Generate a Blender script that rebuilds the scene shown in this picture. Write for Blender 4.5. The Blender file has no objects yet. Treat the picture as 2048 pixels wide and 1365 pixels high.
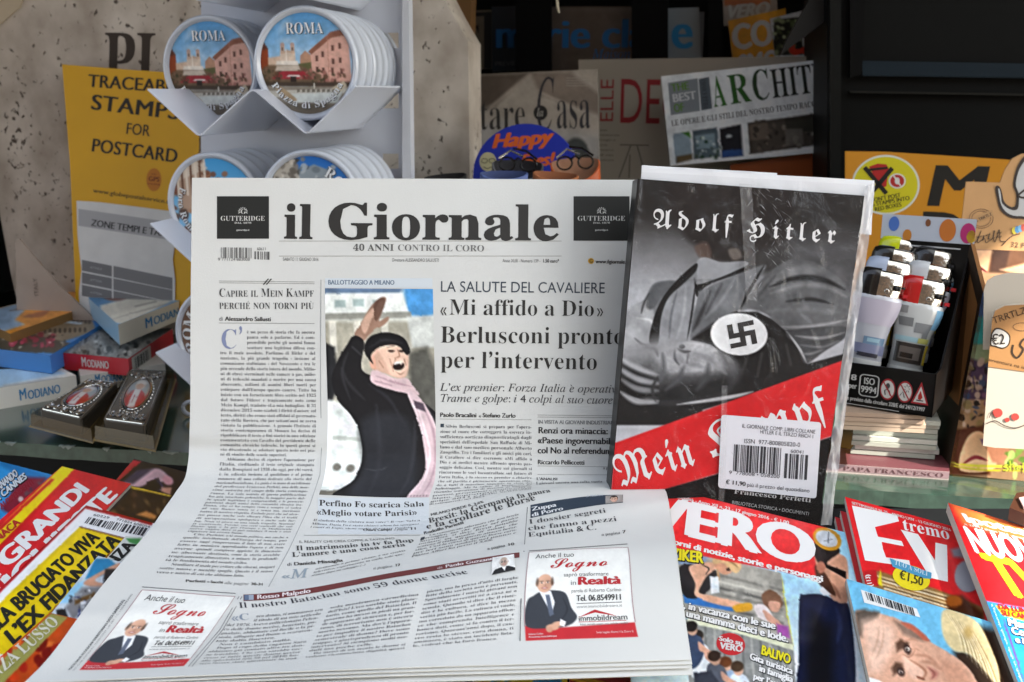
import bpy, math, random
import numpy as np
random.seed(7)
RNG = np.random.default_rng(11)
C = bpy.context.scene.collection
R = math.radians
# ---------------------------------------------------------------- camera
F, CX, CY = 35 / 36 * 2048, 1024.0, 682.5          # focal length and centre in photo pixels
TH = R(14)
CAM = np.array((0.0, 0.0, 1.5))
cam = bpy.data.cameras.new('camera'); cam.lens = 35; cam.sensor_width = 36
cam.clip_start = 0.01; cam.clip_end = 500
cam.dof.use_dof = True; cam.dof.focus_distance = 0.64; cam.dof.aperture_fstop = 13
co = bpy.data.objects.new('camera', cam); co.location = CAM
co.rotation_euler = (R(90) - TH, 0, 0); C.objects.link(co)
bpy.context.scene.camera = co
# ---------------------------------------------------------------- daylight
SUN = np.array((0.75, -0.45, 0.60)); SUN /= np.linalg.norm(SUN)
w = bpy.data.worlds.new('World'); bpy.context.scene.world = w; w.use_nodes = True
nt = w.node_tree; bg = nt.nodes['Background']
sky = nt.nodes.new('ShaderNodeTexSky'); sky.sky_type = 'NISHITA'; sky.sun_disc = False
sky.sun_elevation = math.asin(SUN[2]); sky.sun_rotation = math.atan2(SUN[0], SUN[1])
hs = nt.nodes.new('ShaderNodeHueSaturation'); hs.inputs['Saturation'].default_value = 0.50
nt.links.new(sky.outputs[0], hs.inputs['Color']); nt.links.new(hs.outputs[0], bg.inputs['Color'])
bg.inputs['Strength'].default_value = 0.15
sl = bpy.data.lights.new('sun', 'SUN'); sl.energy = 4.0; sl.angle = R(0.6); sl.color = (1.0, 0.93, 0.82)
so = bpy.data.objects.new('sun', sl); so.location = (3, -2, 5); C.objects.link(so)
import mathutils
so.rotation_euler = mathutils.Vector(SUN).to_track_quat('Z', 'Y').to_euler()
sc = bpy.context.scene
sc.view_settings.view_transform = 'Standard'; sc.view_settings.look = 'None'
sc.view_settings.gamma = 1; sc.view_settings.exposure = 1.82
sc.cycles.max_bounces = 8; sc.cycles.transparent_max_bounces = 12
sc.cycles.use_denoising = True

# ---------------------------------------------------------------- photo pixel -> point of the place
def dirs(px, py):
    x = (np.asarray(px, float) - CX) / F; y = -(np.asarray(py, float) - CY) / F
    c, s = math.cos(TH), math.sin(TH)
    return np.stack((x, c + y * s, -s + y * c), -1)
def at(px, py, d): return CAM + dirs(px, py) * np.asarray(d, float)[..., None]
def unit(v): v = np.asarray(v, float); return v / np.linalg.norm(v)
class Plane:                                        # a flat surface: point, normal
    def __init__(s, p, n, ex=None):
        s.p = np.asarray(p, float); s.n = unit(n)
        if np.dot(s.n, s.p - CAM) > 0: s.n = -s.n
        ex = np.array((1., 0, 0)) if ex is None else np.asarray(ex, float)
        s.ex = unit(ex - s.n * np.dot(ex, s.n)); s.ey = np.cross(s.n, s.ex)
    def hit(s, px, py):
        d = dirs(px, py); t = np.dot(s.p - CAM, s.n) / (d @ s.n)
        return CAM + d * t[..., None]
    def s2(s, px, py):
        q = s.hit(px, py) - s.p
        return np.stack((q @ s.ex, q @ s.ey), -1)
    def to3(s, a, b, off=0):
        return s.p + np.asarray(a)[..., None] * s.ex + np.asarray(b)[..., None] * s.ey + s.n * np.asarray(off, float)[..., None]
    def px(s, px, py, off=0): return s.hit(np.asarray(px, float), np.asarray(py, float)) + s.n * off
    def up(s, off): return Plane(s.p + s.n * off, s.n, s.ex)
def H(z): return Plane((0, 0.8, CAM[2] + z), (0, 0, 1))     # level plane, height relative to the camera
def V(px, py, d, yaw=10, lean=0):                            # upright plane through a photo point
    y = R(yaw); l = R(lean)
    n = np.array((-math.sin(y) * math.cos(l), -math.cos(y) * math.cos(l), math.sin(l)))
    return Plane(at(px, py, d), n)
def P3(a, b, c): return Plane(a, np.cross(np.asarray(b) - a, np.asarray(c) - a))
class Sub:                                          # a sheet inside another surface, own coordinates 0..W, 0..H (y down)
    def __init__(s, par, corners, W=100., Hh=100., off=0):
        s.par, s.W, s.H, s.off = par, W, Hh, off
        s.c = [par.s2(np.float64(x), np.float64(y)) for x, y in corners]   # TL TR BR BL
    def s2(s, x, y): return np.stack((np.asarray(x, float), np.asarray(y, float)), -1)
    def to3(s, a, b, off=0):
        u = (np.asarray(a, float) / s.W)[..., None]; v = (np.asarray(b, float) / s.H)[..., None]
        q = (1 - v) * ((1 - u) * s.c[0] + u * s.c[1]) + v * ((1 - u) * s.c[3] + u * s.c[2])
        return s.par.to3(q[..., 0], q[..., 1], off + s.off)
class Frame:                                        # a flat face given by origin and two 3D axes (y down the face)
    def __init__(s, o, ex, ey, n): s.o, s.ex, s.ey, s.n = map(lambda t: np.asarray(t, float), (o, ex, ey, n))
    def s2(s, x, y): return np.stack((np.asarray(x, float), np.asarray(y, float)), -1)
    def to3(s, a, b, off=0): return s.o + np.asarray(a, float)[..., None] * s.ex + np.asarray(b, float)[..., None] * s.ey + s.n * np.asarray(off, float)[..., None]

# ---------------------------------------------------------------- materials
def lin(c):
    c = np.asarray(c, float)
    return np.where(c <= 0.04045, c / 12.92, ((c + 0.055) / 1.055) ** 2.4)
def rgb(h):
    if isinstance(h, str): return np.array([int(h[i:i + 2], 16) / 255 for i in (0, 2, 4)])
    return np.asarray(h, float) / 255
_m = {}
def mat(h, rough=0.55, metal=0.0, coat=0.0, spec=0.4, bump=0.0, bscale=200., var=0.0, vscale=20., alpha=None, trans=0.0):
    key = (str(h), rough, metal, coat, spec, bump, bscale, var, vscale, alpha, trans)
    if key in _m: return _m[key]
    m = bpy.data.materials.new('m_' + str(h)); m.use_nodes = True; n = m.node_tree
    b = n.nodes['Principled BSDF']; c = lin(rgb(h))
    b.inputs['Base Color'].default_value = (*c, 1); b.inputs['Roughness'].default_value = rough
    b.inputs['Metallic'].default_value = metal; b.inputs['Coat Weight'].default_value = coat
    b.inputs['Coat Roughness'].default_value = 0.12
    b.inputs['Specular IOR Level'].default_value = spec
    b.inputs['Transmission Weight'].default_value = trans
    if alpha is not None: b.inputs['Alpha'].default_value = alpha
    if var or bump:
        tc = n.nodes.new('ShaderNodeTexCoord')
    if var:
        ns = n.nodes.new('ShaderNodeTexNoise'); ns.inputs['Scale'].default_value = vscale; ns.inputs['Detail'].default_value = 5
        n.links.new(tc.outputs['Object'], ns.inputs['Vector'])
        mr = n.nodes.new('ShaderNodeMapRange'); mr.inputs['From Min'].default_value = .3; mr.inputs['From Max'].default_value = .7
        mr.inputs['To Min'].default_value = 1 - var; mr.inputs['To Max'].default_value = 1 + var
        n.links.new(ns.outputs['Fac'], mr.inputs['Value'])
        mx = n.nodes.new('ShaderNodeVectorMath'); mx.operation = 'SCALE'; mx.inputs[0].default_value = c
        n.links.new(mr.outputs[0], mx.inputs['Scale']); n.links.new(mx.outputs[0], b.inputs['Base Color'])
    if bump:
        nb = n.nodes.new('ShaderNodeTexNoise'); nb.inputs['Scale'].default_value = bscale; nb.inputs['Detail'].default_value = 4
        n.links.new(tc.outputs['Object'], nb.inputs['Vector'])
        bp = n.nodes.new('ShaderNodeBump'); bp.inputs['Strength'].default_value = bump; bp.inputs['Distance'].default_value = 0.001
        n.links.new(nb.outputs['Fac'], bp.inputs['Height']); n.links.new(bp.outputs[0], b.inputs['Normal'])
    _m[key] = m; return m
def printed(rough=0.4, coat=0.0, wave=0.0, spec=.3):         # ink on paper: the printed picture is stored on the sheet's own points
    key = ('print', rough, coat, wave, spec)
    if key in _m: return _m[key]
    m = bpy.data.materials.new('printed_paper'); m.use_nodes = True; n = m.node_tree
    b = n.nodes['Principled BSDF']; a = n.nodes.new('ShaderNodeAttribute'); a.attribute_name = 'Col'
    n.links.new(a.outputs['Color'], b.inputs['Base Color'])
    b.inputs['Roughness'].default_value = rough; b.inputs['Coat Weight'].default_value = coat; b.inputs['Coat Roughness'].default_value = .1
    b.inputs['Specular IOR Level'].default_value = spec
    if wave:
        tc = n.nodes.new('ShaderNodeTexCoord'); nb = n.nodes.new('ShaderNodeTexNoise'); nb.inputs['Scale'].default_value = 18
        n.links.new(tc.outputs['Object'], nb.inputs['Vector'])
        bp = n.nodes.new('ShaderNodeBump'); bp.inputs['Strength'].default_value = wave; bp.inputs['Distance'].default_value = .01
        n.links.new(nb.outputs['Fac'], bp.inputs['Height']); n.links.new(bp.outputs[0], b.inputs['Normal'])
        if coat: n.links.new(bp.outputs[0], b.inputs['Coat Normal'])
    _m[key] = m; return m

# ---------------------------------------------------------------- mesh builder and object tags
class MB:
    def __init__(s): s.v, s.f, s.m, s.c, s.n, s.mats = [], [], [], [], 0, []
    def slot(s, m):
        if m not in s.mats: s.mats.append(m)
        return s.mats.index(m)
    def add(s, v, f, m, col=None):
        v = np.asarray(v, float).reshape(-1, 3); k = s.slot(m)
        s.v.append(v); s.c.append(np.ones((len(v), 3)) if col is None else col)
        if isinstance(f, np.ndarray): f = (f + s.n).tolist()
        else: f = [[i + s.n for i in q] for q in f]
        s.f.extend(f); s.m.extend([k] * len(f)); s.n += len(v); return s
    def box(s, c, ex, ey, ez, m):                   # centre and three half axes
        c, ex, ey, ez = map(lambda t: np.asarray(t, float), (c, ex, ey, ez))
        v = [c + i * ex + j * ey + k * ez for i in (-1, 1) for j in (-1, 1) for k in (-1, 1)]
        return s.add(v, [(0, 1, 3, 2), (4, 6, 7, 5), (0, 4, 5, 1), (2, 3, 7, 6), (0, 2, 6, 4), (1, 5, 7, 3)], m)
    def prism(s, pts, vec, m, mside=None, cap2=True):   # outline in 3D swept by a vector
        p = np.asarray(pts, float); n = len(p); q = p + np.asarray(vec, float)
        s.add(p, [list(range(n))], m)
        if cap2: s.add(q, [list(range(n))[::-1]], mside or m)
        s.add(np.vstack((p, q)), [(i, i + n, (i + 1) % n + n, (i + 1) % n) for i in range(n)], mside or m); return s
    def poly(s, pts, m): p = np.asarray(pts, float); return s.add(p, [list(range(len(p)))], m)
    def tube(s, pts, r, m, n=8, close=False):
        p = np.asarray(pts, float); k = len(p); rr = np.broadcast_to(np.asarray(r, float), (k,)); V_ = []
        for i in range(k):
            t = unit((p[(i + 1) % k] - p[i - 1]) if close else p[min(i + 1, k - 1)] - p[max(i - 1, 0)])
            a = unit(np.cross(t, (0.31, 0.17, 0.93))); b = np.cross(t, a)
            V_.append([p[i] + rr[i] * (math.cos(q) * a + math.sin(q) * b) for q in np.arange(n) * 2 * math.pi / n])
        f = [(i * n + j, i * n + (j + 1) % n, ((i + 1) % k) * n + (j + 1) % n, ((i + 1) % k) * n + j) for i in range(k if close else k - 1) for j in range(n)]
        if not close: f += [list(range(n))[::-1], list(range((k - 1) * n, k * n))]
        return s.add(np.vstack(V_), f, m)
    def lathe(s, o, ax, prof, m, n=64):             # profile (radius, along axis)
        ax = unit(ax); a = unit(np.cross(ax, (0.2, 0.1, 0.97))); b = np.cross(ax, a); o = np.asarray(o, float)
        th = np.arange(n) * 2 * math.pi / n; ring = np.cos(th)[:, None] * a + np.sin(th)[:, None] * b
        v = np.vstack([o + ax * h + ring * r for r, h in prof]); k = len(prof)
        f = [(i * n + j, i * n + (j + 1) % n, (i + 1) * n + (j + 1) % n, (i + 1) * n + j) for i in range(k - 1) for j in range(n)]
        return s.add(v, f, m)
    def sheet(s, fn, nu, nv, m, colfn=None):        # fn(u, v) -> points, u, v in 0..1
        u, v = np.meshgrid(np.linspace(0, 1, nu + 1), np.linspace(0, 1, nv + 1)); u, v = u.ravel(), v.ravel()
        i = np.arange(nu * nv); r = i // nu; c = i % nu; k = r * (nu + 1) + c
        f = np.stack((k, k + nu + 1, k + nu + 2, k + 1), -1)
        return s.add(fn(u, v), f, m, None if colfn is None else colfn(u, v))
    def build(s, name, parent=None, smooth=False):
        me = bpy.data.meshes.new(name); v = np.vstack(s.v)
        o0 = np.array(parent['_loc']) if parent is not None else v.mean(0)
        me.from_pydata((v - o0).tolist(), [], s.f)
        for m in s.mats: me.materials.append(m)
        me.polygons.foreach_set('material_index', s.m)
        if any(m.name.startswith('printed_paper') for m in s.mats):
            a = me.attributes.new('Col', 'FLOAT_COLOR', 'POINT'); c = np.vstack(s.c)
            a.data.foreach_set('color', np.hstack((c, np.ones((len(c), 1)))).ravel())
        if smooth: me.polygons.foreach_set('use_smooth', [True] * len(s.f))
        me.update()
        o = bpy.data.objects.new(name, me); C.objects.link(o)
        if parent is None: o.location = o0
        else:
            o.parent = parent
            if '_loc2' in parent: pass
        o['_loc'] = tuple(float(t) for t in o0); return o
def tag(o, label=None, cat=None, group=None, kind=None):
    for k, x in (('label', label), ('category', cat), ('group', group), ('kind', kind)):
        if x: o[k] = x
    return o
def thing(name, label, cat, loc, group=None):
    o = bpy.data.objects.new(name, None); o.empty_display_size = .02; C.objects.link(o)
    o.location = tuple(float(t) for t in loc); o['_loc'] = tuple(float(t) for t in loc)
    return tag(o, label, cat, group)
def copy_tree(o, parent=None, delta=None):
    c = o.copy(); C.objects.link(c)
    if parent is not None: c.parent = parent
    elif delta is not None:
        c.location = [a + b for a, b in zip(o.location, delta)]
    for ch in [x for x in bpy.data.objects if x.parent == o and x != c]: copy_tree(ch, c)
    return c

# ---------------------------------------------------------------- lettering: glyph outlines -> filled mesh -> laid on a surface
GLYPHS = [
0,48,280,2,24,180,356,-40,6,-40,-6,-32,-16,-24,-28,-15,-36,-9,-44,-3,-52,3,-52,9,-46,15,-36,24,-28,31,-17,41,-6,40,5,30,18,24,28,16,36,10,45,2,52,-2,52,
-10,45,-16,36,-23,28,16,118,320,22,10,24,-10,12,-30,7,-48,2,-63,-2,-63,-7,-48,-13,-30,-23,-10,-23,10,-13,30,-7,48,-3,63,3,63,7,48,0,49,280,1,26,189,359,
-56,0,-58,-42,-20,-11,-34,-12,2,-14,7,-12,9,-8,11,-2,15,3,15,11,34,38,0,-251,-1,-15,-5,-10,-7,-6,-11,-2,-42,0,0,-26,207,0,0,26,-41,0,-12,2,-8,7,-4,11,-1,
13,0,50,280,1,43,179,356,-49,6,-34,-2,-28,-7,-21,-11,-15,-14,-10,-16,-2,-18,4,-22,14,-16,20,-8,26,-3,2,37,8,28,14,16,22,6,16,-4,12,-10,8,-17,2,-25,-1,-24,
-5,-24,-9,-22,-14,-24,-20,-26,-101,-104,0,-52,236,0,2,105,-29,0,-9,-30,-10,-11,-12,-6,-14,-3,-117,0,85,81,50,52,17,21,21,36,4,17,2,17,-8,35,-21,26,0,51,
280,1,68,176,356,-48,6,-48,-4,-34,-14,-21,-21,-7,-25,4,-20,13,-13,21,-9,27,-2,3,38,5,16,8,12,11,8,16,4,18,-4,13,-12,8,-18,3,-24,-4,-30,-12,-24,-20,-15,
-28,-5,-33,0,0,-31,31,0,33,-5,25,-14,14,-20,6,-26,-2,-26,-7,-19,-10,-13,-13,-10,-14,-4,-16,-2,-25,4,-19,12,-13,20,-5,28,-16,-2,-13,-8,-10,-12,-3,-17,3,
-15,9,-14,14,-12,20,-10,28,-7,34,-2,50,5,22,8,21,10,17,15,14,19,8,23,2,28,-3,26,-11,21,-15,16,-19,12,-40,12,30,14,24,20,16,26,6,30,-8,35,-23,26,0,52,280,
2,21,148,357,-142,-233,0,-31,139,0,0,-31,-3,-18,-9,-11,-13,-5,-30,-2,0,-26,176,0,0,26,-22,2,-14,5,-9,11,-3,18,0,31,52,0,0,33,-52,0,0,231,6,146,302,2,8,
-3,-74,0,-110,-103,0,76,126,0,53,280,1,51,46,357,-16,-173,23,-9,24,7,31,2,30,-4,21,-14,13,-24,4,-32,-2,-27,-6,-21,-10,-15,-12,-9,-15,-6,-16,-2,-19,2,-14,
7,-10,10,-6,13,-6,28,-16,-2,-13,-6,-8,-11,-3,-15,2,-16,8,-14,13,-12,19,-10,27,-7,33,-2,23,1,23,5,22,8,20,11,18,16,14,20,8,24,3,30,-9,47,-26,33,-40,20,-53,
7,-31,-2,-24,-5,8,92,114,-1,6,-4,4,-6,7,-25,29,0,-3,91,0,54,280,2,43,194,360,-29,2,-34,-4,-29,-11,-24,-19,-20,-23,-16,-29,-11,-34,-7,-37,-2,-40,4,-53,12,
-42,18,-34,26,-22,30,-14,34,-5,50,9,37,24,21,39,8,49,-7,43,-20,33,-32,20,-41,7,-24,-1,-18,-4,-27,-14,7,56,14,42,20,26,26,8,12,-2,9,-7,10,-25,3,-30,28,3,
18,9,10,12,4,15,-2,14,-7,13,-11,12,-17,8,15,130,186,14,2,18,-4,16,-14,8,-24,4,-36,-4,-36,-8,-26,-13,-15,-17,-5,-21,8,-17,24,-12,42,-5,62,9,9,0,55,280,1,
11,24,357,-2,-105,30,0,3,25,9,19,20,6,132,0,-134,-302,43,0,138,332,0,25,0,56,280,3,36,189,356,-47,6,-38,-3,-30,-10,-22,-15,-14,-18,-8,-22,-4,-23,4,-27,
12,-24,20,-21,26,-19,-30,-17,-22,-19,-16,-24,-5,-29,3,-25,10,-23,16,-20,24,-15,30,-10,38,-3,54,7,41,20,25,30,8,42,-4,30,-14,24,-26,24,-38,22,28,16,21,17,
13,21,5,26,-7,35,-20,29,17,140,333,14,-2,12,-7,8,-9,7,-12,5,-27,-2,-22,-6,-18,-11,-14,-16,-12,-23,13,-17,14,-11,17,-3,23,3,22,8,18,14,12,16,106,148,16,
12,33,-16,23,-17,12,-19,5,-22,-4,-25,-11,-20,-18,-13,-23,-4,-23,4,-18,14,-12,20,-4,27,4,24,8,19,0,57,280,2,44,166,358,-34,4,-33,-4,-28,-11,-23,-19,-17,
-24,-10,-29,-3,-34,6,-45,21,-32,31,-20,40,-6,22,2,20,8,16,10,12,14,-20,-109,-50,-37,-22,4,-17,12,-12,18,-9,20,-11,-4,-7,-6,-5,-8,-1,-10,2,-14,6,-14,10,
-12,16,-8,20,-7,28,-2,35,4,31,11,24,19,20,25,14,29,11,34,6,37,2,40,-4,54,-12,42,-19,32,-26,22,14,116,323,19,5,21,-6,16,-22,10,-38,4,-55,-8,-13,-11,-11,
-13,-7,-17,-2,-35,17,-12,53,3,37,9,27,0,65,325,2,24,167,346,-13,1,-127,-311,-9,-14,-11,-6,-13,-2,0,-14,101,0,0,14,-31,5,-8,17,1,12,20,50,111,0,21,-54,2,
-10,-10,-16,-31,-4,0,-14,160,0,0,14,-14,2,-10,10,-20,38,3,84,120,48,118,48,-118,0,66,330,3,23,164,339,-152,0,0,-13,26,-4,8,-6,6,-9,4,-33,0,-213,-2,-23,
-8,-14,-12,-8,-22,-3,0,-13,165,0,57,6,42,20,26,30,10,42,-25,56,-73,30,60,27,21,50,-33,59,12,147,322,14,1,24,-4,15,-12,9,-21,3,-29,-4,-33,-12,-21,-22,-11,
-38,-4,0,118,4,10,12,136,172,46,-4,24,-14,14,-23,4,-35,-4,-36,-9,-24,-19,-14,-27,-4,-15,2,-8,5,-5,9,0,67,348,1,34,230,342,-37,4,-47,-5,-42,-17,-36,-27,
-26,-35,-17,-44,-5,-48,5,-49,17,-43,26,-36,34,-27,42,-17,47,-6,81,18,61,56,-14,13,-25,-27,-28,-18,-29,-12,-30,-4,-75,38,-25,112,23,122,68,40,35,-7,33,-20,
26,-32,20,-41,13,0,0,116,-13,0,-8,-16,-16,-6,0,68,369,2,19,165,339,-154,0,0,-13,21,-2,14,-6,6,-15,3,-25,0,-222,-2,-22,-6,-12,-13,-6,-19,-3,0,-13,155,0,
134,42,44,128,-11,72,-35,53,-58,33,15,150,320,16,2,72,-38,23,-114,-6,-66,-17,-48,-30,-28,-42,-10,-16,2,-9,6,-4,10,-1,18,0,232,1,18,4,12,0,69,329,1,50,297,
339,-285,0,0,-13,21,-2,13,-7,8,-15,2,-28,0,-216,-2,-22,-8,-14,-13,-7,-23,-3,0,-12,290,0,20,106,-14,0,-14,-28,-16,-22,-20,-16,-22,-11,-29,-7,-33,-2,-18,
2,-11,4,-5,8,-2,16,0,116,25,-2,19,-5,13,-9,11,-15,6,-20,4,-27,12,0,0,169,-12,0,-8,-34,-13,-23,-20,-12,-37,-5,0,106,2,21,4,6,7,3,23,1,48,-4,34,-14,20,-24,
12,-40,11,0,0,70,301,1,42,293,339,-283,0,0,-13,22,-4,14,-7,7,-13,3,-23,0,-217,-2,-22,-8,-15,-12,-8,-22,-4,0,-13,179,0,0,13,-35,5,-10,5,-6,9,-4,12,0,16,
0,106,34,-4,21,-12,13,-24,8,-38,13,0,0,170,-13,0,-8,-34,-14,-22,-20,-14,-34,-4,0,123,2,7,11,6,55,-1,27,-6,19,-11,14,-15,10,-21,7,-28,12,0,0,71,378,1,51,
232,342,-40,4,-47,-5,-41,-17,-35,-26,-26,-36,-17,-42,-6,-50,6,-50,17,-44,27,-35,36,-27,43,-16,51,-6,66,8,66,22,0,74,2,19,6,12,12,6,20,3,0,12,-167,0,0,-12,
25,-3,15,-6,7,-13,3,-19,0,-42,-3,-19,-8,-14,-15,-8,-24,-2,-41,10,-30,30,-19,50,-7,70,23,120,68,40,23,-3,23,-9,21,-16,18,-20,16,-24,12,-29,14,0,0,117,-14,
0,-10,-16,-6,-4,-8,-2,0,72,390,1,52,180,339,-168,0,0,-13,21,-3,13,-7,7,-14,3,-20,0,-222,-2,-22,-8,-14,-12,-8,-22,-3,0,-13,168,0,0,13,-22,3,-14,8,-6,14,
-2,22,0,104,118,0,0,-104,-2,-24,-7,-13,-13,-7,-22,-3,0,-13,168,0,0,13,-22,3,-12,8,-8,14,-2,22,0,222,2,21,7,13,13,7,22,3,0,13,-168,0,0,-13,28,-4,8,-6,5,
-7,3,-27,0,-96,-118,0,0,96,3,27,5,7,8,6,28,4,0,73,194,1,24,182,339,-172,0,0,-13,24,-2,13,-6,7,-11,2,-19,0,-232,-2,-20,-8,-12,-14,-7,-22,-4,0,-13,173,0,
0,13,-17,3,-22,9,-4,8,-4,25,0,230,2,19,8,11,14,6,22,2,0,75,380,1,50,180,339,-168,0,0,-13,22,-2,13,-8,7,-14,2,-20,0,-222,-2,-22,-7,-14,-13,-8,-22,-3,0,-13,
168,0,0,13,-22,3,-13,8,-7,14,-2,22,0,88,12,11,98,-124,2,-9,-2,-6,-12,-6,-25,-1,0,-13,177,0,0,13,-13,1,-11,4,-17,16,-143,178,54,56,53,44,46,14,7,0,0,13,
-146,0,0,-13,33,-3,11,-11,-6,-16,-15,-18,-103,-104,0,108,4,27,4,7,8,6,28,4,0,76,318,1,30,186,339,-174,0,0,-13,21,-2,13,-8,7,-13,3,-21,0,-222,-2,-22,-8,
-14,-12,-8,-22,-3,0,-13,287,0,19,115,-14,0,-13,-31,-15,-24,-20,-18,-22,-12,-27,-7,-48,-2,-17,7,-4,7,-2,27,0,236,4,12,6,8,9,5,31,3,0,77,472,1,43,138,339,
-127,0,0,-13,29,-4,8,-5,4,-7,3,-11,1,-240,-2,-22,-8,-13,-14,-8,-22,-3,0,-13,116,0,0,13,-22,3,-15,6,-8,14,-3,24,0,230,123,-290,13,0,124,297,0,-252,-3,-12,
-5,-9,-8,-6,-28,-5,0,-13,165,0,0,13,-26,5,-7,5,-6,9,-2,13,-1,237,3,20,6,13,13,7,21,4,0,13,-126,0,-98,-233,0,78,368,1,33,116,339,-102,0,0,-13,13,-4,29,-33,
0,-247,-3,-11,-5,-9,-8,-4,-26,-5,0,-13,110,0,0,13,-22,3,-14,7,-6,13,-2,22,0,202,220,-268,14,0,0,288,2,22,6,14,14,8,21,2,0,13,-111,0,0,-13,28,-4,8,-6,6,
-8,2,-11,1,-171,0,79,391,2,32,233,344,-35,3,-38,-3,-33,-10,-31,-16,-26,-22,-20,-26,-16,-30,-10,-34,-4,-36,4,-36,10,-34,15,-31,21,-26,26,-21,30,-16,32,-10,
36,-4,36,4,34,10,30,16,26,21,22,26,16,31,10,33,3,37,-3,36,-10,34,-16,31,-21,26,-25,21,-30,16,12,130,290,64,40,36,-10,29,-30,17,-51,6,-69,-21,-121,-64,-40,
-37,11,-28,30,-18,50,-6,70,0,80,311,2,30,159,339,-147,0,0,-13,21,-3,13,-7,7,-14,3,-20,0,-222,-2,-22,-8,-14,-12,-8,-22,-3,0,-13,168,0,0,13,-22,3,-14,8,-6,
14,-2,22,0,93,44,0,54,7,39,19,23,29,8,39,-3,27,-11,22,-17,18,-23,14,-36,8,14,148,320,13,1,27,-5,17,-14,9,-23,4,-34,-4,-34,-12,-23,-20,-12,-32,-5,-14,0,
0,125,1,12,4,8,0,81,391,2,34,233,344,-35,3,-38,-3,-33,-10,-31,-16,-26,-22,-20,-26,-16,-30,-10,-34,-4,-36,4,-38,11,-36,17,-32,24,-26,28,-22,35,-16,56,-64,
87,-22,42,4,44,14,-2,14,-35,-6,-50,15,-35,45,52,25,40,39,25,49,8,57,-3,36,-10,34,-16,31,-21,26,-25,21,-30,16,12,130,290,64,40,36,-10,29,-30,18,-51,6,-69,
-21,-121,-64,-40,-38,11,-28,30,-18,50,-6,70,0,82,352,2,32,162,339,-150,0,0,-13,21,-3,13,-7,7,-14,3,-20,0,-222,-2,-22,-8,-14,-12,-8,-22,-3,0,-13,168,0,0,
13,-22,3,-14,8,-6,14,-2,22,0,98,14,0,102,-158,106,0,0,13,-13,1,-15,12,-96,140,58,32,18,51,-8,40,-28,28,-47,17,11,150,320,17,1,45,-17,14,-54,-4,-34,-14,
-24,-23,-14,-33,-4,-16,0,1,130,4,10,0,83,290,1,60,154,346,-16,1,-28,-3,-24,-10,-20,-14,-16,-20,-10,-24,-3,-29,5,-32,16,-27,26,-24,37,-22,47,-23,30,-23,
10,-30,-4,-22,-12,-17,-20,-12,-26,-4,-35,7,-28,19,-21,33,-16,48,-14,0,0,-126,14,0,6,14,11,3,43,-13,37,-4,35,4,31,10,25,16,18,21,12,26,4,30,-2,22,-6,19,
-9,18,-15,16,-20,14,-98,50,-16,12,-10,15,-3,18,4,19,11,16,18,10,22,3,21,-3,20,-8,18,-15,15,-19,13,-22,9,-26,12,0,0,109,-14,0,-4,-12,-11,-4,0,84,315,1,24,
8,339,0,-103,14,0,8,37,18,27,28,17,40,5,0,-262,-2,-22,-8,-15,-14,-7,-24,-3,0,-13,176,0,0,13,-24,3,-14,6,-8,14,-2,24,0,262,70,-21,27,-65,13,0,0,103,0,85,
366,1,40,179,339,-168,0,0,-13,21,-3,14,-7,6,-14,2,-20,0,-166,8,-56,23,-38,40,-24,59,-8,58,9,41,25,23,44,8,67,0,147,2,19,6,13,12,8,19,4,0,13,-109,0,0,-13,
24,-4,14,-6,8,-14,2,-20,0,-164,-22,-76,-66,-26,-31,6,-21,16,-14,28,-4,38,0,178,4,27,4,7,9,6,28,4,0,86,318,1,28,157,339,-167,0,0,-13,16,-4,11,-9,8,-13,133,
-310,13,0,113,295,10,21,10,12,11,6,14,2,0,13,-107,0,0,-13,20,-1,12,-3,8,-7,2,-11,-1,-10,-71,-188,-72,176,-6,23,2,10,8,7,13,4,20,0,0,90,329,1,21,42,339,
-9,-103,13,0,11,29,13,23,16,14,20,11,24,5,76,2,-191,-312,0,-8,288,0,13,122,-13,0,-17,-46,-26,-30,-36,-18,-46,-6,-64,0,188,308,0,9,0,97,256,2,45,166,232,
-46,5,-26,-2,-24,-6,-18,-9,-16,-12,-8,-16,-4,-16,2,-14,8,-10,10,-8,14,-2,13,2,11,6,7,10,3,12,-2,10,-12,22,8,12,24,4,18,-2,11,-8,7,-12,2,-18,0,-38,-60,-20,
-40,-20,-25,-25,-8,-30,4,-21,11,-18,18,-10,23,-4,41,8,37,24,11,-25,30,-9,29,8,26,20,-7,11,-12,-5,-6,4,-2,126,-6,36,-16,26,7,103,103,45,23,0,-79,-18,-17,
-18,-5,-18,9,-6,28,0,98,268,2,25,103,339,-97,0,0,-12,14,-3,8,-5,3,-11,1,-316,8,0,38,29,32,-21,33,-8,31,4,27,14,23,20,16,26,11,32,3,36,-2,31,-9,27,-13,24,
-18,16,-22,12,-26,3,-34,-7,-27,-22,15,126,206,11,2,21,-5,14,-16,8,-28,2,-40,-2,-49,-8,-34,-14,-19,-22,-7,-24,10,-9,31,0,129,5,12,8,9,0,99,218,1,36,162,
234,-32,4,-31,-4,-27,-13,-24,-19,-18,-26,-12,-30,-4,-34,4,-32,10,-30,16,-24,20,-18,25,-12,27,-4,54,14,42,39,-10,9,-24,-20,-26,-6,-28,8,-22,21,-14,35,-4,
48,10,60,32,21,16,-5,5,-14,-1,-16,8,-26,22,-8,12,2,10,6,6,10,2,12,-4,22,-16,18,0,100,276,2,31,238,339,-107,0,0,-12,17,-2,10,-5,6,-8,2,-14,0,-90,-26,22,
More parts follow.
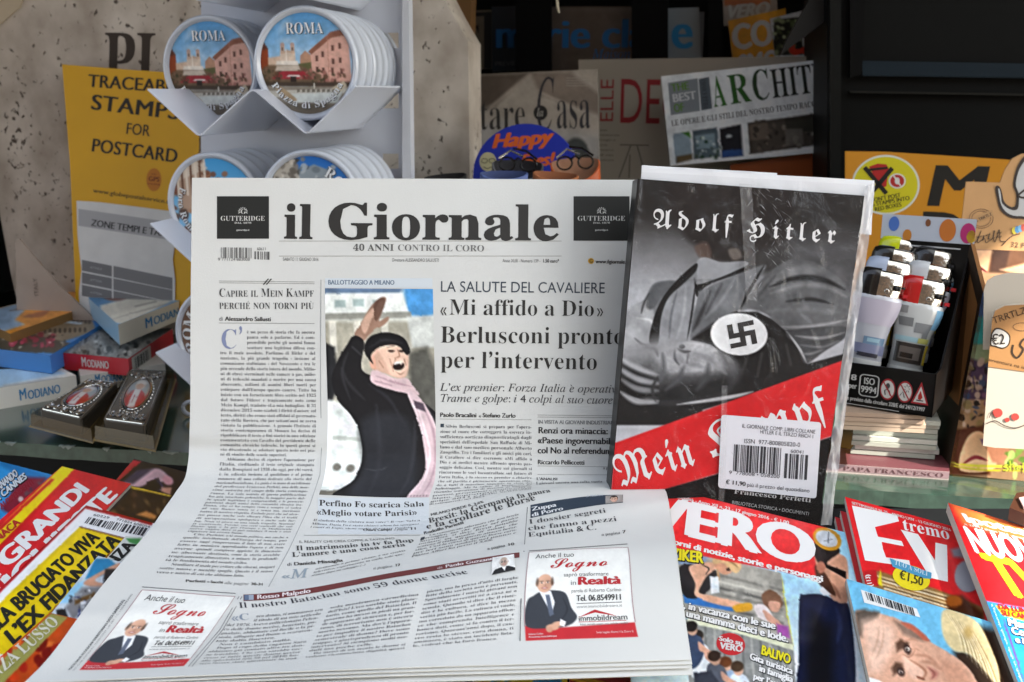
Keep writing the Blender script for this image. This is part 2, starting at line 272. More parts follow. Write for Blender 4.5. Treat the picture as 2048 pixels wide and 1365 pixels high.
-32,7,-24,-4,-24,-11,-18,-20,-15,-25,-9,-31,-4,-36,4,-32,8,-28,14,-24,18,-18,22,-12,24,-4,36,10,26,27,0,-37,53,12,44,4,0,12,-14,4,-7,6,-4,10,17,110,204,
20,5,12,-2,12,-6,8,-9,4,-12,0,-124,-6,-14,-10,-11,-11,-7,-11,-3,-19,5,-13,18,-6,29,-2,41,2,42,7,30,0,101,224,2,24,156,230,-39,7,-27,-4,-25,-11,-21,-19,
-16,-24,-10,-29,-4,-33,4,-35,10,-31,15,-25,20,-18,24,-12,27,-4,56,16,42,46,-11,10,-25,-24,-28,-8,-45,22,-16,70,123,0,-6,50,-18,34,7,95,204,25,17,14,-3,
10,-12,4,-18,2,-45,-64,0,0,102,159,1,44,158,342,-28,4,-38,-6,-29,-16,-18,-26,-6,-35,0,-32,-27,0,0,-25,27,0,0,-152,-2,-28,-7,-10,-19,-4,0,-12,137,0,0,12,
-19,2,-11,5,-6,11,-2,18,0,158,42,0,0,25,-42,0,0,59,1,18,3,12,8,8,12,2,10,-2,3,-6,-8,-20,-1,-11,2,-11,6,-8,9,-6,12,-2,11,2,10,7,6,11,2,14,-4,18,-14,16,0,
103,244,3,48,146,234,-29,3,-27,-3,-24,-7,-21,-12,-15,-15,-10,-20,-4,-22,16,-46,44,-30,-26,-13,-18,-14,-11,-15,-3,-18,8,-22,25,-19,-31,-15,-10,-22,7,-18,
19,-16,30,-11,42,-3,55,4,40,16,24,24,8,32,-3,21,-6,17,-14,12,-19,8,-27,5,-61,1,-23,4,-7,13,2,9,7,8,10,6,58,3,22,7,18,12,14,14,8,19,3,21,-5,25,-12,23,36,
0,0,26,-62,0,16,102,217,15,4,15,-4,10,-11,5,-20,1,-29,-1,-29,-5,-20,-10,-12,-15,-4,-15,4,-10,12,-5,20,-2,29,2,29,5,20,12,72,-26,100,-1,14,-4,8,-7,2,-11,
-19,-28,-57,-9,-30,2,-20,7,-12,11,-4,12,5,16,0,104,284,1,37,110,339,-96,0,0,-11,12,-3,8,-5,4,-10,1,-268,-1,-14,-4,-9,-8,-5,-12,-2,0,-12,120,0,0,12,-12,
2,-7,6,-4,8,-1,147,19,21,22,6,13,-2,6,-8,4,-12,1,-138,-5,-22,-20,-8,0,-12,120,0,0,12,-12,2,-7,6,-3,8,-2,130,-16,59,-49,20,-39,-9,-32,-30,0,105,148,2,16,
90,342,-15,3,-15,-3,-12,-8,-8,-12,-2,-15,2,-15,8,-12,12,-8,15,-2,15,2,12,8,8,12,2,15,-2,15,-8,12,17,110,231,-94,0,-1,-13,13,-2,7,-4,3,-9,1,-161,-1,-14,
-4,-9,-8,-5,-12,-2,0,-12,120,0,0,12,-12,2,-7,6,-3,8,0,108,148,1,18,110,339,-95,0,0,-12,13,-2,7,-5,3,-10,1,-268,-1,-14,-4,-9,-8,-5,-12,-2,0,-12,120,0,0,
12,-12,2,-7,6,-3,8,-2,14,0,109,412,1,60,218,226,-42,11,-36,-10,-31,-30,0,34,-95,0,0,-12,12,-2,8,-5,4,-10,1,-160,-1,-14,-4,-9,-8,-5,-12,-2,0,-12,118,0,0,
12,-12,2,-6,6,-4,8,-1,147,18,21,21,6,13,-2,7,-8,4,-13,0,-17,0,-134,-4,-8,-8,-6,-12,-2,0,-12,117,0,0,12,-11,2,-8,6,-4,8,0,148,18,20,21,6,13,-2,6,-8,4,-12,
1,-18,-1,-134,-4,-8,-7,-6,-12,-2,0,-12,118,0,0,12,-12,2,-7,6,-4,8,-1,130,-16,59,-48,20,-40,-11,-33,-32,0,110,284,1,37,230,217,-49,20,-39,-9,-32,-29,0,32,
-96,0,0,-12,12,-2,8,-5,4,-10,1,-160,-1,-14,-4,-9,-8,-5,-12,-2,0,-12,120,0,0,12,-12,2,-7,6,-4,8,-1,147,19,21,22,6,13,-2,6,-8,4,-12,1,-138,-5,-22,-20,-8,
0,-12,120,0,0,12,-12,2,-7,6,-3,8,-2,130,0,111,250,2,24,156,233,-31,4,-31,-4,-26,-11,-23,-20,-17,-24,-10,-30,-4,-34,4,-32,10,-30,17,-24,23,-20,26,-12,32,
-4,30,4,27,12,22,18,17,25,10,29,4,34,-4,35,-10,29,-17,25,-23,19,17,107,218,19,4,17,-4,11,-16,8,-32,2,-56,-2,-54,-2,-18,-4,-13,-12,-15,-18,-6,-18,6,-12,
15,-7,32,-2,54,2,54,7,33,0,112,276,2,35,196,234,-24,4,-38,-11,-28,-31,0,35,-92,0,0,-11,14,-4,6,-5,4,-11,1,-248,-1,-27,-4,-7,-4,-6,-17,-4,0,-12,134,0,0,
12,-23,4,-6,6,-5,8,-3,31,0,67,26,-24,33,-8,25,4,23,13,18,19,14,26,9,30,2,35,-2,32,-8,29,-14,24,-18,18,13,127,199,21,8,20,-5,12,-18,6,-29,2,-40,-2,-41,-8,
-30,-13,-17,-19,-6,-22,7,-14,23,0,124,0,113,271,2,31,238,238,-8,0,-38,-28,-32,20,-34,8,-30,-4,-26,-13,-24,-20,-16,-27,-12,-31,-3,-36,3,-31,8,-28,14,-23,
18,-17,22,-12,26,-3,33,7,27,22,0,-84,-2,-14,-4,-9,-12,-5,-18,-2,0,-12,134,0,0,12,-14,2,-7,6,-3,8,-2,14,15,112,214,22,6,24,-10,8,-30,0,-130,-4,-12,-8,-8,
-10,-6,-11,-2,-21,6,-14,17,-8,29,-3,42,3,46,8,32,0,114,214,1,39,192,234,-18,3,-18,-3,-16,-10,-18,-16,-14,-20,0,43,-92,0,-1,-13,13,-2,6,-4,4,-9,1,-161,-1,
-14,-4,-9,-8,-5,-12,-2,0,-12,133,0,0,12,-18,2,-11,5,-5,9,-2,14,0,101,3,21,6,16,10,10,10,4,8,-2,18,-20,7,-5,11,-1,13,2,10,6,7,11,2,13,-3,16,-8,12,0,115,
214,1,52,114,237,-9,1,-32,-6,-25,-16,-16,-23,-4,-29,3,-20,9,-18,17,-16,23,-14,36,-18,20,-16,7,-18,-3,-14,-7,-10,-12,-7,-17,-2,-20,5,-20,13,-15,21,-9,28,
-14,0,0,-84,12,0,6,10,10,2,36,-10,22,-4,32,6,26,16,16,24,6,32,-4,24,-8,19,-16,15,-68,37,-10,8,-6,9,-2,11,2,11,6,9,11,5,14,2,19,-3,16,-11,14,-17,10,-24,
12,0,0,73,-10,0,-6,-8,-8,-3,0,116,170,1,24,108,316,-12,0,-12,-20,-18,-21,-51,-52,0,-15,21,0,0,-155,4,-27,9,-18,17,-12,26,-3,44,14,30,42,-12,7,-13,-20,-16,
-6,-9,2,-4,6,-4,10,0,160,46,0,0,23,-46,0,0,117,279,1,35,106,231,-98,0,0,-12,14,-3,8,-6,3,-10,1,-128,4,-34,10,-25,20,-15,30,-6,21,3,19,7,18,12,14,16,0,-38,
53,14,45,4,0,12,-14,2,-8,5,-4,9,-1,193,-100,0,0,-12,15,-2,8,-6,4,-11,2,-151,-18,-17,-20,-6,-12,2,-8,6,-5,10,-1,11,0,118,228,1,21,122,231,-124,0,0,-13,11,
-2,7,-6,6,-12,84,-206,13,0,81,204,7,12,8,7,12,5,0,11,-75,0,0,-12,20,-4,8,-13,-42,-111,-42,115,5,10,21,3,0,120,238,1,44,126,231,-123,0,0,-13,15,-6,14,-16,
60,-94,-46,-60,-20,-20,-22,-11,0,-11,84,0,0,11,-20,3,-5,12,3,8,6,12,30,39,34,-53,2,-10,-2,-4,-4,-4,-16,-2,0,-12,122,0,0,12,-12,4,-9,11,-69,110,41,52,21,
21,22,10,0,11,-82,0,0,-12,19,-3,4,-3,1,-5,-2,-8,-6,-9,-30,-38,-25,41,-7,14,6,8,16,3,0,121,224,1,46,120,231,-124,0,0,-13,10,0,6,-4,10,-17,82,-201,-8,-29,
-5,-12,-17,-24,-10,-5,-6,2,-3,7,-1,19,-6,10,-10,4,-12,2,-12,-2,-10,-8,-7,-10,-2,-12,3,-18,10,-13,14,-9,17,-2,17,2,15,4,13,11,12,15,24,54,80,215,6,12,8,
7,9,2,0,13,-72,0,0,-13,20,-2,5,-5,1,-7,-5,-24,-34,-92,-42,116,1,8,4,4,19,2,0,122,218,1,19,24,231,-4,-70,12,0,10,25,12,16,18,9,24,3,29,0,-115,-204,0,-10,
190,0,6,80,-12,0,-12,-28,-16,-20,-22,-10,-50,-4,110,198,0,15,1,67,350,1,45,270,350,-31,4,-53,-8,-51,-24,-31,-22,-28,-28,-24,-32,-18,-34,-11,-36,-4,-37,
5,-40,12,-35,22,-28,29,-20,35,-14,40,-4,42,5,37,14,33,23,32,34,-9,8,-57,-46,-64,-16,-40,8,-32,23,-20,37,-6,48,4,40,10,39,16,35,22,32,25,25,29,19,30,13,
30,4,32,-5,22,-14,14,-24,5,-31,-1,-15,11,0,21,102,-10,0,-8,-10,-10,-2,1,70,302,1,44,314,346,-248,0,-4,-10,18,-2,12,-4,6,-8,2,-10,-4,-26,-68,-248,-12,-20,
-8,-4,-28,-4,-3,-10,148,0,1,9,-32,5,-8,8,-2,11,2,19,32,123,64,-1,13,-6,7,-10,2,-16,-2,-26,10,0,34,126,-10,0,-9,-18,-9,-12,-12,-10,-14,-6,-18,-3,-51,-1,
31,120,4,6,4,6,10,4,56,0,28,-2,19,-10,10,-16,3,-36,10,0,1,73,182,1,25,205,346,-139,0,-4,-10,18,-2,12,-4,6,-8,2,-10,-4,-26,-68,-248,-12,-20,-8,-4,-28,-4,
-3,-10,140,0,3,10,-18,2,-11,4,-7,7,-2,11,4,26,63,232,8,22,9,13,14,7,22,2,1,76,334,1,33,208,346,-138,0,-2,-10,17,-2,11,-4,8,-8,2,-10,-2,-10,-66,-248,-8,
-22,-9,-13,-14,-7,-23,-2,-2,-10,292,0,32,98,-9,0,-17,-28,-16,-22,-20,-14,-22,-10,-28,-5,-72,-1,-17,0,-11,4,-6,6,-2,10,7,30,60,224,8,22,10,14,14,6,19,2,
1,77,439,1,44,158,346,-94,0,-2,-10,17,-2,11,-4,8,-8,2,-10,-5,-26,-71,-248,-12,-20,-10,-4,-26,-4,-3,-10,112,0,3,10,-18,2,-12,4,-6,8,-2,12,7,40,60,216,39,
-292,7,0,195,292,-68,-250,-14,-22,-8,-6,-26,-6,-2,-8,136,0,3,10,-17,2,-12,4,-6,7,-3,11,5,26,62,232,8,22,10,13,13,7,23,2,2,10,-94,0,-176,-266,1,82,336,2,
35,210,346,-147,0,-3,-10,18,-2,12,-4,6,-7,2,-11,-4,-26,-62,-232,-8,-21,-10,-13,-14,-8,-22,-2,-3,-10,143,0,2,10,-21,1,-11,4,-7,7,-2,12,6,32,29,106,50,-2,
70,-170,77,0,3,10,-18,4,-12,9,-11,17,-57,135,74,37,25,59,-7,31,-20,24,-32,15,11,176,329,11,1,53,-15,18,-45,-7,-34,-21,-27,-34,-17,-46,-6,-32,2,33,121,9,
15,1,84,312,1,35,55,346,-22,-83,11,-1,8,22,11,16,13,13,18,9,22,4,42,2,10,-2,4,-6,-75,-274,-7,-15,-8,-11,-10,-6,-12,-3,-21,-1,-2,-10,157,0,3,10,-25,1,-14,
3,-8,7,-2,11,6,37,70,252,8,7,26,0,30,-3,18,-9,9,-16,3,-24,0,-16,9,0,16,86,1,97,254,2,31,162,229,-26,7,-34,-8,-35,-24,-31,-34,-22,-40,-14,-41,-5,-41,3,-24,
8,-16,14,-10,17,-4,27,6,25,18,25,28,28,42,-12,-46,-5,-25,5,-17,16,-6,32,15,39,45,-7,6,-22,-26,-14,-8,-7,2,-2,5,7,34,46,163,-38,0,-7,-22,19,114,216,24,6,
18,-7,7,-23,-1,-20,-6,-22,-8,-23,-10,-22,-25,-40,-27,-29,-13,-9,-12,-3,-16,8,-5,22,0,18,8,38,7,20,17,38,20,30,1,99,222,1,41,170,233,-22,3,-36,-6,-36,-17,
-22,-17,-18,-20,-16,-22,-11,-24,-7,-24,-2,-25,4,-37,16,-27,23,-17,31,-6,52,14,52,44,-8,9,-40,-33,-39,-11,-19,5,-15,12,-10,20,-3,26,4,32,10,34,17,31,21,
25,25,16,26,4,13,-1,4,-5,-10,-16,-2,-10,6,-15,16,-5,10,2,8,6,5,9,1,11,-3,15,-9,12,1,101,214,2,30,166,233,-20,3,-36,-6,-35,-19,-21,-18,-20,-21,-16,-24,-11,
-25,-7,-25,-3,-24,5,-34,14,-24,22,-16,28,-5,30,3,26,11,26,18,24,26,-8,7,-39,-30,-37,-11,-34,13,-12,41,4,33,63,14,46,21,28,27,9,30,-3,16,-9,12,12,118,218,
16,4,14,-5,4,-15,-6,-28,-21,-26,-33,-20,-44,-10,10,28,13,26,15,20,16,16,1,103,213,3,45,132,235,-19,2,-28,-3,-25,-10,-22,-14,-16,-20,-11,-22,-3,-23,8,-31,
28,-24,-28,-28,-8,-10,-4,-10,6,-13,16,-11,-48,-34,-16,-40,5,-22,17,-20,28,-12,35,-4,33,2,30,8,24,13,18,17,10,21,4,23,-6,26,-16,18,-26,14,-64,24,-9,12,4,
11,12,11,21,-2,27,4,25,8,20,14,16,20,11,22,3,24,-3,22,35,0,0,22,-33,0,18,95,222,15,3,12,-3,11,-7,7,-13,2,-16,-2,-23,-6,-21,-10,-19,-12,-15,-14,-9,-15,-3,
-25,10,-8,30,2,22,6,22,10,18,13,14,11,4,-15,35,29,45,-15,27,-13,11,-10,6,-9,3,-11,-19,-41,-56,-13,-47,12,-16,38,1,105,132,2,16,101,342,-10,2,-9,-2,-8,-6,
-6,-8,-2,-10,2,-9,6,-9,8,-5,9,-2,10,2,9,5,5,8,2,10,-2,10,-5,9,20,96,234,-4,2,-77,-14,-2,-8,24,-4,5,-5,2,-9,-44,-166,0,-8,6,-21,18,-7,39,16,41,45,-8,7,-24,
-28,-18,-10,-8,4,-3,10,4,20,49,165,1,108,128,1,26,126,362,-4,0,-78,-12,0,-8,15,-2,10,-2,5,-6,1,-17,-65,-241,-10,-46,0,-19,6,-7,7,-6,11,-2,15,4,19,11,20,
19,21,26,-8,7,-23,-27,-18,-8,-6,2,-2,9,4,25,79,284,3,12,1,109,410,1,57,96,234,-4,2,-45,-10,-33,-3,-2,-9,26,-4,6,-6,1,-14,-55,-190,40,0,34,96,20,37,16,21,
32,31,14,11,13,6,10,2,10,-2,3,-10,-2,-18,-50,-174,40,0,8,28,18,50,28,53,36,45,16,16,16,10,14,2,11,-3,3,-11,-4,-28,-34,-122,-2,-17,6,-21,19,-8,37,16,36,
46,-6,8,-18,-23,-14,-13,-8,-2,-7,3,-3,8,40,151,2,17,-8,23,-22,7,-58,-25,-64,-73,10,43,4,26,-8,22,-22,7,-59,-25,-69,-78,28,91,1,110,271,1,42,98,235,-84,
-14,-1,-9,27,-4,4,-4,2,-8,-6,-32,-49,-164,41,0,18,62,19,44,11,18,12,17,26,32,14,13,25,16,11,2,10,-4,2,-11,-4,-28,-30,-112,-6,-29,2,-11,6,-9,7,-5,11,-1,
38,16,36,52,-8,6,-22,-32,-17,-11,-8,3,-3,8,42,152,1,19,-7,21,-22,6,-26,-6,-30,-18,-34,-32,-37,-46,30,97,1,111,261,2,24,184,230,-34,6,-28,-4,-26,-10,-26,
-17,-24,-21,-20,-24,-16,-27,-10,-29,-3,-28,5,-34,18,-26,25,-16,33,-6,38,6,36,17,22,17,20,20,16,24,13,25,8,25,3,26,-6,33,-17,27,20,122,216,25,6,32,-13,11,
-41,-2,-25,-7,-27,-11,-27,-12,-25,-16,-22,-18,-18,-20,-12,-20,-4,-18,4,-13,10,-9,17,-2,23,4,36,12,38,18,36,22,28,1,112,254,2,39,194,231,-26,5,-43,-13,-41,
-37,12,36,0,12,-12,0,-25,-6,-45,-6,-2,-10,26,-3,5,-5,1,-9,-4,-20,-62,-239,-6,-18,-8,-12,-13,-6,-20,-2,-3,-9,126,0,3,9,-19,0,-12,4,-6,6,-3,8,20,88,17,-7,
21,-3,29,4,28,12,26,18,24,24,19,26,15,30,10,30,3,30,-4,28,-12,22,20,124,207,24,6,16,-3,11,-8,7,-14,2,-18,-2,-28,-6,-28,-12,-28,-14,-24,-16,-22,-18,-18,
-20,-11,-21,-4,-21,5,-8,18,2,8,20,82,14,38,19,30,1,114,166,1,25,92,234,-10,0,-71,-13,-1,-9,25,-4,5,-6,2,-9,-8,-37,-44,-156,40,0,40,117,56,83,3,-9,5,-7,
15,-5,11,3,8,6,6,10,2,12,-1,11,-5,8,-6,5,-10,2,-36,-26,-52,-76,1,115,185,1,47,110,234,-18,2,-25,-4,-20,-13,-13,-19,-4,-23,0,-11,10,-24,50,-72,4,-19,-4,
-17,-8,-14,-13,-10,-16,-2,-20,4,-15,14,-10,22,-5,30,-9,1,-10,-82,10,0,3,5,7,2,36,-8,18,-2,21,2,18,8,15,11,12,15,7,17,3,19,-2,12,-4,12,-12,25,-44,61,-4,
18,2,11,6,9,10,6,11,2,33,-15,16,-47,8,0,10,74,-8,0,-4,-6,-8,-3,1,116,139,1,23,112,292,-11,0,-40,-49,-45,-22,-2,-11,35,0,-46,-170,-2,-14,-1,-6,6,-20,18,
-6,38,14,38,42,-8,9,-22,-27,-16,-9,-7,3,-3,8,5,24,41,152,42,0,4,16,-42,0,1,117,271,1,44,94,234,-6,2,-76,-13,-2,-9,25,-3,5,-5,2,-16,-2,-13,-31,-110,-5,-29,
1,-24,6,-11,10,-7,13,-2,30,8,30,22,34,37,36,53,-16,-54,-8,-40,7,-20,19,-6,38,16,38,46,-8,6,-22,-28,-18,-10,-8,3,-2,8,6,33,44,162,-40,0,-10,-40,-15,-38,
-18,-36,-19,-30,-20,-26,-20,-20,-18,-12,-15,-4,-11,4,-4,12,0,6,50,177,1,118,221,1,27,188,234,-9,2,-9,-2,-8,-4,-5,-6,-1,-10,1,-6,21,-24,1,-6,-7,-20,-34,
-50,-35,-42,-21,-22,-12,168,-11,23,-61,-13,-2,-9,20,-4,10,-11,8,-26,12,-178,10,0,62,70,64,82,21,58,-1,14,-6,10,1,120,208,1,56,79,232,-7,4,-10,-2,-36,-10,
-26,-4,-2,-10,16,2,19,-1,9,-5,5,-10,19,-86,-44,-62,-12,-13,-11,-5,-25,8,-8,-2,-6,-4,-4,-6,-2,-9,2,-9,4,-6,7,-5,9,-1,16,2,14,9,14,13,50,70,17,-73,7,-15,
9,-6,12,-2,31,16,38,46,-6,8,-24,-28,-16,-10,-8,2,-6,8,-4,12,-19,86,45,62,6,4,8,1,22,-7,8,2,6,4,4,6,1,8,-6,16,-17,4,-8,0,-6,-2,-13,-8,-19,-22,-34,-48,-14,
67,1,122,198,1,39,190,234,-4,1,-24,-13,-14,-2,-71,13,-22,1,-13,-2,-12,-10,-10,-16,-8,-24,7,-4,14,18,9,4,10,2,42,-10,17,-1,29,3,-164,-180,-8,-12,2,-4,4,
-2,21,12,15,4,18,-2,43,-12,35,-4,14,1,10,3,9,8,9,12,16,42,-8,4,-16,-25,-23,-9,-49,10,-20,0,-28,-3,166,183,4,6,2,65,390,1,79,148,370,-29,4,-29,-4,-26,-10,
-21,-18,-15,-22,-10,-28,-4,-31,6,-41,20,-32,31,-23,44,-13,4,20,-62,27,-21,52,4,25,14,20,20,14,25,4,29,-6,22,-18,14,-28,4,-36,-8,-54,-25,-40,-43,-32,-60,
-24,8,-20,24,6,14,-6,8,-8,18,-18,12,-16,2,-4,-14,-12,14,-14,146,81,8,-27,22,-25,-4,-17,19,-8,79,82,-13,16,-15,-11,-11,-3,-7,2,-5,7,-5,28,0,177,2,24,6,19,
10,14,16,11,0,20,-27,-7,-21,-11,-16,-16,-14,-21,-17,32,-18,-11,7,-26,3,-29,0,-194,-51,-31,-27,-12,-7,-2,-8,4,-11,10,-32,35,29,21,24,25,20,27,14,28,9,28,
3,30,-4,33,-10,29,-17,24,-21,18,2,72,382,1,117,194,371,-10,2,-24,-15,-64,-66,-14,-17,-16,-27,-2,-11,8,-25,50,-78,8,-26,-2,-8,-4,-8,-8,-6,-10,-2,-10,3,-10,
7,-12,10,-8,12,-8,14,-4,14,-62,-44,12,-16,9,6,9,-1,38,-21,40,-6,16,2,18,5,16,7,30,20,11,12,7,12,2,12,-5,28,-27,54,18,12,18,3,12,-3,14,-6,24,-26,10,-16,
8,-20,6,-22,1,-22,-4,-44,-11,-32,-19,-23,-23,-11,-39,33,-3,7,2,6,-14,6,-13,-11,-55,-22,-18,-17,-12,-20,-3,-24,3,-17,6,-16,11,-13,15,-11,16,-7,20,-2,22,
3,19,8,15,15,10,19,-18,9,-19,-24,-29,-8,-19,2,-16,10,-11,15,-4,17,4,16,8,14,12,8,16,2,10,-1,10,-4,6,-6,3,-9,-2,-8,12,-9,12,6,89,25,21,12,19,16,16,20,12,
21,10,23,6,24,2,26,-4,42,-14,36,-24,30,-44,29,-4,7,-15,0,-11,-12,-62,-26,-20,-12,-20,27,-6,13,-2,10,2,13,7,11,9,8,15,2,53,-18,12,4,11,9,43,47,-16,12,-10,
-11,-10,-4,-12,3,2,75,378,2,99,259,372,-29,2,-30,-2,-28,-8,-26,-10,-24,-13,-21,-15,-17,-16,-25,-33,-7,-15,-2,-12,7,-26,63,-102,13,-24,7,-24,3,-20,-7,-32,
-24,-12,-14,2,-10,6,-8,8,-2,13,2,13,6,16,-12,9,-15,-9,-17,-4,-17,2,-13,4,-10,-12,12,-18,4,-15,-5,-27,11,-10,13,7,12,2,71,-9,36,6,26,16,16,28,6,38,-4,37,
-14,35,10,6,8,2,8,-4,16,-24,40,-96,14,-26,14,-13,15,-5,11,2,60,42,-10,17,-12,-7,-8,-2,-14,10,-16,30,-30,74,-15,26,-13,10,54,33,0,15,-12,10,-18,20,-28,48,
-15,0,-19,-15,-44,-19,-13,-10,-9,-11,-4,-15,20,-80,-42,65,-14,29,-2,12,8,33,24,25,36,16,46,6,30,-3,26,-9,22,-12,18,-17,11,-19,3,-22,-3,-32,1,-6,12,-6,18,
2,8,8,4,10,2,13,-3,24,-9,22,-16,19,-19,18,-23,13,-26,10,10,203,270,7,2,12,-7,22,-26,11,-23,-15,-15,-46,-25,-16,72,1,6,9,10,2,77,553,1,118,306,361,-46,13,
-20,-4,-18,-8,-15,-14,-12,-19,-39,29,-48,10,-29,-3,-26,-11,-22,-17,-17,-21,-11,-26,-3,-30,6,-34,17,-30,29,-26,44,-18,7,20,-21,8,-19,12,-15,14,-12,16,-8,
16,-3,18,2,17,7,15,9,14,13,11,16,7,16,2,35,-11,26,-33,16,-52,5,-72,-6,-68,-22,-43,-36,22,-14,5,-12,-4,-13,-12,-35,-44,14,-12,24,20,18,-10,14,-12,1,-8,15,
0,42,41,28,35,20,32,14,34,8,34,2,40,-5,60,-17,46,4,12,8,8,10,5,12,2,25,-13,20,-36,13,-58,4,-74,-4,-68,-14,-44,-42,24,-6,2,-8,-3,-22,-19,-31,-38,15,-12,
14,14,10,6,18,-11,14,-11,0,-8,16,0,77,104,26,111,-5,53,-12,44,21,21,29,7,24,-4,16,-15,10,-23,4,-28,0,-16,-26,-18,-15,-15,-5,-11,-4,-12,0,-132,1,-10,11,
-14,37,-26,4,-6,1,-10,15,0,67,70,-10,12,-21,-14,-13,-6,-24,20,-1,112,3,25,12,17,18,12,30,6,0,17,-12,0,-6,51,-18,32,-30,20,-42,6,-52,-11,-34,-35,2,97,235,
2,31,130,249,-16,0,-66,-61,-20,-26,-12,-26,-4,-28,8,-48,26,-48,2,-6,-6,-6,10,-12,82,63,0,-8,10,-22,28,-18,-5,-5,12,-10,55,64,-11,10,-11,-10,-9,-4,-7,6,
-3,16,0,105,3,19,4,4,8,4,0,14,-17,4,-39,14,-22,10,11,80,193,11,14,43,-23,0,-111,-36,-26,-9,7,-10,20,-7,29,-3,29,1,25,3,20,2,100,238,2,37,104,350,0,14,-36,
-4,-28,-11,-18,-17,-6,-22,3,-16,11,-17,22,-19,38,-22,-62,-36,2,-29,0,-104,-4,-17,-8,-5,0,-15,20,-6,37,-15,27,-15,6,-6,15,0,51,57,26,37,14,25,10,27,3,26,
-1,18,-6,18,-9,16,-15,17,-20,17,-90,57,-11,12,-4,13,2,8,7,8,10,4,12,88,212,22,12,38,-26,12,-12,8,-14,4,-16,2,-20,-4,-36,-10,-34,-13,-22,-13,-8,-46,26,2,
101,208,2,24,140,254,-10,0,-85,-56,-13,-14,-2,-9,-1,-84,4,-29,13,-24,22,-20,36,-16,-2,-7,14,-7,74,74,-10,11,-12,-10,-20,-9,-24,0,-20,10,-8,8,-6,10,-2,11,
98,74,6,7,-4,9,7,98,211,6,5,37,-59,-3,-5,-50,-36,0,80,2,6,2,102,154,1,29,117,364,-29,-4,-18,-14,-13,-21,-8,-25,-7,-38,-12,-32,-9,-11,-11,-6,0,-15,24,0,
0,-66,23,-229,14,0,8,59,17,143,1,93,51,0,0,35,-51,0,-22,58,-2,13,5,13,15,4,27,-5,32,-16,30,57,-14,7,-9,-8,2,105,160,2,9,116,364,-16,6,-23,-12,-15,-36,-9,
-46,15,0,44,50,6,12,2,11,29,90,246,-13,8,-36,-38,-31,-27,10,-11,13,9,10,3,9,-4,2,-15,-2,-127,2,-15,6,-11,26,-16,-2,-6,12,-8,58,66,-10,10,-14,-12,-8,-4,
-5,1,-3,4,-2,17,0,102,4,15,10,6,0,15,-16,5,-24,17,-2,6,2,108,141,1,32,134,350,0,14,-27,-4,-23,-12,-16,-20,-12,-26,-10,28,-13,17,-13,-10,9,-19,1,-19,0,-217,
-1,-23,-3,-8,-8,-5,0,-14,48,-18,16,-12,-4,-7,13,-7,66,62,-11,10,-10,-8,-8,-2,-12,3,-21,11,-5,5,-1,11,0,211,3,25,6,18,14,11,2,109,384,1,83,74,245,-12,9,
-52,-56,12,-10,9,10,7,-12,3,-24,0,-102,-4,-18,-13,-8,0,-14,12,-4,12,-7,10,-9,5,-12,15,0,6,12,10,9,11,7,11,4,0,14,-12,8,-4,18,0,105,42,37,12,-12,4,-18,0,
-112,-4,-18,-13,-8,0,-14,11,-4,12,-7,10,-9,6,-12,14,0,6,12,10,9,12,7,10,4,0,14,-12,8,-4,18,0,105,41,37,13,-12,4,-18,-2,-130,3,-14,7,-10,10,-9,15,-7,-3,
-6,13,-8,58,66,-11,10,-13,-12,-8,-4,-5,0,-4,4,-2,15,0,120,4,13,10,8,0,16,-12,2,-12,7,-12,9,-10,12,-15,0,-69,-64,0,16,-4,15,-10,13,-12,9,-7,10,-15,1,-4,
-7,-13,-13,-51,-46,-3,24,-9,16,-18,12,2,110,267,1,51,74,245,-12,9,-52,-56,12,-10,9,10,7,-12,3,-24,0,-102,-4,-18,-13,-8,0,-14,12,-4,12,-7,10,-9,5,-12,15,
0,6,12,10,9,11,7,11,4,0,14,-12,8,-4,18,0,104,40,38,12,-12,4,-17,-1,-129,2,-15,7,-11,26,-16,-4,-6,14,-8,58,66,-12,10,-12,-12,-8,-4,-6,0,-4,10,-1,129,3,13,
10,8,0,16,-24,9,-13,9,-9,12,-16,0,-66,-66,-6,32,-22,19,-1,3,2,111,230,2,20,173,240,-7,14,-135,-54,3,-29,0,-106,-2,-17,-4,-5,-6,-4,0,-15,62,-21,16,-9,6,
-6,16,0,67,76,17,24,9,20,3,19,-2,21,-9,18,-41,71,9,92,205,22,9,44,-85,4,-29,-2,-23,-6,-21,-9,-15,-7,-5,-46,20,2,112,244,2,32,80,260,-12,10,-36,-44,-6,-12,
1,-5,14,-19,4,-14,1,-116,-35,-39,11,-9,10,8,10,4,6,-2,7,-54,13,-68,15,0,17,108,25,-10,9,-10,15,0,65,92,10,20,7,20,2,18,-5,30,-40,69,6,5,-8,12,-83,-55,-3,
17,-22,24,-3,8,10,103,178,37,25,44,-69,4,-22,-4,-34,-14,-28,-10,-8,-9,-2,-7,1,-41,22,2,114,186,1,38,74,245,-12,9,-52,-56,12,-10,9,10,7,-12,3,-24,0,-90,
-3,-17,-8,-9,0,-14,45,-17,15,-11,-6,-8,14,-8,71,68,-11,10,-14,-12,-8,-4,-18,7,-16,11,-2,12,0,80,22,36,12,-16,6,-20,14,0,11,24,13,14,0,18,-16,16,-12,22,
-14,0,-7,-18,-29,-48,-6,32,-22,19,-1,3,2,116,160,1,25,102,308,-17,0,-10,-28,-13,-24,-20,-22,-26,-21,0,-15,23,0,0,-131,-3,-17,-8,-9,0,-15,24,-7,32,-15,-6,
-8,12,-8,68,62,-10,10,-11,-9,-7,-3,-32,14,0,136,58,0,0,35,-58,0,3,83,338,2,77,396,310,-18,2,-22,-3,-22,-10,-24,-17,-24,-22,-22,-26,-22,-31,-20,-35,-16,
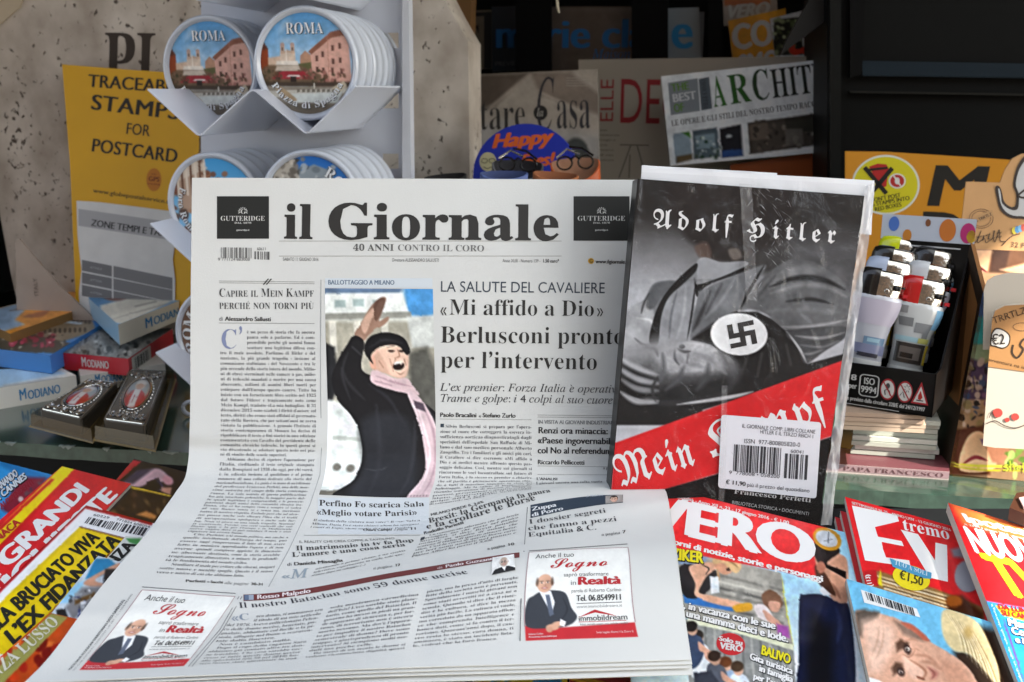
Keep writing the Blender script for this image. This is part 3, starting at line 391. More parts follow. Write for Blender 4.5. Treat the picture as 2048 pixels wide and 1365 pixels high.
-36,-22,4,-18,11,-10,16,-4,21,2,22,8,20,12,20,16,16,20,15,22,11,24,7,41,2,7,1,3,6,-1,4,-16,4,-38,-1,-21,-3,-39,-12,-32,-18,-26,-24,-16,-28,-5,-28,6,-29,
18,-25,27,-17,36,-8,-23,-48,-25,-33,-28,-21,-27,-7,-17,2,-14,6,-10,8,-4,8,2,6,4,6,28,4,8,6,5,8,2,10,-3,11,-6,9,-12,5,-14,2,-20,-3,-15,-10,-11,-15,-4,-19,
6,-23,18,-19,28,-12,36,-4,36,5,36,13,32,20,30,28,24,32,18,38,40,18,34,22,28,24,22,26,13,25,5,24,-4,16,-8,13,12,354,289,22,9,12,-5,5,-16,-2,-13,-6,-16,-10,
-18,-29,-36,-18,-18,-43,-28,23,66,23,47,3,103,264,3,35,168,20,76,136,-62,-4,-10,-19,-12,16,-23,5,-21,-2,-22,-8,-22,-11,-20,-15,-18,-17,-13,-19,-9,-19,-3,
-19,3,-20,11,-14,15,-10,20,-3,24,5,24,14,-10,-20,-106,-50,-36,-55,4,-16,10,-13,16,-7,22,-3,38,10,38,29,37,47,37,62,41,19,37,27,-10,10,-28,-22,15,140,138,
8,2,8,-4,4,-9,-4,-15,-24,-46,-13,-18,-26,-28,-13,-8,-12,-3,-8,3,-4,6,2,9,24,44,36,47,9,45,-40,42,18,-39,-70,-28,-34,-17,-7,-13,5,-4,16,6,25,21,25,3,110,
288,1,45,226,152,-14,2,-38,-14,-47,-42,3,21,-5,25,-15,9,-19,-4,-19,-13,-44,-42,10,-10,32,32,4,2,3,-4,-5,-10,-14,-22,-59,-86,75,4,66,86,18,19,29,25,19,8,
2,-4,-2,-4,-45,-53,-9,-15,-4,-23,2,-17,8,-14,12,-8,14,-3,8,1,24,10,44,38,-10,10,-36,-30,-16,-10,-2,1,-2,3,4,10,34,46,14,25,1,11,-3,18,-6,13,3,111,224,2,
29,162,151,-22,3,-22,-2,-22,-8,-21,-11,-20,-14,-17,-17,-14,-18,-8,-18,-3,-18,4,-21,11,-16,18,-11,22,-4,32,6,32,18,17,2,18,6,17,10,18,13,-10,11,-18,-13,
-18,-7,16,18,10,16,7,16,2,16,-3,20,-10,14,18,140,134,10,4,10,-4,2,-11,-8,-32,-24,-37,-10,-3,-16,-12,-2,-7,2,-8,-14,-8,-11,-4,-6,4,-2,9,1,9,10,24,26,42,
18,21,]                                         # outlines in 1/500 em: family, character, advance, loops, then steps from point to point
def _glyphs():
    it = iter(GLYPHS); out = {}
    for fam in it:
        ch = chr(next(it)); adv = next(it) / 500; L = []
        for _ in range(next(it)):
            P = []; x = y = 0
            for _ in range(next(it)):
                x += next(it); y += next(it); P.append((x / 500, y / 500))
            L.append(P)
        out['sifc'[fam] + ch] = (adv, L)
    return out
GL = _glyphs(); _tc = bpy.data.curves.new('type', 'FONT'); _tc.size = 1; _tc.resolution_u = 4; _to = bpy.data.objects.new('type', _tc)
_gc = {}
def _mesh(o):
    me = o.to_mesh(); v = np.array([x.co[:2] for x in me.vertices]).reshape(-1, 2); f = np.array([p.vertices[:] for p in me.polygons], int).reshape(-1, 3)
    o.to_mesh_clear(); return v, f
ACC = {'à': ('a', -1), 'è': ('e', -1), 'é': ('e', 1), 'ì': ('i', -1), 'ò': ('o', -1), 'ù': ('u', -1), 'È': ('E', -1), 'É': ('E', 1), 'Ù': ('U', -1), 'À': ('A', -1), 'ü': ('u', 0)}
CAPH = {'s': .676, 'i': .653, 'f': .66, 'c': .7, 'n': .682}
def glyph(st, ch):
    """st: s/S/t serif bold, heavy, light; i italic; f blackletter; c script; b/B sans bold, heavy; n/m/N plain sans, medium, bold"""
    k = st + ch
    if k in _gc: return _gc[k]
    fam, off = {'s': ('s', 0), 'S': ('s', .009), 't': ('s', -.0085), 'i': ('i', 0), 'I': ('i', .01), 'f': ('f', 0), 'c': ('c', .004), 'b': ('n', 0), 'B': ('n', 0), 'n': ('n', 0), 'm': ('n', 0), 'N': ('n', 0)}[st]
    if fam != 'n' and ch in ACC and fam + ACC[ch][0] in GL:
        b, d = ACC[ch]; v, f, adv = glyph(st, b); x = (v[:, 0].min() + v[:, 0].max()) / 2; y = v[:, 1].max() + (.05 if b != 'i' else -.12)
        q = np.array([(x - .03 + d * .10, y + .15), (x + .04 + d * .10, y + .15), (x + .025 - d * .03, y), (x - .03 - d * .03, y)])
        if d == 0: q = np.array([(x - .1, y + .1), (x + .1, y + .1), (x + .1, y), (x - .1, y)])
        r = (np.vstack((v, q)), np.vstack((f, np.array([(0, 1, 2), (0, 2, 3)]) + len(v))), adv)
    elif fam != 'n' and fam + ch in GL:
        adv, L = GL[fam + ch]
        cu = bpy.data.curves.new('g', 'CURVE'); cu.dimensions = '2D'; cu.fill_mode = 'BOTH'; cu.offset = off
        for P in L:
            sp = cu.splines.new('POLY'); sp.points.add(len(P) - 1); sp.use_cyclic_u = True
            sp.points.foreach_set('co', np.array([(x, y, 0, 1) for x, y in P]).ravel())
        o = bpy.data.objects.new('g', cu); v, f = _mesh(o); bpy.data.objects.remove(o); bpy.data.curves.remove(cu)
        if len(v) == 0: v = np.zeros((3, 2)); f = np.array([(0, 1, 2)])
        r = (v, f, adv)
    else:
        _tc.offset = off if fam == 'n' else {'s': .004, 'f': .01}.get(fam, 0) + max(off, 0)
        _tc.body = ch; v, f = _mesh(_to)
        def mx(t):
            _tc.body = t; return _mesh(_to)[0][:, 0].max()
        adv = mx('|' + ch + '|') - mx('||')
        r = (v, f, adv)
    _gc[k] = r; return r
def layout(s, st, track=0.0):
    x = 0; V_, F_ = [], []; n = 0
    for ch in s:
        if ch == ' ': x += .27 + track; continue
        v, f, adv = glyph(st, ch)
        if len(v): V_.append(v + (x, 0)); F_.append(f + n); n += len(v)
        x += adv + track
    x = max(x - track, 1e-3)
    cap = CAPH[{'S': 's', 't': 's', 'I': 'i', 'b': 'n', 'B': 'n', 'm': 'n', 'N': 'n'}.get(st, st)]
    if not V_: return np.zeros((0, 2)), np.zeros((0, 3), int), x / cap
    return np.vstack(V_) / cap, np.vstack(F_), x / cap
OFF = 0.00022
def text(mb, surf, s, p0, p1, h, st='n', m='2a2a29', off=OFF, track=0.0, up=None, fit=True, align='l', arc=0, rough=.6):
    """baseline p0 -> p1 (surface/photo coordinates), h capital height there; up: explicit point above p0 instead"""
    v, f, wd = layout(s, st, track)
    if not len(v): return
    a = surf.s2(np.float64(p0[0]), np.float64(p0[1])); b = surf.s2(np.float64(p1[0]), np.float64(p1[1]))
    if up is None:
        dx, dy = p1[0] - p0[0], p1[1] - p0[1]; L = math.hypot(dx, dy)
        up = (p0[0] + dy / L * h, p0[1] - dx / L * h)
    e = surf.s2(np.float64(up[0]), np.float64(up[1])) - a; bx = b - a
    if st in 'bBNm':
        k = {'b': .046, 'B': .085, 'N': .044, 'm': .02}[st]; n = len(v); sh = [(-k, 0), (0, 0), (k, 0)] + ([(0, k * .4), (0, -k * .4)] if st == 'B' else [])
        f = np.vstack([f + i * n for i in range(len(sh))]); v = np.vstack([v + q for q in sh]); off = off + np.repeat(np.arange(len(sh)) * 6e-6, n)
    x = v[:, 0] / wd if fit else v[:, 0] * np.linalg.norm(e) / np.linalg.norm(bx)
    if not fit and align != 'l':
        x = x + (1 - wd * np.linalg.norm(e) / np.linalg.norm(bx)) * (1 if align == 'r' else .5)
    y = v[:, 1] + (arc * 4 * x * (1 - x) if arc else 0)
    q = a + x[:, None] * bx + y[:, None] * e
    mb.add(surf.to3(q[:, 0], q[:, 1], off), f, m if not isinstance(m, str) else mat(m, rough))
def rect(mb, surf, x0, y0, x1, y1, m, off=OFF * .7, nx=1, ny=1, sk=0, rough=.6):
    def fn(u, v):
        X = x0 + (x1 - x0) * u; Y = y0 + (y1 - y0) * v + sk * u
        q = surf.s2(X, Y); return surf.to3(q[..., 0], q[..., 1], off)
    mb.sheet(fn, nx, ny, m if not isinstance(m, str) else mat(m, rough))
def shape(mb, surf, pts, m, off=OFF * .8, rough=.6):
    p = np.asarray(pts, float); q = surf.s2(p[:, 0], p[:, 1])
    mb.poly(surf.to3(q[:, 0], q[:, 1], off), m if not isinstance(m, str) else mat(m, rough))
def stroke(mb, surf, pts, wd, m, off=OFF, close=False, rough=.6):
    p = np.asarray(pts, float)
    if close: p = np.vstack((p, p[:1]))
    d = np.gradient(p, axis=0) if len(p) > 2 else np.repeat((p[1] - p[0])[None], 2, 0)
    d /= np.linalg.norm(d, axis=1)[:, None] + 1e-9; nn = np.stack((-d[:, 1], d[:, 0]), -1) * wd / 2
    a, b = p + nn, p - nn; q = np.vstack((a, b)); q = surf.s2(q[:, 0], q[:, 1]); k = len(p)
    mb.add(surf.to3(q[:, 0], q[:, 1], off), [(i, i + 1, i + 1 + k, i + k) for i in range(k - 1)], m if not isinstance(m, str) else mat(m, rough))
def ell(cx, cy, rx, ry, n=48, rot=0):
    t = np.arange(n) * 2 * math.pi / n; c, s_ = math.cos(rot), math.sin(rot); x, y = rx * np.cos(t), ry * np.sin(t)
    return np.stack((cx + x * c - y * s_, cy + x * s_ + y * c), -1)
def barcode(mb, surf, TL, TR, BL, m='222222', n=46, seed=1, off=OFF):
    r = random.Random(seed); TL, TR, BL = map(np.array, (TL, TR, BL)); x = 0; bars = []
    while x < n:
        w_ = r.choice((1, 1, 2, 3)); bars.append((x, x + w_)); x += w_ + r.choice((1, 1, 2))
    for a, b in bars:
        a, b = min(a / n, 1), min(b / n, 1)
        shape(mb, surf, [TL + (TR - TL) * a, TL + (TR - TL) * b, TL + (TR - TL) * b + BL - TL, TL + (TR - TL) * a + BL - TL], m, off)
def column(mb, surf, lines, c00, c01, c10, c11, st='t', m='505052', cap=.60, off=OFF, just=True):
    """justified body copy: first and last baseline given left, right; '~' indents a line, '|' ends a paragraph"""
    S = lambda p: surf.s2(np.float64(p[0]), np.float64(p[1]))
    a, b, c, d = S(c00), S(c01), S(c10), S(c11); n = len(lines)
    up0 = (a - c) / (n - 1) * cap
    for i, ln in enumerate(lines):
        if not ln: continue
        t = i / (n - 1); p = a + (c - a) * t; q = b + (d - b) * t; x0 = 0.0
        if ln[0] == '~': x0 = .06; ln = ln[1:]
        if ln[0] == '#': x0 = .27; ln = ln[1:]
        end = ln.endswith('|'); ln = ln.rstrip('|')
        words = ln.split(' '); L = [layout(w_, st) for w_ in words]; tot = sum(l[2] for l in L)
        wid = np.linalg.norm(q - p) / np.linalg.norm(up0) * (1 - x0)
        sp = .38; k = 1.0
        if len(words) > 1 and not end and just: sp = (wid - tot) / (len(words) - 1)
        if sp < .28 or (sp > .9 and not end):
            k = wid / (tot + .38 * (len(words) - 1)); sp = .38 * k
            k = k if not end else min(k, 1)
        x = 0; e = (q - p) / np.linalg.norm(q - p) * np.linalg.norm(up0); o = p + (q - p) * x0
        for v, f, wd in L:
            if len(v):
                g = o + (v[:, :1] * k + x) * e + v[:, 1:] * up0; mb.add(surf.to3(g[:, 0], g[:, 1], off), f, mat(m, .7))
            x += wd * k + sp

# ---------------------------------------------------------------- painting of printed pictures (sRGB raster in photo pixels)
def catmull(p, n=8, closed=True):
    p = np.asarray(p, float); k = len(p); out = []
    for i in range(k if closed else k - 1):
        if closed: a, b, c, d = p[i - 1], p[i], p[(i + 1) % k], p[(i + 2) % k]
        else: a, b, c, d = p[max(i - 1, 0)], p[i], p[i + 1], p[min(i + 2, k - 1)]
        t = np.linspace(0, 1, n, endpoint=False)[:, None]
        out.append(.5 * (2 * b + (c - a) * t + (2 * a - 5 * b + 4 * c - d) * t ** 2 + (3 * b - a - 3 * c + d) * t ** 3))
    if not closed: out.append(p[-1:])
    return np.vstack(out)
class Cv:
    def __init__(s, x0, y0, x1, y1, col, res=2.0):
        s.x0, s.y0, s.res = x0, y0, res; s.w = max(2, int((x1 - x0) / res) + 1); s.h = max(2, int((y1 - y0) / res) + 1)
        s.a = np.empty((s.h, s.w, 3)); s.a[:] = rgb(col); s.X, s.Y = np.meshgrid(x0 + np.arange(s.w) * res, y0 + np.arange(s.h) * res)
    def _win(s, xa, ya, xb, yb):
        i0 = max(0, int((ya - s.y0) / s.res)); i1 = min(s.h, int((yb - s.y0) / s.res) + 2); j0 = max(0, int((xa - s.x0) / s.res)); j1 = min(s.w, int((xb - s.x0) / s.res) + 2)
        return (slice(i0, max(i0, i1)), slice(j0, max(j0, j1)))
    def _mix(s, W, mk, col, a):
        mk = (np.clip(mk, 0, 1) * a)[..., None]
        c = col(s.X[W], s.Y[W]) if callable(col) else rgb(col)
        s.a[W] = s.a[W] * (1 - mk) + c * mk; return s
    def poly(s, pts, col, soft=1.5, a=1.0, sm=False):
        p = catmull(pts, 6) if sm else np.asarray(pts, float); soft = max(soft, s.res * .8)
        W = s._win(p[:, 0].min() - soft, p[:, 1].min() - soft, p[:, 0].max() + soft, p[:, 1].max() + soft); X, Y = s.X[W], s.Y[W]
        if X.size == 0: return s
        ins = np.zeros(X.shape, bool); D = np.full(X.shape, 1e9)
        for i in range(len(p)):
            x1, y1 = p[i - 1]; x2, y2 = p[i]; dx, dy = x2 - x1, y2 - y1; L = dx * dx + dy * dy
            if L < 1e-9: continue
            t = np.clip(((X - x1) * dx + (Y - y1) * dy) / L, 0, 1); D = np.minimum(D, (X - x1 - t * dx) ** 2 + (Y - y1 - t * dy) ** 2)
            if dy: ins ^= ((y1 > Y) != (y2 > Y)) & (X < dx * (Y - y1) / dy + x1)
        sd = np.sqrt(D) * np.where(ins, 1, -1); return s._mix(W, .5 + sd / soft, col, a)
    def ell(s, cx, cy, rx, ry, col, soft=1.5, a=1.0, rot=0.0):
        r = max(rx, ry) + soft; W = s._win(cx - r, cy - r, cx + r, cy + r); X, Y = s.X[W] - cx, s.Y[W] - cy
        if X.size == 0: return s
        c, q = math.cos(rot), math.sin(rot); x, y = (X * c + Y * q) / rx, (-X * q + Y * c) / ry
        return s._mix(W, .5 + (1 - np.hypot(x, y)) * min(rx, ry) / max(soft, s.res * .8), col, a)
    def line(s, pts, wd, col, soft=1.5, a=1.0, sm=True):
        p = catmull(pts, 6, False) if sm and len(pts) > 2 else np.asarray(pts, float); r = wd + soft
        W = s._win(p[:, 0].min() - r, p[:, 1].min() - r, p[:, 0].max() + r, p[:, 1].max() + r); X, Y = s.X[W], s.Y[W]
        if X.size == 0: return s
        K = np.full(X.shape, -1e9); n = len(p) - 1      # curved strokes swell in the middle and taper to their ends
        for i in range(1, len(p)):
            x1, y1 = p[i - 1]; dx, dy = p[i] - p[i - 1]; L = dx * dx + dy * dy + 1e-9
            t = np.clip(((X - x1) * dx + (Y - y1) * dy) / L, 0, 1); f = 1 if n < 6 else np.sin(np.pi * np.clip((i - 1 + t) / n, .03, .97)) ** .8 * 1.25
            K = np.maximum(K, wd / 2 * f - np.sqrt((X - x1 - t * dx) ** 2 + (Y - y1 - t * dy) ** 2))
        return s._mix(W, .5 + K / max(soft, s.res * .8), col, a)
    def grad(s, pa, ca, pb, cb, mask=None):
        pa, pb = np.array(pa, float), np.array(pb, float); d = pb - pa
        t = np.clip(((s.X - pa[0]) * d[0] + (s.Y - pa[1]) * d[1]) / (d @ d), 0, 1)[..., None]
        s.a = rgb(ca) * (1 - t) + rgb(cb) * t; return s
    def field(s, scale, seed=0, stretch=(1, 1)):
        r = np.random.default_rng(seed); gx = (s.X - s.x0) / scale * stretch[0]; gy = (s.Y - s.y0) / scale * stretch[1]; n = np.zeros(s.X.shape); am = 1.0
        for o in range(3):
            T = r.random((64, 64)) - .5; x, y = gx * 2 ** o, gy * 2 ** o; i, j = np.floor(x).astype(int), np.floor(y).astype(int)
            fx, fy = x - i, y - j; fx = fx * fx * (3 - 2 * fx); fy = fy * fy * (3 - 2 * fy); g = lambda a, b: T[b % 64, a % 64]
            n += am * ((g(i, j) * (1 - fx) + g(i + 1, j) * fx) * (1 - fy) + (g(i, j + 1) * (1 - fx) + g(i + 1, j + 1) * fx) * fy); am *= .55
        return n
    def noise(s, amp, scale, seed=0, box=None, stretch=(1, 1)):
        W = (slice(None), slice(None)) if box is None else s._win(*box)
        s.a[W] = np.clip(s.a[W] * (1 + amp * 2 * s.field(scale, seed, stretch)[W][..., None]), 0, 1); return s
    def photo(s, k=1.0):                            # photographic texture: uneven edges, local contrast, tone variation, grain
        if getattr(s, 'done', False): return s
        s.done = True; q = s.res; dx, dy = s.field(9 * q, 1) * 1.3 * k, s.field(9 * q, 2) * 1.3 * k; I, J = np.indices(s.X.shape)
        s.a = s.a[np.clip((I + dy).round().astype(int), 0, s.h - 1), np.clip((J + dx).round().astype(int), 0, s.w - 1)]
        s.a = np.clip(.5 + (s.a - .47) * (1 + .16 * k), .02, .97)
        B = s.a.mean(-1); L = B.copy()
        for d in (1, 2, 3): B = (B + np.roll(B, d, 0) + np.roll(B, -d, 0) + np.roll(B, d, 1) + np.roll(B, -d, 1)) / 5
        rel = np.roll(B, -2, 1) - np.roll(B, 2, 1) + np.roll(B, -2, 0) - np.roll(B, 2, 0)
        s.a = s.a + k * ((L - B) * .55 + np.clip(rel, -.25, .25) * .12)[..., None]
        s.a = np.clip(s.a * (1 + k * (.15 * s.field(22 * q, 3) + .07 * s.field(6 * q, 4) + .07 * s.field(2 * q, 5)))[..., None], 0, 1); return s
    def blobs(s, box, n, cols, rmin, rmax, seed=0, soft=2, a=.9, asp=(.4, 1)):
        r = random.Random(seed)
        for _ in range(n): 
            q = r.uniform(rmin, rmax); s.ell(r.uniform(box[0], box[2]), r.uniform(box[1], box[3]), q, q * r.uniform(*asp), r.choice(cols), soft, a, r.uniform(0, 3.1))
        return s
    def at(s, x, y):
        gx = np.clip((np.asarray(x) - s.x0) / s.res, 0, s.w - 1.001); gy = np.clip((np.asarray(y) - s.y0) / s.res, 0, s.h - 1.001)
        i, j = gx.astype(int), gy.astype(int); fx, fy = (gx - i)[..., None], (gy - j)[..., None]; A = s.a
        return lin((A[j, i] * (1 - fx) + A[j, i + 1] * fx) * (1 - fy) + (A[j + 1, i] * (1 - fx) + A[j + 1, i + 1] * fx) * fy)
def face(c, cx, cy, r, skin='d9ab8e', hair='3a2a22', rot=0.0, dark='8a5a48', glasses=False, smile=True, bald=False):
    """a small printed portrait: head of half height r about (cx, cy)"""
    q = lambda x, y: (cx + r * (x * math.cos(rot) - y * math.sin(rot)), cy + r * (x * math.sin(rot) + y * math.cos(rot)))
    E = lambda x, y, a, b, col, soft, al=1: c.ell(*q(x, y), a * r, b * r, col, soft * r, al, rot)
    if not bald: E(0, -.25, .85, .88, hair, .1)
    E(0, .05, .70, .95, skin, .08); E(.25, .15, .4, .7, dark, .5, .25); E(-.72, .1, .12, .22, skin, .08); E(.72, .1, .12, .22, dark, .08)
    if bald: E(-.68, -.1, .14, .4, hair, .12, .8); E(.68, -.1, .14, .4, hair, .12, .8)
    else: E(0, -.78, .68, .34, hair, .15)
    for sx in (-1, 1):
        E(sx * .29, -.16, .17, .045, hair, .06, .8); E(sx * .28, 0, .13, .07, 'f4efe8', .05); E(sx * .28, 0, .065, .07, '2b201c', .04)
        if glasses: c.line([q(sx * .28 + .2 * math.cos(t), .02 + .17 * math.sin(t)) for t in np.linspace(0, 6.3, 14)], .05 * r, '1c1a1a', .05 * r)
    E(.02, .27, .11, .10, dark, .12, .6); E(-.03, .12, .05, .2, 'f3d3bd', .1, .5)
    E(0, .55, .28, .10 if smile else .06, '9c4a42', .06); 
    if smile: E(0, .53, .22, .045, 'f5efe9', .04)
def pic(mb, surf, corners, cv, step=2.0, off=OFF * .5, m=None, own=None, ph=.8):
    """picture cv printed on the quad; own=(W,H): cv coordinates run 0..W, 0..H over the quad, else they are photo pixels"""
    cv.photo(ph); c = np.asarray(corners, float); wd = max(np.linalg.norm(c[1] - c[0]), np.linalg.norm(c[2] - c[3])); hd = max(np.linalg.norm(c[3] - c[0]), np.linalg.norm(c[2] - c[1]))
    px = lambda u, v: ((1 - v) * ((1 - u) * c[0].reshape(2, 1) + u * c[1].reshape(2, 1)) + v * ((1 - u) * c[3].reshape(2, 1) + u * c[2].reshape(2, 1)))
    def fn(u, v):
        if hasattr(surf, 'lattice'):
            cs = [surf.s2(np.float64(x), np.float64(y)) for x, y in c]; u, v = u[:, None], v[:, None]
            q = (1 - v) * ((1 - u) * cs[0] + u * cs[1]) + v * ((1 - u) * cs[3] + u * cs[2])
        else: x, y = px(u, v); q = surf.s2(x, y)
        return surf.to3(q[..., 0], q[..., 1], off)
    def col(u, v):
        if own: return cv.at(u * own[0], v * own[1])
        x, y = px(u, v); return cv.at(x, y)
    mb.sheet(fn, max(1, int(wd / step)), max(1, int(hd / step)), m or printed(), col)

# ================================================================ the kiosk round the display
YAW = 10; AWX = 1.34; AX0 = .20
KX = np.array((math.cos(R(YAW)), -math.sin(R(YAW)), 0)); KY = np.array((math.sin(R(YAW)), math.cos(R(YAW)), 0)); KZ = np.array((0, 0, 1.))
ZS = -.298                                           # shelf height below the camera
def ground():
    mb = MB(); mb.sheet(lambda u, v: np.stack(((u - .5) * 60, (v - .5) * 60, np.zeros_like(u)), -1), 4, 4, mat('6a665f', .8, var=.15, vscale=3)); o = mb.build('pavement'); tag(o, kind='structure')
ground()
# the house fronts across the street, behind the viewer
def house(x0, x1, y, h, col, label):
    o = thing('town_house', label, 'house', ((x0 + x1) / 2, y, 0), 'houses across the street'); mb = MB(); mb.box(((x0 + x1) / 2, y - 2.5, h / 2), ((x1 - x0) / 2, 0, 0), (0, 2.5, 0), (0, 0, h / 2), mat(col, .85, var=.1, vscale=2)); mb.build('wall', o)
    for k in range(int(h / 3.2)):
        for x in np.arange(x0 + 1.2, x1 - .6, 2.4):
            mb = MB(); z = 1.8 + 3.2 * k; mb.box((x, y + .02, z), (.5, 0, 0), (0, .03, 0), (0, 0, .85), mat('2b3033', .2)); mb.box((x - .78, y + .04, z), (.25, 0, 0), (0, .03, 0), (0, 0, .9), mat('4a4238', .7)); mb.box((x + .78, y + .04, z), (.25, 0, 0), (0, .03, 0), (0, 0, .9), mat('4a4238', .7)); mb.build('window', o)
    return o
house(-14, -3.5, -9, 8, '8f6a4a', 'ochre town house across the street, the left one'); house(-3.3, 5, -9.4, 17, '9a7a62', 'pink brown town house across the street'); house(5.2, 9, -10, 5.5, '7d6a58', 'brown single-storey town house across the street, right end')
# shelf of dark green marble
shelfH = H(ZS)
a, b = shelfH.px(-260, 870), shelfH.px(2400, 1020)
GREEN = mat('33493f', .2, coat=.7, var=.35, vscale=60, spec=.5); CHIP = mat('747d78', .6, var=.4, vscale=160)
mb = MB(); back = KY * .45; dn = np.array((0, 0, -.012))
n = 60; fr = [a + (b - a) * t + np.array((0, RNG.normal(0, .0006), RNG.normal(0, .0005))) for t in np.linspace(0, 1, n)]
mb.prism(fr + [b + back, a + back], dn, GREEN)
t = thing('display_shelf', 'dark green marble shelf with a chipped front edge, running behind the magazines', 'shelf', (a + b) / 2)
mb.build('slab', t)
r = random.Random(4); x = 0.02                       # chipped, paler arris: each chip a part
while x < .98:
    w_ = r.uniform(.003, .016)
    if r.random() < .55 and x < .6:
        k = 8; p = np.linspace(x, x + w_, k); top = [a + (b - a) * q + KY * r.uniform(.0003, .0016) + KZ * .0005 for q in p]; edge = [a + (b - a) * q - KY * .0012 + KZ * .0004 for q in p]; fr2 = [a + (b - a) * q - KY * .0012 - KZ * r.uniform(.0004, .0032) * math.sin(math.pi * (i + .5) / k) for i, q in enumerate(p)]
        mb = MB(); mb.add(top + edge + fr2, [(i, i + 1, k + i + 1, k + i) for i in range(k - 1)] + [(k + i, k + i + 1, 2 * k + i + 1, 2 * k + i) for i in range(k - 1)], CHIP); mb.build('chip', t)
    x += w_ * r.uniform(.8, 1.8)
# sloping magazine table in front of the shelf, and the kiosk body
DARK = mat('121416', .7, spec=.15)
TP = P3(at(1335, 1000, .690), at(1382, 1320, .552), at(300, 1120, .640))
mb = MB(); pts = [at(-500, 985, .86), at(2500, 985, .72)]
c0 = [TP.px(-500, 960), TP.px(2500, 960), TP.px(2300, 1700), TP.px(-300, 1700)]
c0 = [p - np.array((0, 0, .022)) for p in c0]; mb.prism(c0, (0, 0, -.02), DARK); o = mb.build('magazine_table'); tag(o, 'dark sloping table carrying the magazines in front of the marble shelf', 'table')
mb = MB(); k0 = np.array((-1.1, 0.80, 0)); 
def kbox(mb, x0, x1, y0, y1, z0, z1, m):             # box in the kiosk's own axes, z relative to the camera
    c = KX * (x0 + x1) / 2 + KY * (y0 + y1) / 2 + KZ * (CAM[2] + (z0 + z1) / 2); mb.box(c, KX * (x1 - x0) / 2, KY * (y1 - y0) / 2, KZ * (z1 - z0) / 2, m)
kbox(mb, -1.1, 1.5, .86, 1.75, -1.49, ZS - .02, DARK)
o = mb.build('kiosk_counter'); tag(o, 'dark counter body under the marble shelf', 'counter')
mb = MB(); kbox(mb, -1.1, 1.6, 1.62, 1.68, ZS - .015, .60, mat('0c0d0e', .8, spec=.1)); kbox(mb, -1.16, -1.1, .85, 1.68, ZS - .5, .60, DARK)
kbox(mb, -1.16, 1.6, 1.28, 1.62, .30, .36, mat('2a2a28', .8)); kbox(mb, -1.16, 1.6, .62, 1.68, .605, .66, mat('2a2a28', .8)); o = mb.build('kiosk_shell'); tag(o, 'dark back wall, side and ceiling of the newsstand', 'newsstand')
# unseen canopy, added to cut off the sun and glow as soft light
def canopy_diffuser():
    m = bpy.data.materials.new('canopy_diffuser'); m.use_nodes = True; n = m.node_tree; n.nodes.remove(n.nodes['Principled BSDF']); d = n.nodes.new('ShaderNodeBsdfDiffuse'); t = n.nodes.new('ShaderNodeBsdfTranslucent'); mx = n.nodes.new('ShaderNodeMixShader'); mx.inputs[0].default_value = .72
    for q in (d, t): q.inputs[0].default_value = (.82, .87, .90, 1)
    n.links.new(d.outputs[0], mx.inputs[1]); n.links.new(t.outputs[0], mx.inputs[2]); n.links.new(mx.outputs[0], n.nodes['Material Output'].inputs['Surface']); return m
aw = thing('added_canopy', 'unseen canopy added over the right half of the stand to block and soften the sun', 'added_canopy', (.8, .15, CAM[2] + .6)); az = CAM[2] + .60
mb = MB(); mb.sheet(lambda u, v: np.stack((AX0 + (AWX - AX0) * u, -.36 + .98 * v, az + .004 * np.sin(u * 14)), -1), 30, 4, canopy_diffuser()); mb.build('cloth', aw)
mb = MB(); mb.tube([(AWX, -.36, az), (AWX, .62, az)], .008, mat('8c8f90', .3, metal=.8)); mb.tube([(AX0, -.36, az), (AWX, -.36, az)], .008, mat('8c8f90', .3, metal=.8)); mb.build('frame', aw)

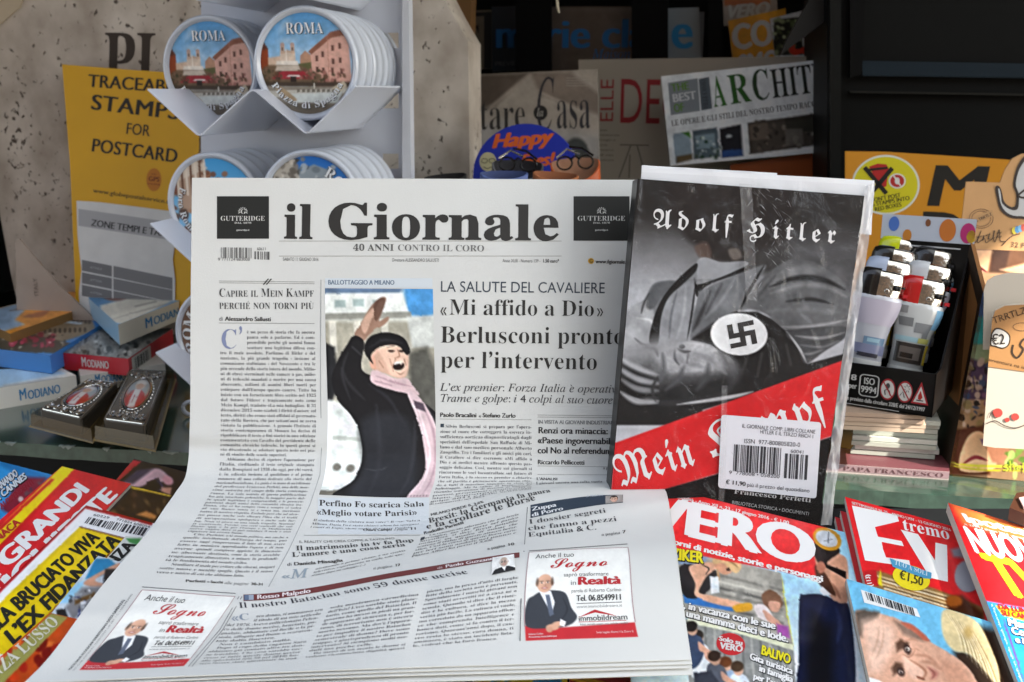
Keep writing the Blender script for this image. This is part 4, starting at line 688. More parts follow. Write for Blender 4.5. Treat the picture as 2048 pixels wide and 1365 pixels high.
# ================================================================ the newspaper: one bent sheet, top leaning back, foot lying on the magazines
class News:
    lattice = True
    U = np.array([0, .055, .25, .53, .73, .946, 1.0])
    VV = np.array([0, .3, .55, .62, .65, .70, .76, .80, .85, .92, .98, 1.02, 1.28, 1.34])
    X = np.array([[384, 435, 616, 875, 1061, 1261, 1311], [381, 437, 617, 874, 1060, 1258, 1308], [379, 440, 620, 875, 1061, 1258, 1308],
        [376, 439, 617, 874, 1062, 1260, 1312], [371, 437, 613, 872, 1062, 1262, 1316], [352, 421, 602, 861, 1061, 1264, 1322], [328, 403, 588, 850, 1060, 1266, 1328],
        [313, 390, 578, 844, 1059, 1268, 1331], [296, 375, 567, 838, 1058, 1271, 1335], [258, 341, 546, 830, 1055, 1276, 1341], [222, 309, 525, 821, 1051, 1280, 1346],
        [200, 289, 506, 815, 1048, 1283, 1349], [78, 155, 405, 775, 1040, 1298, 1374], [48, 130, 385, 768, 1045, 1309, 1382]], float)
    Y = np.array([[356, 356, 357, 358, 359, 360, 360], [634, 634, 634, 635, 636, 637, 637], [865, 866, 867, 868, 869, 871, 871],
        [926, 927, 928, 931, 934, 938, 940], [953, 954, 954, 957, 958, 959, 960], [984, 987, 990, 990, 974, 968, 967], [1018, 1020, 1025, 1021, 986, 977, 975],
        [1041, 1043, 1048, 1042, 1003, 986, 983], [1064, 1066, 1072, 1062, 1030, 1004, 1000], [1108, 1111, 1116, 1093, 1067, 1041, 1037], [1150, 1154, 1161, 1125, 1091, 1072, 1067],
        [1177, 1181, 1190, 1143, 1107, 1091, 1087], [1337, 1339, 1332, 1306, 1286, 1273, 1269], [1366, 1363, 1352, 1337, 1329, 1322, 1320]], float)
    DL = np.array([.682, .682, .681, .678, .672, .655, .636, .624, .609, .585, .562, .548, .474, .460])
    DR = np.array([.708, .707, .705, .702, .698, .688, .678, .669, .656, .632, .611, .596, .532, .516])
    def __init__(s):
        D = s.DL[:, None] * (1 - s.U) + s.DR[:, None] * s.U
        # ease the joint between the dipping left column and the rest, then keep an extra strip past each edge for the sheets underneath
        s.T = np.stack((s.X, s.Y, D), -1)
        s.U2 = np.append(s.U, 1.03); s.T = np.concatenate((s.T, (s.T[:, -1:] + (s.T[:, -1:] - s.T[:, -2:-1]) * .03 / .054)), 1)
        s.V2 = np.append(s.VV, 1.40); s.T = np.concatenate((s.T, s.T[-1:] + (s.T[-1:] - s.T[-2:-1])), 0)
        g = [s.px(*np.meshgrid(np.linspace(0, 1.02, 52), np.linspace(0, 1.38, 70)))]
        s.gu, s.gv = np.meshgrid(np.linspace(0, 1.02, 52), np.linspace(0, 1.38, 70)); s.g = g[0]
    @staticmethod
    def tang(x, y):
        h = np.diff(x); d = np.diff(y, axis=0) / h.reshape(-1, *([1] * (y.ndim - 1))); m = np.empty_like(y); m[0], m[-1] = d[0], d[-1]
        a = h[1:].reshape(-1, *([1] * (y.ndim - 1))); b = h[:-1].reshape(a.shape); m[1:-1] = (d[:-1] * a + d[1:] * b) / (a + b); return m
    def px(s, u, v):
        sh = np.shape(u); u = np.ravel(np.asarray(u, float)); v = np.ravel(np.asarray(v, float))
        Tu = np.swapaxes(s.T, 0, 1); M = s.tang(s.U2, Tu); i = np.clip(np.searchsorted(s.U2, u) - 1, 0, len(s.U2) - 2)
        h = (s.U2[i + 1] - s.U2[i]); t = ((u - s.U2[i]) / h); h, t = h[:, None, None], t[:, None, None]
        f = lambda p0, p1, m0, m1, t, h: (2 * t**3 - 3 * t**2 + 1) * p0 + (t**3 - 2 * t**2 + t) * h * m0 + (-2 * t**3 + 3 * t**2) * p1 + (t**3 - t**2) * h * m1
        A = np.swapaxes(f(Tu[i], Tu[i + 1], M[i], M[i + 1], t, h), 0, 1)         # rows, points, 3
        N = s.tang(s.V2, A); j = np.clip(np.searchsorted(s.V2, v) - 1, 0, len(s.V2) - 2); k = np.arange(len(v))
        h = (s.V2[j + 1] - s.V2[j])[:, None]; t = ((v - s.V2[j])[:, None]) / h
        return f(A[j, k], A[j + 1, k], N[j, k], N[j + 1, k], t, h).reshape(*sh, 3)
    def s2(s, px, py):
        if np.size(px) > 1:
            b = np.broadcast_arrays(px, py); return np.array([s.s2(x, y) for x, y in zip(b[0].ravel(), b[1].ravel())]).reshape(*b[0].shape, 2)
        px, py = np.ravel(px)[0], np.ravel(py)[0]
        P = np.array((float(px), float(py))); k = np.argmin(((s.g[..., :2] - P) ** 2).sum(-1)); q = np.array((s.gu.ravel()[k], s.gv.ravel()[k]))
        for _ in range(9):
            c = s.px(np.array([q[0], q[0] + 1e-4, q[0]]), np.array([q[1], q[1], q[1] + 1e-4]))[:, :2]
            J = np.stack(((c[1] - c[0]) / 1e-4, (c[2] - c[0]) / 1e-4), -1)
            q = q + np.clip(np.linalg.solve(J, P - c[0]), -.08, .08)
        return q
    def bend(s, u, v):                               # the same sheet with its soft ripples and two crumpled creases
        q = s.px(u, v); f = lambda t: np.exp(-t * t)
        d = .0010 * np.sin(5.1 * u + 1.5 * np.sin(4 * v)) * np.sin(2.2 * v + 1) + .0007 * np.sin(13 * u * v + 2) + .0007 * np.sin(9 * v - 6 * u)
        d = d + .0016 * f((v - .585 - .03 * u) / .018) * np.clip(.75 - u, 0, 1) - .0014 * f((v - .665 + .05 * u) / .016) * np.clip(.6 - u, 0, 1) + .0012 * f((v - .80 - .12 * u) / .02) * np.clip(.5 - u, 0, 1) - .0012 * f((v - 1.10 + .25 * u) / .03) + .0010 * f((u - .52 - .05 * v) / .02) * f((v - 1.1) / .25)
        q[..., 2] *= 1 + 1.7 * d / .6; return q
    def to3(s, a, b, off=0):
        sh = np.shape(a); a, b = np.ravel(a), np.ravel(b); q = s.bend(a, b); p = at(q[:, 0], q[:, 1], q[:, 2])
        if np.any(off):
            e = 2e-3; q1, q2 = s.bend(a + e, b), s.bend(a, b + e)
            n = np.cross(at(q1[:, 0], q1[:, 1], q1[:, 2]) - p, at(q2[:, 0], q2[:, 1], q2[:, 2]) - p); n /= np.linalg.norm(n, axis=1)[:, None]
            n *= np.sign(((CAM - p) * n).sum(1))[:, None]; p = p + n * (np.ravel(off)[:, None] if np.size(off) > 1 else off)
        return p.reshape(*sh, 3)
NW = News()
INK, GREY = '2c2a27', '434345'
news = thing('newspaper', 'broadsheet newspaper propped upright behind the black book, its foot spread over the magazines', 'newspaper', at(760, 1150, .58))
NEWSPAPER = mat('d2d3cf', .92, spec=.15, bump=.12, bscale=900, var=.025, vscale=14)
EDGE = mat('cfcdc4', .95, spec=.1)
def page(name, v0, v1, u1, off, nu, nv):
    mb = MB(); k = .0004
    mb.sheet(lambda u, v: NW.to3(u * u1, v0 + (v1 - v0) * v, off), nu, nv, NEWSPAPER)
    mb.sheet(lambda u, v: NW.to3(u * u1, v0 + (v1 - v0) * v, off - k), nu // 2, nv // 2, EDGE)
    for e in (lambda u, v: NW.to3(u * u1, np.full_like(u, v1), off - v * k), lambda u, v: NW.to3(u * u1, np.full_like(u, v0), off - v * k)): mb.sheet(e, nu, 1, EDGE)
    for uu in (0, u1): mb.sheet(lambda u, v, uu=uu: NW.to3(np.full_like(u, uu), v0 + (v1 - v0) * u, off - v * k), nv, 1, EDGE)
    return mb.build(name, news, True)
front = page('front_page', 0, 1.34, 1.0, 0, 110, 170)
for k, (a, b, u1) in enumerate(((.004, 1.346, 1.002), (.008, 1.351, .999), (.008, 1.360, 1.004))): page('inner_page', a, b, u1, -.0013 * (k + 1) - (.0008 if k == 2 else 0), 60, 90)
# --- masthead
mb = MB()
text(mb, NW, 'il', (566, 477), (627, 478), 68, 'S', INK); text(mb, NW, 'Giornale', (653, 478), (1119, 481), 70, 'S', INK)
for y in (482, 512): rect(mb, NW, 558, y, 1123, y + 1.3, 'a3a29d', nx=20)
text(mb, NW, '40 ANNI', (706, 502), (788, 502), 13, 's', '5a5a58'); text(mb, NW, 'CONTRO IL CORO', (795, 502), (969, 503.5), 12.5, 't', '6b6b69')
text(mb, NW, 'SABATO 11 GIUGNO 2016', (566, 522), (637, 522.5), 6.5, 'n', '6c6c6a'); text(mb, NW, 'Direttore ALESSANDRO SALLUSTI', (784, 523.5), (878, 524), 6.5, 'n', '6c6c6a')
text(mb, NW, 'Anno XLIII - Numero 139 -', (1005, 525), (1081, 525.5), 6.5, 'n', '6c6c6a'); text(mb, NW, '1.50 euro*', (1085, 525.5), (1118, 526), 7, 'b', '4a4a48')
text(mb, NW, 'www.ilgiornale.it', (1191, 527), (1257, 528), 7.5, 'b', INK)
shape(mb, NW, ell(1182, 522.5, 6, 6, 20), 'd0a030'); text(mb, NW, 'G', (1178.5, 526), (1185.5, 526), 7, 'b', INK, OFF * 1.5)
mb.build('masthead', news)
def gutt(x0, y0, x1, y1):
    mb = MB(); rect(mb, NW, x0, y0, x1, y1, '1f201d', nx=8, ny=6); k = (x1 - x0) / 103; cx = (x0 + x1) / 2; W = 'c9c9c5'; o = OFF * 1.6
    text(mb, NW, 'GUTTERIDGE', (x0 + 7 * k, y0 + 49), (x1 - 8 * k, y0 + 49), 9.5, 't', W, o); text(mb, NW, 'DAL 1878', (cx - 17, y0 + 55), (cx + 17, y0 + 55), 3.4, 's', W, o)
    text(mb, NW, 'gutteridge.it', (cx - 13, y0 + 69), (cx + 13, y0 + 69), 3.2, 'b', W, o); text(mb, NW, 'G', (cx - 5, y0 + 35), (cx + 6, y0 + 35), 9, 't', W, o)
    for t in np.linspace(-1.9, 1.9, 9):
        stroke(mb, NW, [(cx + 5.5 * math.sin(t), y0 + 30 - 5.5 * math.cos(t)), (cx + 9.5 * math.sin(t), y0 + 31 - 9 * math.cos(t))], 1.5, W, o)
    mb.build('logo_panel', news)
gutt(434, 393, 538, 478); gutt(1147, 393, 1259, 482)
mb = MB(); barcode(mb, NW, (442, 495), (503, 496), (442, 516), '6a6a68', 44, 3); barcode(mb, NW, (509, 503), (539, 504), (509, 519), '5a5a58', 20, 5)
text(mb, NW, '9 771124 883008', (436, 522), (500, 522), 6, 'n', '5c5c5a'); text(mb, NW, '60611', (514, 501), (533, 501), 5.5, 'n', '5c5c5a'); mb.build('barcode', news)
# --- left editorial
mb = MB()
for y in (562, 565.5): rect(mb, NW, 438, y, 629, y + 1, '8b8b88', nx=8, sk=2)
for dx in (0, 6): stroke(mb, NW, [(527 + dx, 570), (537 + dx, 558)], 2, INK, OFF * 1.3)
for s, y, bits in (('C', 594, 438),): pass
def smallcaps(mb, parts, y, x0, x1, big, small):
    tot = 0; L = []
    for wd in parts.split(' '):
        for i, run in enumerate([wd[:1], wd[1:]]):
            if run: L.append((run, big if wd[0].isupper() and i == 0 else small)); 
        L.append((' ', small))
    ws = [layout(r.upper(), 't')[2] * h if r != ' ' else h * .55 for r, h in L[:-1]]; k = (x1 - x0) / sum(ws); x = x0
    for (r, h), w_ in zip(L[:-1], ws):
        if r != ' ': text(mb, NW, r.upper(), (x, y), (x + w_ * k, y), h, 't', '3a3a3a')
        x += w_ * k
smallcaps(mb, 'Capire il Mein Kampf', 594, 438, 628, 16.5, 12.5); smallcaps(mb, 'perché non torni più', 618.5, 438, 628, 16.5, 12.5)
mb.build('editorial_heading', news)
mb = MB(); text(mb, NW, 'di', (438, 642), (446, 642), 8, 'n', GREY); text(mb, NW, 'Alessandro Sallusti', (450, 642), (542, 643), 8.3, 'b', INK); rect(mb, NW, 438, 646, 629, 647, '7b7b79', nx=8, sk=1)
text(mb, NW, 'C', (441, 698), (475, 698), 39, 't', '7d86a6'); text(mb, NW, '’', (477, 698), (486, 698), 44, 's', '7d86a6'); 
col1 = """#è un pezzo di storia che fa ancora
#paura solo a parlarne. Ed è com-
#prensibile perché gli uomini fanno
#scattare una legittima difesa con-
tro il male assoluto. Parliamo di Hitler e del
nazismo, la più grande tragedia - insieme al
comunismo staliniano - del Novecento e tra le
più orrende della storia intera del mondo. Milio-
ni di ebrei sterminati nelle camere a gas, milio-
ni di tedeschi mandati a morire per una causa
aberrante, milioni di uomini liberi morti per
estirpare dall'Europa questo cancro. Tutto ha
inizio con un farneticante libro scritto nel 1925
dal futuro Führer e tragicamente noto come
Mein Kampf, tradotto «La mia battaglia». Il 31
dicembre 2015 sono scaduti i diritti d'autore sul
testo, diritti che erano stati affidati al governato-
rato della Baviera, che per settant'anni ne aveva
vietato la pubblicazione. A gennaio l'Istituto di
storia contemporanea di Monaco ha deciso di
ripubblicare il testo a fini storici in una edizione
commentata con l'avallo del presidente delle
comunità ebraiche tedesche. In questi giorni si
sta discutendo se adottare questo testo nei pia-
ni di studio delle scuole superiori.|
~Abbiamo deciso di ripetere l'operazione per
l'Italia, rieditando il testo originale stampato
dalla Bompiani nel 1938 che oggi, per chi vorrà,
è in edicola insieme al quotidiano e al primo
numero di una collana dedicata alla storia del
nazionalsocialismo. La guida è in mano di un'edizione
del professore Francesco Perfetti, una delle mas-
sime autorità nel campo della storia contempo-
ranea. La sola notizia di questa pubblicazione
ha già suscitato polemiche, la maggior parte del-
le quali legittime e comprensibili, e le preoccu-
pazioni degli amici della comunità ebraica ita-
liana, che ci ha sempre visto e sempre ci vedrà
al suo fianco senza se e senza ma, meritano
tutto il nostro rispetto. Escludo però che ad alcu-
no possa anche solo sfiorare l'idea che si tratti
di un'operazione apologetica o anche solo fur-
ba. Non si gioca su una simile tragedia. Semmai
il contrario. Perché, con certi venticelli che sof-
fiano qua e là per l'Europa e in Medioriente
serve capire dove si può annidare il male e non
ripetere un errore fatale.|
~Cito Perfetti: «Al mondo politico, ma anche a
quello intellettuale dell'Europa del tempo, può
essere oggi rimproverato il fatto di non avere
letto in maniera approfondita l'opera e di non
averne quindi compreso appieno la dimensio-
ne aberrante destinata, come la storia avrebbe
tragicamente dimostrato, a minare in profondi-
tà le fondamenta del mondo civile».|
~Studiare il male per evitare che ritorni, magari
sotto nuove e mentite spoglie. Questo è il senso
vero e unico di ciò che abbiamo fatto.|""".split('\n')
column(mb, NW, col1, (440, 667), (630, 668), (311, 1147), (541, 1154))
text(mb, NW, 'Perfetti', (371, 1165), (411, 1166), 5, 'b', INK); text(mb, NW, 'e', (414, 1166), (419, 1166), 4, 'n', GREY); text(mb, NW, 'Sacchi', (421, 1167), (446, 1168), 5, 'b', INK); text(mb, NW, 'alle pagine', (449, 1169), (498, 1171), 5, 'i', GREY); text(mb, NW, '30-31', (502, 1171), (527, 1172), 5, 'b', INK)
mb.build('editorial_text', news)
# --- the photograph of a waving man
c = Cv(648, 575, 868, 996, 'c9cdc4', 1.5)
c.poly([(640, 640), (870, 640), (870, 1000), (640, 1000)], 'a9a595', 10); c.poly([(805, 570), (870, 570), (870, 640), (812, 628)], '4f92c9', 12); c.poly([(640, 570), (812, 570), (800, 588), (640, 588)], '5f7590', 8)
c.poly([(640, 588), (805, 586), (818, 630), (640, 636)], 'd8dcd6', 5); c.poly([(640, 626), (820, 622), (822, 634), (640, 638)], '8f8f86', 4)
for x in (655, 705, 760): c.poly([(x, 640), (x + 14, 640), (x + 14, 700), (x, 700)], 'd5d2c4', 4)
c.poly([(812, 632), (870, 628), (870, 690), (820, 690)], 'c5c8c2', 6)
for b in ((668, 600), (705, 598), (745, 600)): c.poly([(b[0], b[1]), (b[0] + 22, b[1]), (b[0] + 22, b[1] + 14), (b[0], b[1] + 14)], '9fb0ad', 4)
c.poly([(812, 700), (850, 690), (870, 740), (870, 830), (812, 820)], '5f5e57', 12); c.poly([(640, 680), (664, 690), (668, 760), (650, 800), (640, 800)], '2c2c2e', 6)
c.poly([(640, 790), (700, 800), (718, 900), (700, 990), (640, 996)], 'dfe6e0', 8); c.poly([(652, 860), (716, 864), (716, 872), (652, 870)], 'b7bcb4', 4); c.ell(662, 925, 8, 8, '77736a', 5); c.ell(690, 927, 9, 8, '77736a', 5)
c.poly([(640, 978), (672, 976), (672, 996), (640, 996)], '6e6a60', 6); c.noise(.08, 20, 3)
c.poly([(704, 668), (722, 640), (736, 618), (748, 604), (764, 594), (772, 598), (764, 620), (756, 640), (768, 634), (776, 632), (774, 640), (762, 650), (748, 656), (734, 668), (722, 678)], '9a7a68', 2, sm=True)
c.poly([(746, 610), (760, 596), (770, 600), (760, 628), (748, 640)], '6b5145', 3, sm=True); c.poly([(720, 646), (740, 618), (746, 622), (728, 664)], 'c3a08c', 3, sm=True)
c.poly([(704, 668), (724, 680), (716, 720), (722, 738), (760, 752), (830, 790), (868, 822), (868, 870), (858, 996), (672, 996), (700, 950), (712, 900), (706, 852), (690, 820), (664, 790), (654, 752), (668, 716), (690, 684)], '211f20', 2, sm=True)
c.poly([(712, 830), (800, 822), (820, 900), (812, 990), (700, 990), (716, 920)], '2e2f33', 18, sm=True); c.line([(712, 925), (740, 930), (764, 922)], 1.5, '45464a', 2)
c.line([(676, 730), (690, 760), (720, 790)], 5, '39393b', 6, .7); c.poly([(858, 815), (868, 835), (868, 870), (862, 860)], '2a2a2c', 3)
c.poly([(740, 700), (734, 715), (744, 732), (760, 738), (790, 748), (806, 744), (812, 720), (810, 692), (790, 680), (760, 682)], 'c9a48f', 2, sm=True)
c.poly([(752, 690), (790, 682), (808, 700), (808, 735), (798, 746), (775, 742), (765, 720)], 'd9b7a2', 5, sm=True); c.poly([(733, 712), (742, 706), (746, 728), (736, 730)], 'cf9f88', 2, sm=True)
c.ell(791, 725, 12, 8, '2a1614', 2, rot=-.2); c.poly([(781, 718), (800, 715), (801, 719), (782, 723)], 'e8ded6', 2); c.ell(778, 697, 6, 2.5, '4a352c', 2); c.ell(799, 697, 6, 2.5, '4a352c', 2); c.line([(790, 694), (794, 706), (786, 710)], 2, 'a6745f', 2); c.line([(774, 712), (780, 735)], 1.5, 'a97e6a', 3)
c.line([(770, 690), (784, 687)], 2, '8f7868', 2); c.line([(792, 688), (804, 690)], 2, '8f7868', 2)
c.poly([(726, 705), (724, 688), (736, 670), (762, 662), (786, 664), (806, 674), (816, 696), (808, 704), (794, 688), (772, 686), (750, 692), (736, 706), (740, 722)], '1a191b', 2, sm=True); c.line([(735, 690), (765, 676), (800, 682)], 4, '333236', 5, .7)
c.poly([(742, 732), (732, 748), (740, 760), (772, 770), (800, 776), (830, 780), (818, 762), (806, 748), (780, 748)], 'cdb4b6', 2, sm=True); c.line([(744, 744), (780, 756), (816, 764)], 3, 'b08f97', 3); c.line([(742, 754), (775, 762)], 2, 'a98890', 3)
c.poly([(806, 776), (826, 780), (850, 812), (864, 850), (866, 905), (860, 996), (815, 996), (838, 930), (836, 880), (826, 830)], 'd0b9bc', 2, sm=True); c.line([(836, 800), (856, 850), (858, 910), (844, 985)], 4, 'b2949d', 4); c.line([(822, 790), (840, 850), (848, 900), (834, 970)], 3, 'ecd7da', 4); c.poly([(818, 790), (838, 796), (842, 812), (824, 806)], '5a4d58', 3)
c.line([(690, 700), (676, 740), (690, 790)], 4, '38383b', 5, .8); c.line([(730, 760), (770, 790), (800, 840)], 4, '333338', 7, .8); c.line([(700, 690), (716, 704)], 3, '3d3d40', 4); c.line([(820, 830), (815, 900), (800, 980)], 5, '3a3b40', 7, .8); c.line([(742, 800), (748, 900), (736, 985)], 6, '36373c', 9, .8); c.line([(845, 800), (862, 830)], 3, '3c3c40', 3); c.line([(756, 601), (745, 625)], 1.5, '5f463a', 2); c.line([(764, 603), (752, 632)], 1.5, '6d5244', 2); c.line([(752, 716), (760, 728)], 2, 'a87f6c', 3); c.line([(784, 735), (794, 741), (803, 735)], 2, 'b08772', 2); c.ell(797, 716, 4, 6, 'e6c9b6', 3, .7); c.line([(786, 712), (780, 724)], 1.2, '9a6f5c', 2); c.line([(803, 712), (806, 724)], 1.2, '9a6f5c', 2)
for i in range(14): c.line([(816 + i * 3, 988), (815 + i * 3, 996)], 1, '5a4a50', 1, .7)
mb = MB(); rect(mb, NW, 650, 557, 865, 576, 'cdd5da', nx=10, ny=2); text(mb, NW, 'BALLOTTAGGIO A MILANO', (656, 569.5), (789, 570), 9, 'b', '5d7085')
pic(mb, NW, [(650, 577), (866, 578.5), (858, 995), (638, 990)], c, 2, OFF * .6, printed(.8)); 
NW_print = mb
# colour lookup for the photo is in photo pixels along the straight edges of the picture
mb.build('news_photograph', news)
# --- headline block
mb = MB(); o3 = '3b444f'
text(mb, NW, 'LA SALUTE DEL CAVALIERE', (880, 584), (1210, 587), 21, 'n', o3)
text(mb, NW, '«', (880, 631), (894, 631), 24, 'n', INK); text(mb, NW, 'Mi affido a Dio', (898, 630), (1189, 633), 31, 't', INK); text(mb, NW, '»', (1193, 633), (1207, 633), 24, 'n', INK)
text(mb, NW, 'Berlusconi pronto', (880, 686), (1250, 689), 33, 't', INK); text(mb, NW, 'per l’intervento', (880, 736), (1195, 740), 33, 't', INK)
mb.build('headline', news)
mb = MB(); text(mb, NW, 'L’ex premier: Forza Italia è operativa', (880, 782), (1246, 786), 14.5, 'i', '38383a'); text(mb, NW, 'Trame e golpe: i 4 colpi al suo cuore', (880, 804), (1226, 808), 14.5, 'i', '38383a'); mb.build('subheading', news)
mb = MB(); text(mb, NW, 'Paolo Bracalini', (880, 834), (953, 835), 8.5, 'b', INK); text(mb, NW, 'e', (957, 835), (963, 835), 5.5, 'n', GREY); text(mb, NW, 'Stefano Zurlo', (965, 835), (1031, 836), 8.5, 'b', INK); rect(mb, NW, 880, 838, 1063, 839, '9a9a97', nx=6, sk=1.5)
shape(mb, NW, [(881, 848), (888, 848), (888, 855), (881, 855)], '2f3b47')
col2 = """~Silvio Berlusconi si prepara per l'opera-
zione al cuore che correggerà la «severa in-
sufficienza aortica» diagnosticatagli dagli
specialisti dell'ospedale San Raffaele di Mi-
lano e dal suo medico personale Alberto
Zangrillo. Tra i familiari e gli amici più cari,
il Cavaliere si dice «sereno»: «Mi affido a
Dio e ai medici mentre affronto questo pas-
saggio delicato». Così, mentre sui giornali si
rincorrono le voci incontrollate sul futuro di
Forza Italia, è lo stesso ex premier a chiarire
che «il partito è pienamente operativo» chie-
do a tutti il massimo impegno in vista dei
ballottaggi». Ma la salute di Berlusconi ha
risentito soprattutto di decenni di battaglie,
processi, persecuzioni e quattro colpi di
Stato. Soprattutto il tentato
golpe 2011 e della sentenza
di estromeredo nel 2013.|""".split('\n')
a = NW.s2(880, 856); b = NW.s2(1063, 857.5); e = a + np.array((0, .01133 * 18)); e2 = b + np.array((0, .01133 * 16))
q = NW.px(np.array([a[0], b[0]]), np.array([e[1], b[1] + .01133 * 18]))
column(mb, NW, col2, (880, 856), (1063, 857.5), q[0, :2], q[1, :2]); mb.build('article_text', news)
mb = MB()
for y in (830, 834): rect(mb, NW, 1075, y, 1247, y + .9, '8a8a87', nx=5, sk=1.5)
text(mb, NW, 'IN VISITA AI GIOVANI INDUSTRIALI', (1076, 848), (1228, 849.5), 7.5, 'b', '7a7c7c'); text(mb, NW, 'Renzi ora minaccia:', (1076, 867), (1216, 869), 12.5, 'b', '1f1f1f'); text(mb, NW, '«Paese ingovernabile', (1075, 887), (1229, 889), 12.5, 'b', '1f1f1f'); text(mb, NW, 'col No al referendum»', (1075, 907), (1232, 909), 12.5, 'b', '1f1f1f')
text(mb, NW, 'Riccardo Pelliccetti', (1075, 929), (1169, 930), 9, 'b', INK); rect(mb, NW, 1075, 932, 1240, 933, '9a9a97', nx=5, sk=2); rect(mb, NW, 1075, 949, 1235, 950, '9a9a97', nx=5, sk=1); text(mb, NW, 'a pagina 6', (1206, 939), (1240, 940), 5.5, 's', '555555')
text(mb, NW, 'L’ANALISI', (1073, 961), (1115, 961.5), 5.5, 'b', GREY); text(mb, NW, 'I giovani ancora una volta vuota', (1072, 970), (1205, 966), 5, 's', GREY)
mb.build('side_article', news)
# --- foot of the page, middle
mb = MB(); rect(mb, NW, 636, 996, 858, 1069, 'cfd5d8', OFF * .5, 12, 8)
text(mb, NW, 'Perfino Fo scarica Sala', (638, 1012), (849, 1013), 11.5, 's', INK); text(mb, NW, '«Meglio votare Parisi»', (633, 1030), (835, 1030), 11, 's', INK)
column(mb, NW, ["Il simbolo della sinistra non voterà Beppe Sala a", "Milano. Dario Fo è stato chiaro: «Non ha spiegato", "i conti di Expo, viene voglia di votare Parisi».|"], (626, 1043), (840, 1043), (620, 1056), (835, 1056), 't', GREY)
text(mb, NW, 'Chiara Campo', (726, 1063), (784, 1062), 4.5, 'b', INK); text(mb, NW, 'a pagina', (788, 1062), (816, 1061), 4, 'i', GREY); text(mb, NW, '11', (820, 1061), (834, 1060), 4.5, 'b', INK); mb.build('photo_caption', news)
mb = MB(); rect(mb, NW, 608, 1071, 840, 1072, '9a9a97', nx=8)
text(mb, NW, 'IL REALITY CHE CREA COPPIE A TAVOLINO', (598, 1087), (790, 1079), 5, 'n', '5a5a58'); text(mb, NW, 'Il matrimonio in tv fa flop', (592, 1102), (829, 1084), 9.5, 's', '3a3a3a'); text(mb, NW, 'L’amore è una cosa seria', (584, 1115), (812, 1093), 9.5, 's', '3a3a3a')
text(mb, NW, 'di', (574, 1133), (584, 1132), 6, 'n', GREY); text(mb, NW, 'Daniela Missaglia', (588, 1132), (686, 1124), 6.5, 'b', INK); text(mb, NW, '«', (563, 1158), (581, 1157), 9, 'b', '9aa6ad'); text(mb, NW, 'M', (583, 1158), (617, 1155), 17, 'I', '93a0a9')
column(mb, NW, ["atrimonio a prima vista», è un reality", "televisivo, esperimento in onda solo que-", "st'anno dopo un voltaggio (...)|"], (630, 1141), (812, 1103), (622, 1154), (806, 1116), 't', GREY); text(mb, NW, 'a pagina', (747, 1140), (786, 1135), 5, 'i', GREY); text(mb, NW, '17', (790, 1134), (801, 1133), 5, 'b', INK); mb.build('small_article', news)
mb = MB(); text(mb, NW, 'MILANO PERDE IL 3,6%', (862, 1033), (968, 1006), 5, 'b', '5a5a58'); text(mb, NW, 'Brexit: la Germania fa paura', (858, 1047), (1102, 985), 9.5, 's', '3a3a3a'); text(mb, NW, 'e fa crollare le Borse', (853, 1059), (1072, 1001), 9.5, 's', '3a3a3a'); text(mb, NW, 'Rodolfo Parietti', (848, 1070), (928, 1048), 5.5, 'b', INK)
shape(mb, NW, [(842, 1076), (850, 1074), (848, 1080), (840, 1082)], '2f3b47')
column(mb, NW, ["~Un comunicato allarmato che non lascia", "presagire, ma che porta nel panico", "investitori, si dice: Brexit potrebbe", "rovinare un quadro di unione che", "scatena il rialzo di questo attacco borsi-", "stico. Così la corsa di queste Borse euro-", "pee ieri sono andate nel panico e", "Piazza Affari ha perso il 3,6%.|"], (846, 1075), (1037, 1031), (822, 1116), (1031, 1073), 't', GREY, .66)
text(mb, NW, 'a pagina', (975, 1101), (1011, 1094), 5, 's', GREY); text(mb, NW, '10', (1015, 1093), (1029, 1091), 5, 'b', INK); mb.build('small_article', news)
# --- foot, right column banner
mb = MB()
pts = np.array([(1061, 1011), (1110, 1002), (1160, 995), (1205, 991), (1246, 990), (1246, 1006), (1190, 1012), (1130, 1022), (1061, 1037)])
q = np.array([NW.s2(x, y) for x, y in pts]); n_ = 24
def band(u, v):
    t = np.interp(u, np.linspace(0, 1, 5), [0, .27, .54, .78, 1]); A = np.stack([np.interp(u, np.linspace(0, 1, 5), q[:5, k]) for k in (0, 1)], -1); B = np.stack([np.interp(u, np.linspace(0, 1, 4), q[[8, 7, 6, 5], k]) for k in (0, 1)], -1)
    g = A * (1 - v[:, None]) + B * v[:, None]; return NW.to3(g[:, 0], g[:, 1], OFF * .7)
mb.sheet(band, 24, 4, mat('2c3948', .6)); W_ = 'dfe2e4'; o = OFF * 1.7
text(mb, NW, 'Zuppa', (1064, 1023), (1113, 1014), 7.5, 'b', W_, o); text(mb, NW, 'di Porro', (1064, 1035), (1127, 1021), 7.5, 'b', W_, o); text(mb, NW, 'di', (1172, 996), (1178, 995), 4, 'n', 'a9b4be', o); text(mb, NW, 'Nicola Porro', (1181, 995), (1206, 993), 4, 'b', 'a9b4be', o)
cp = Cv(0, 0, 60, 40, '8d8a86', 1); face(cp, 30, 20, 16, 'c9a791', '2c2624', glasses=True); pic(mb, NW, [(1211, 993), (1245, 990.5), (1246, 1005), (1211, 1009)], cp, 1.2, OFF * 1.3, printed(.8), (60, 40))
mb.build('column_banner', news)
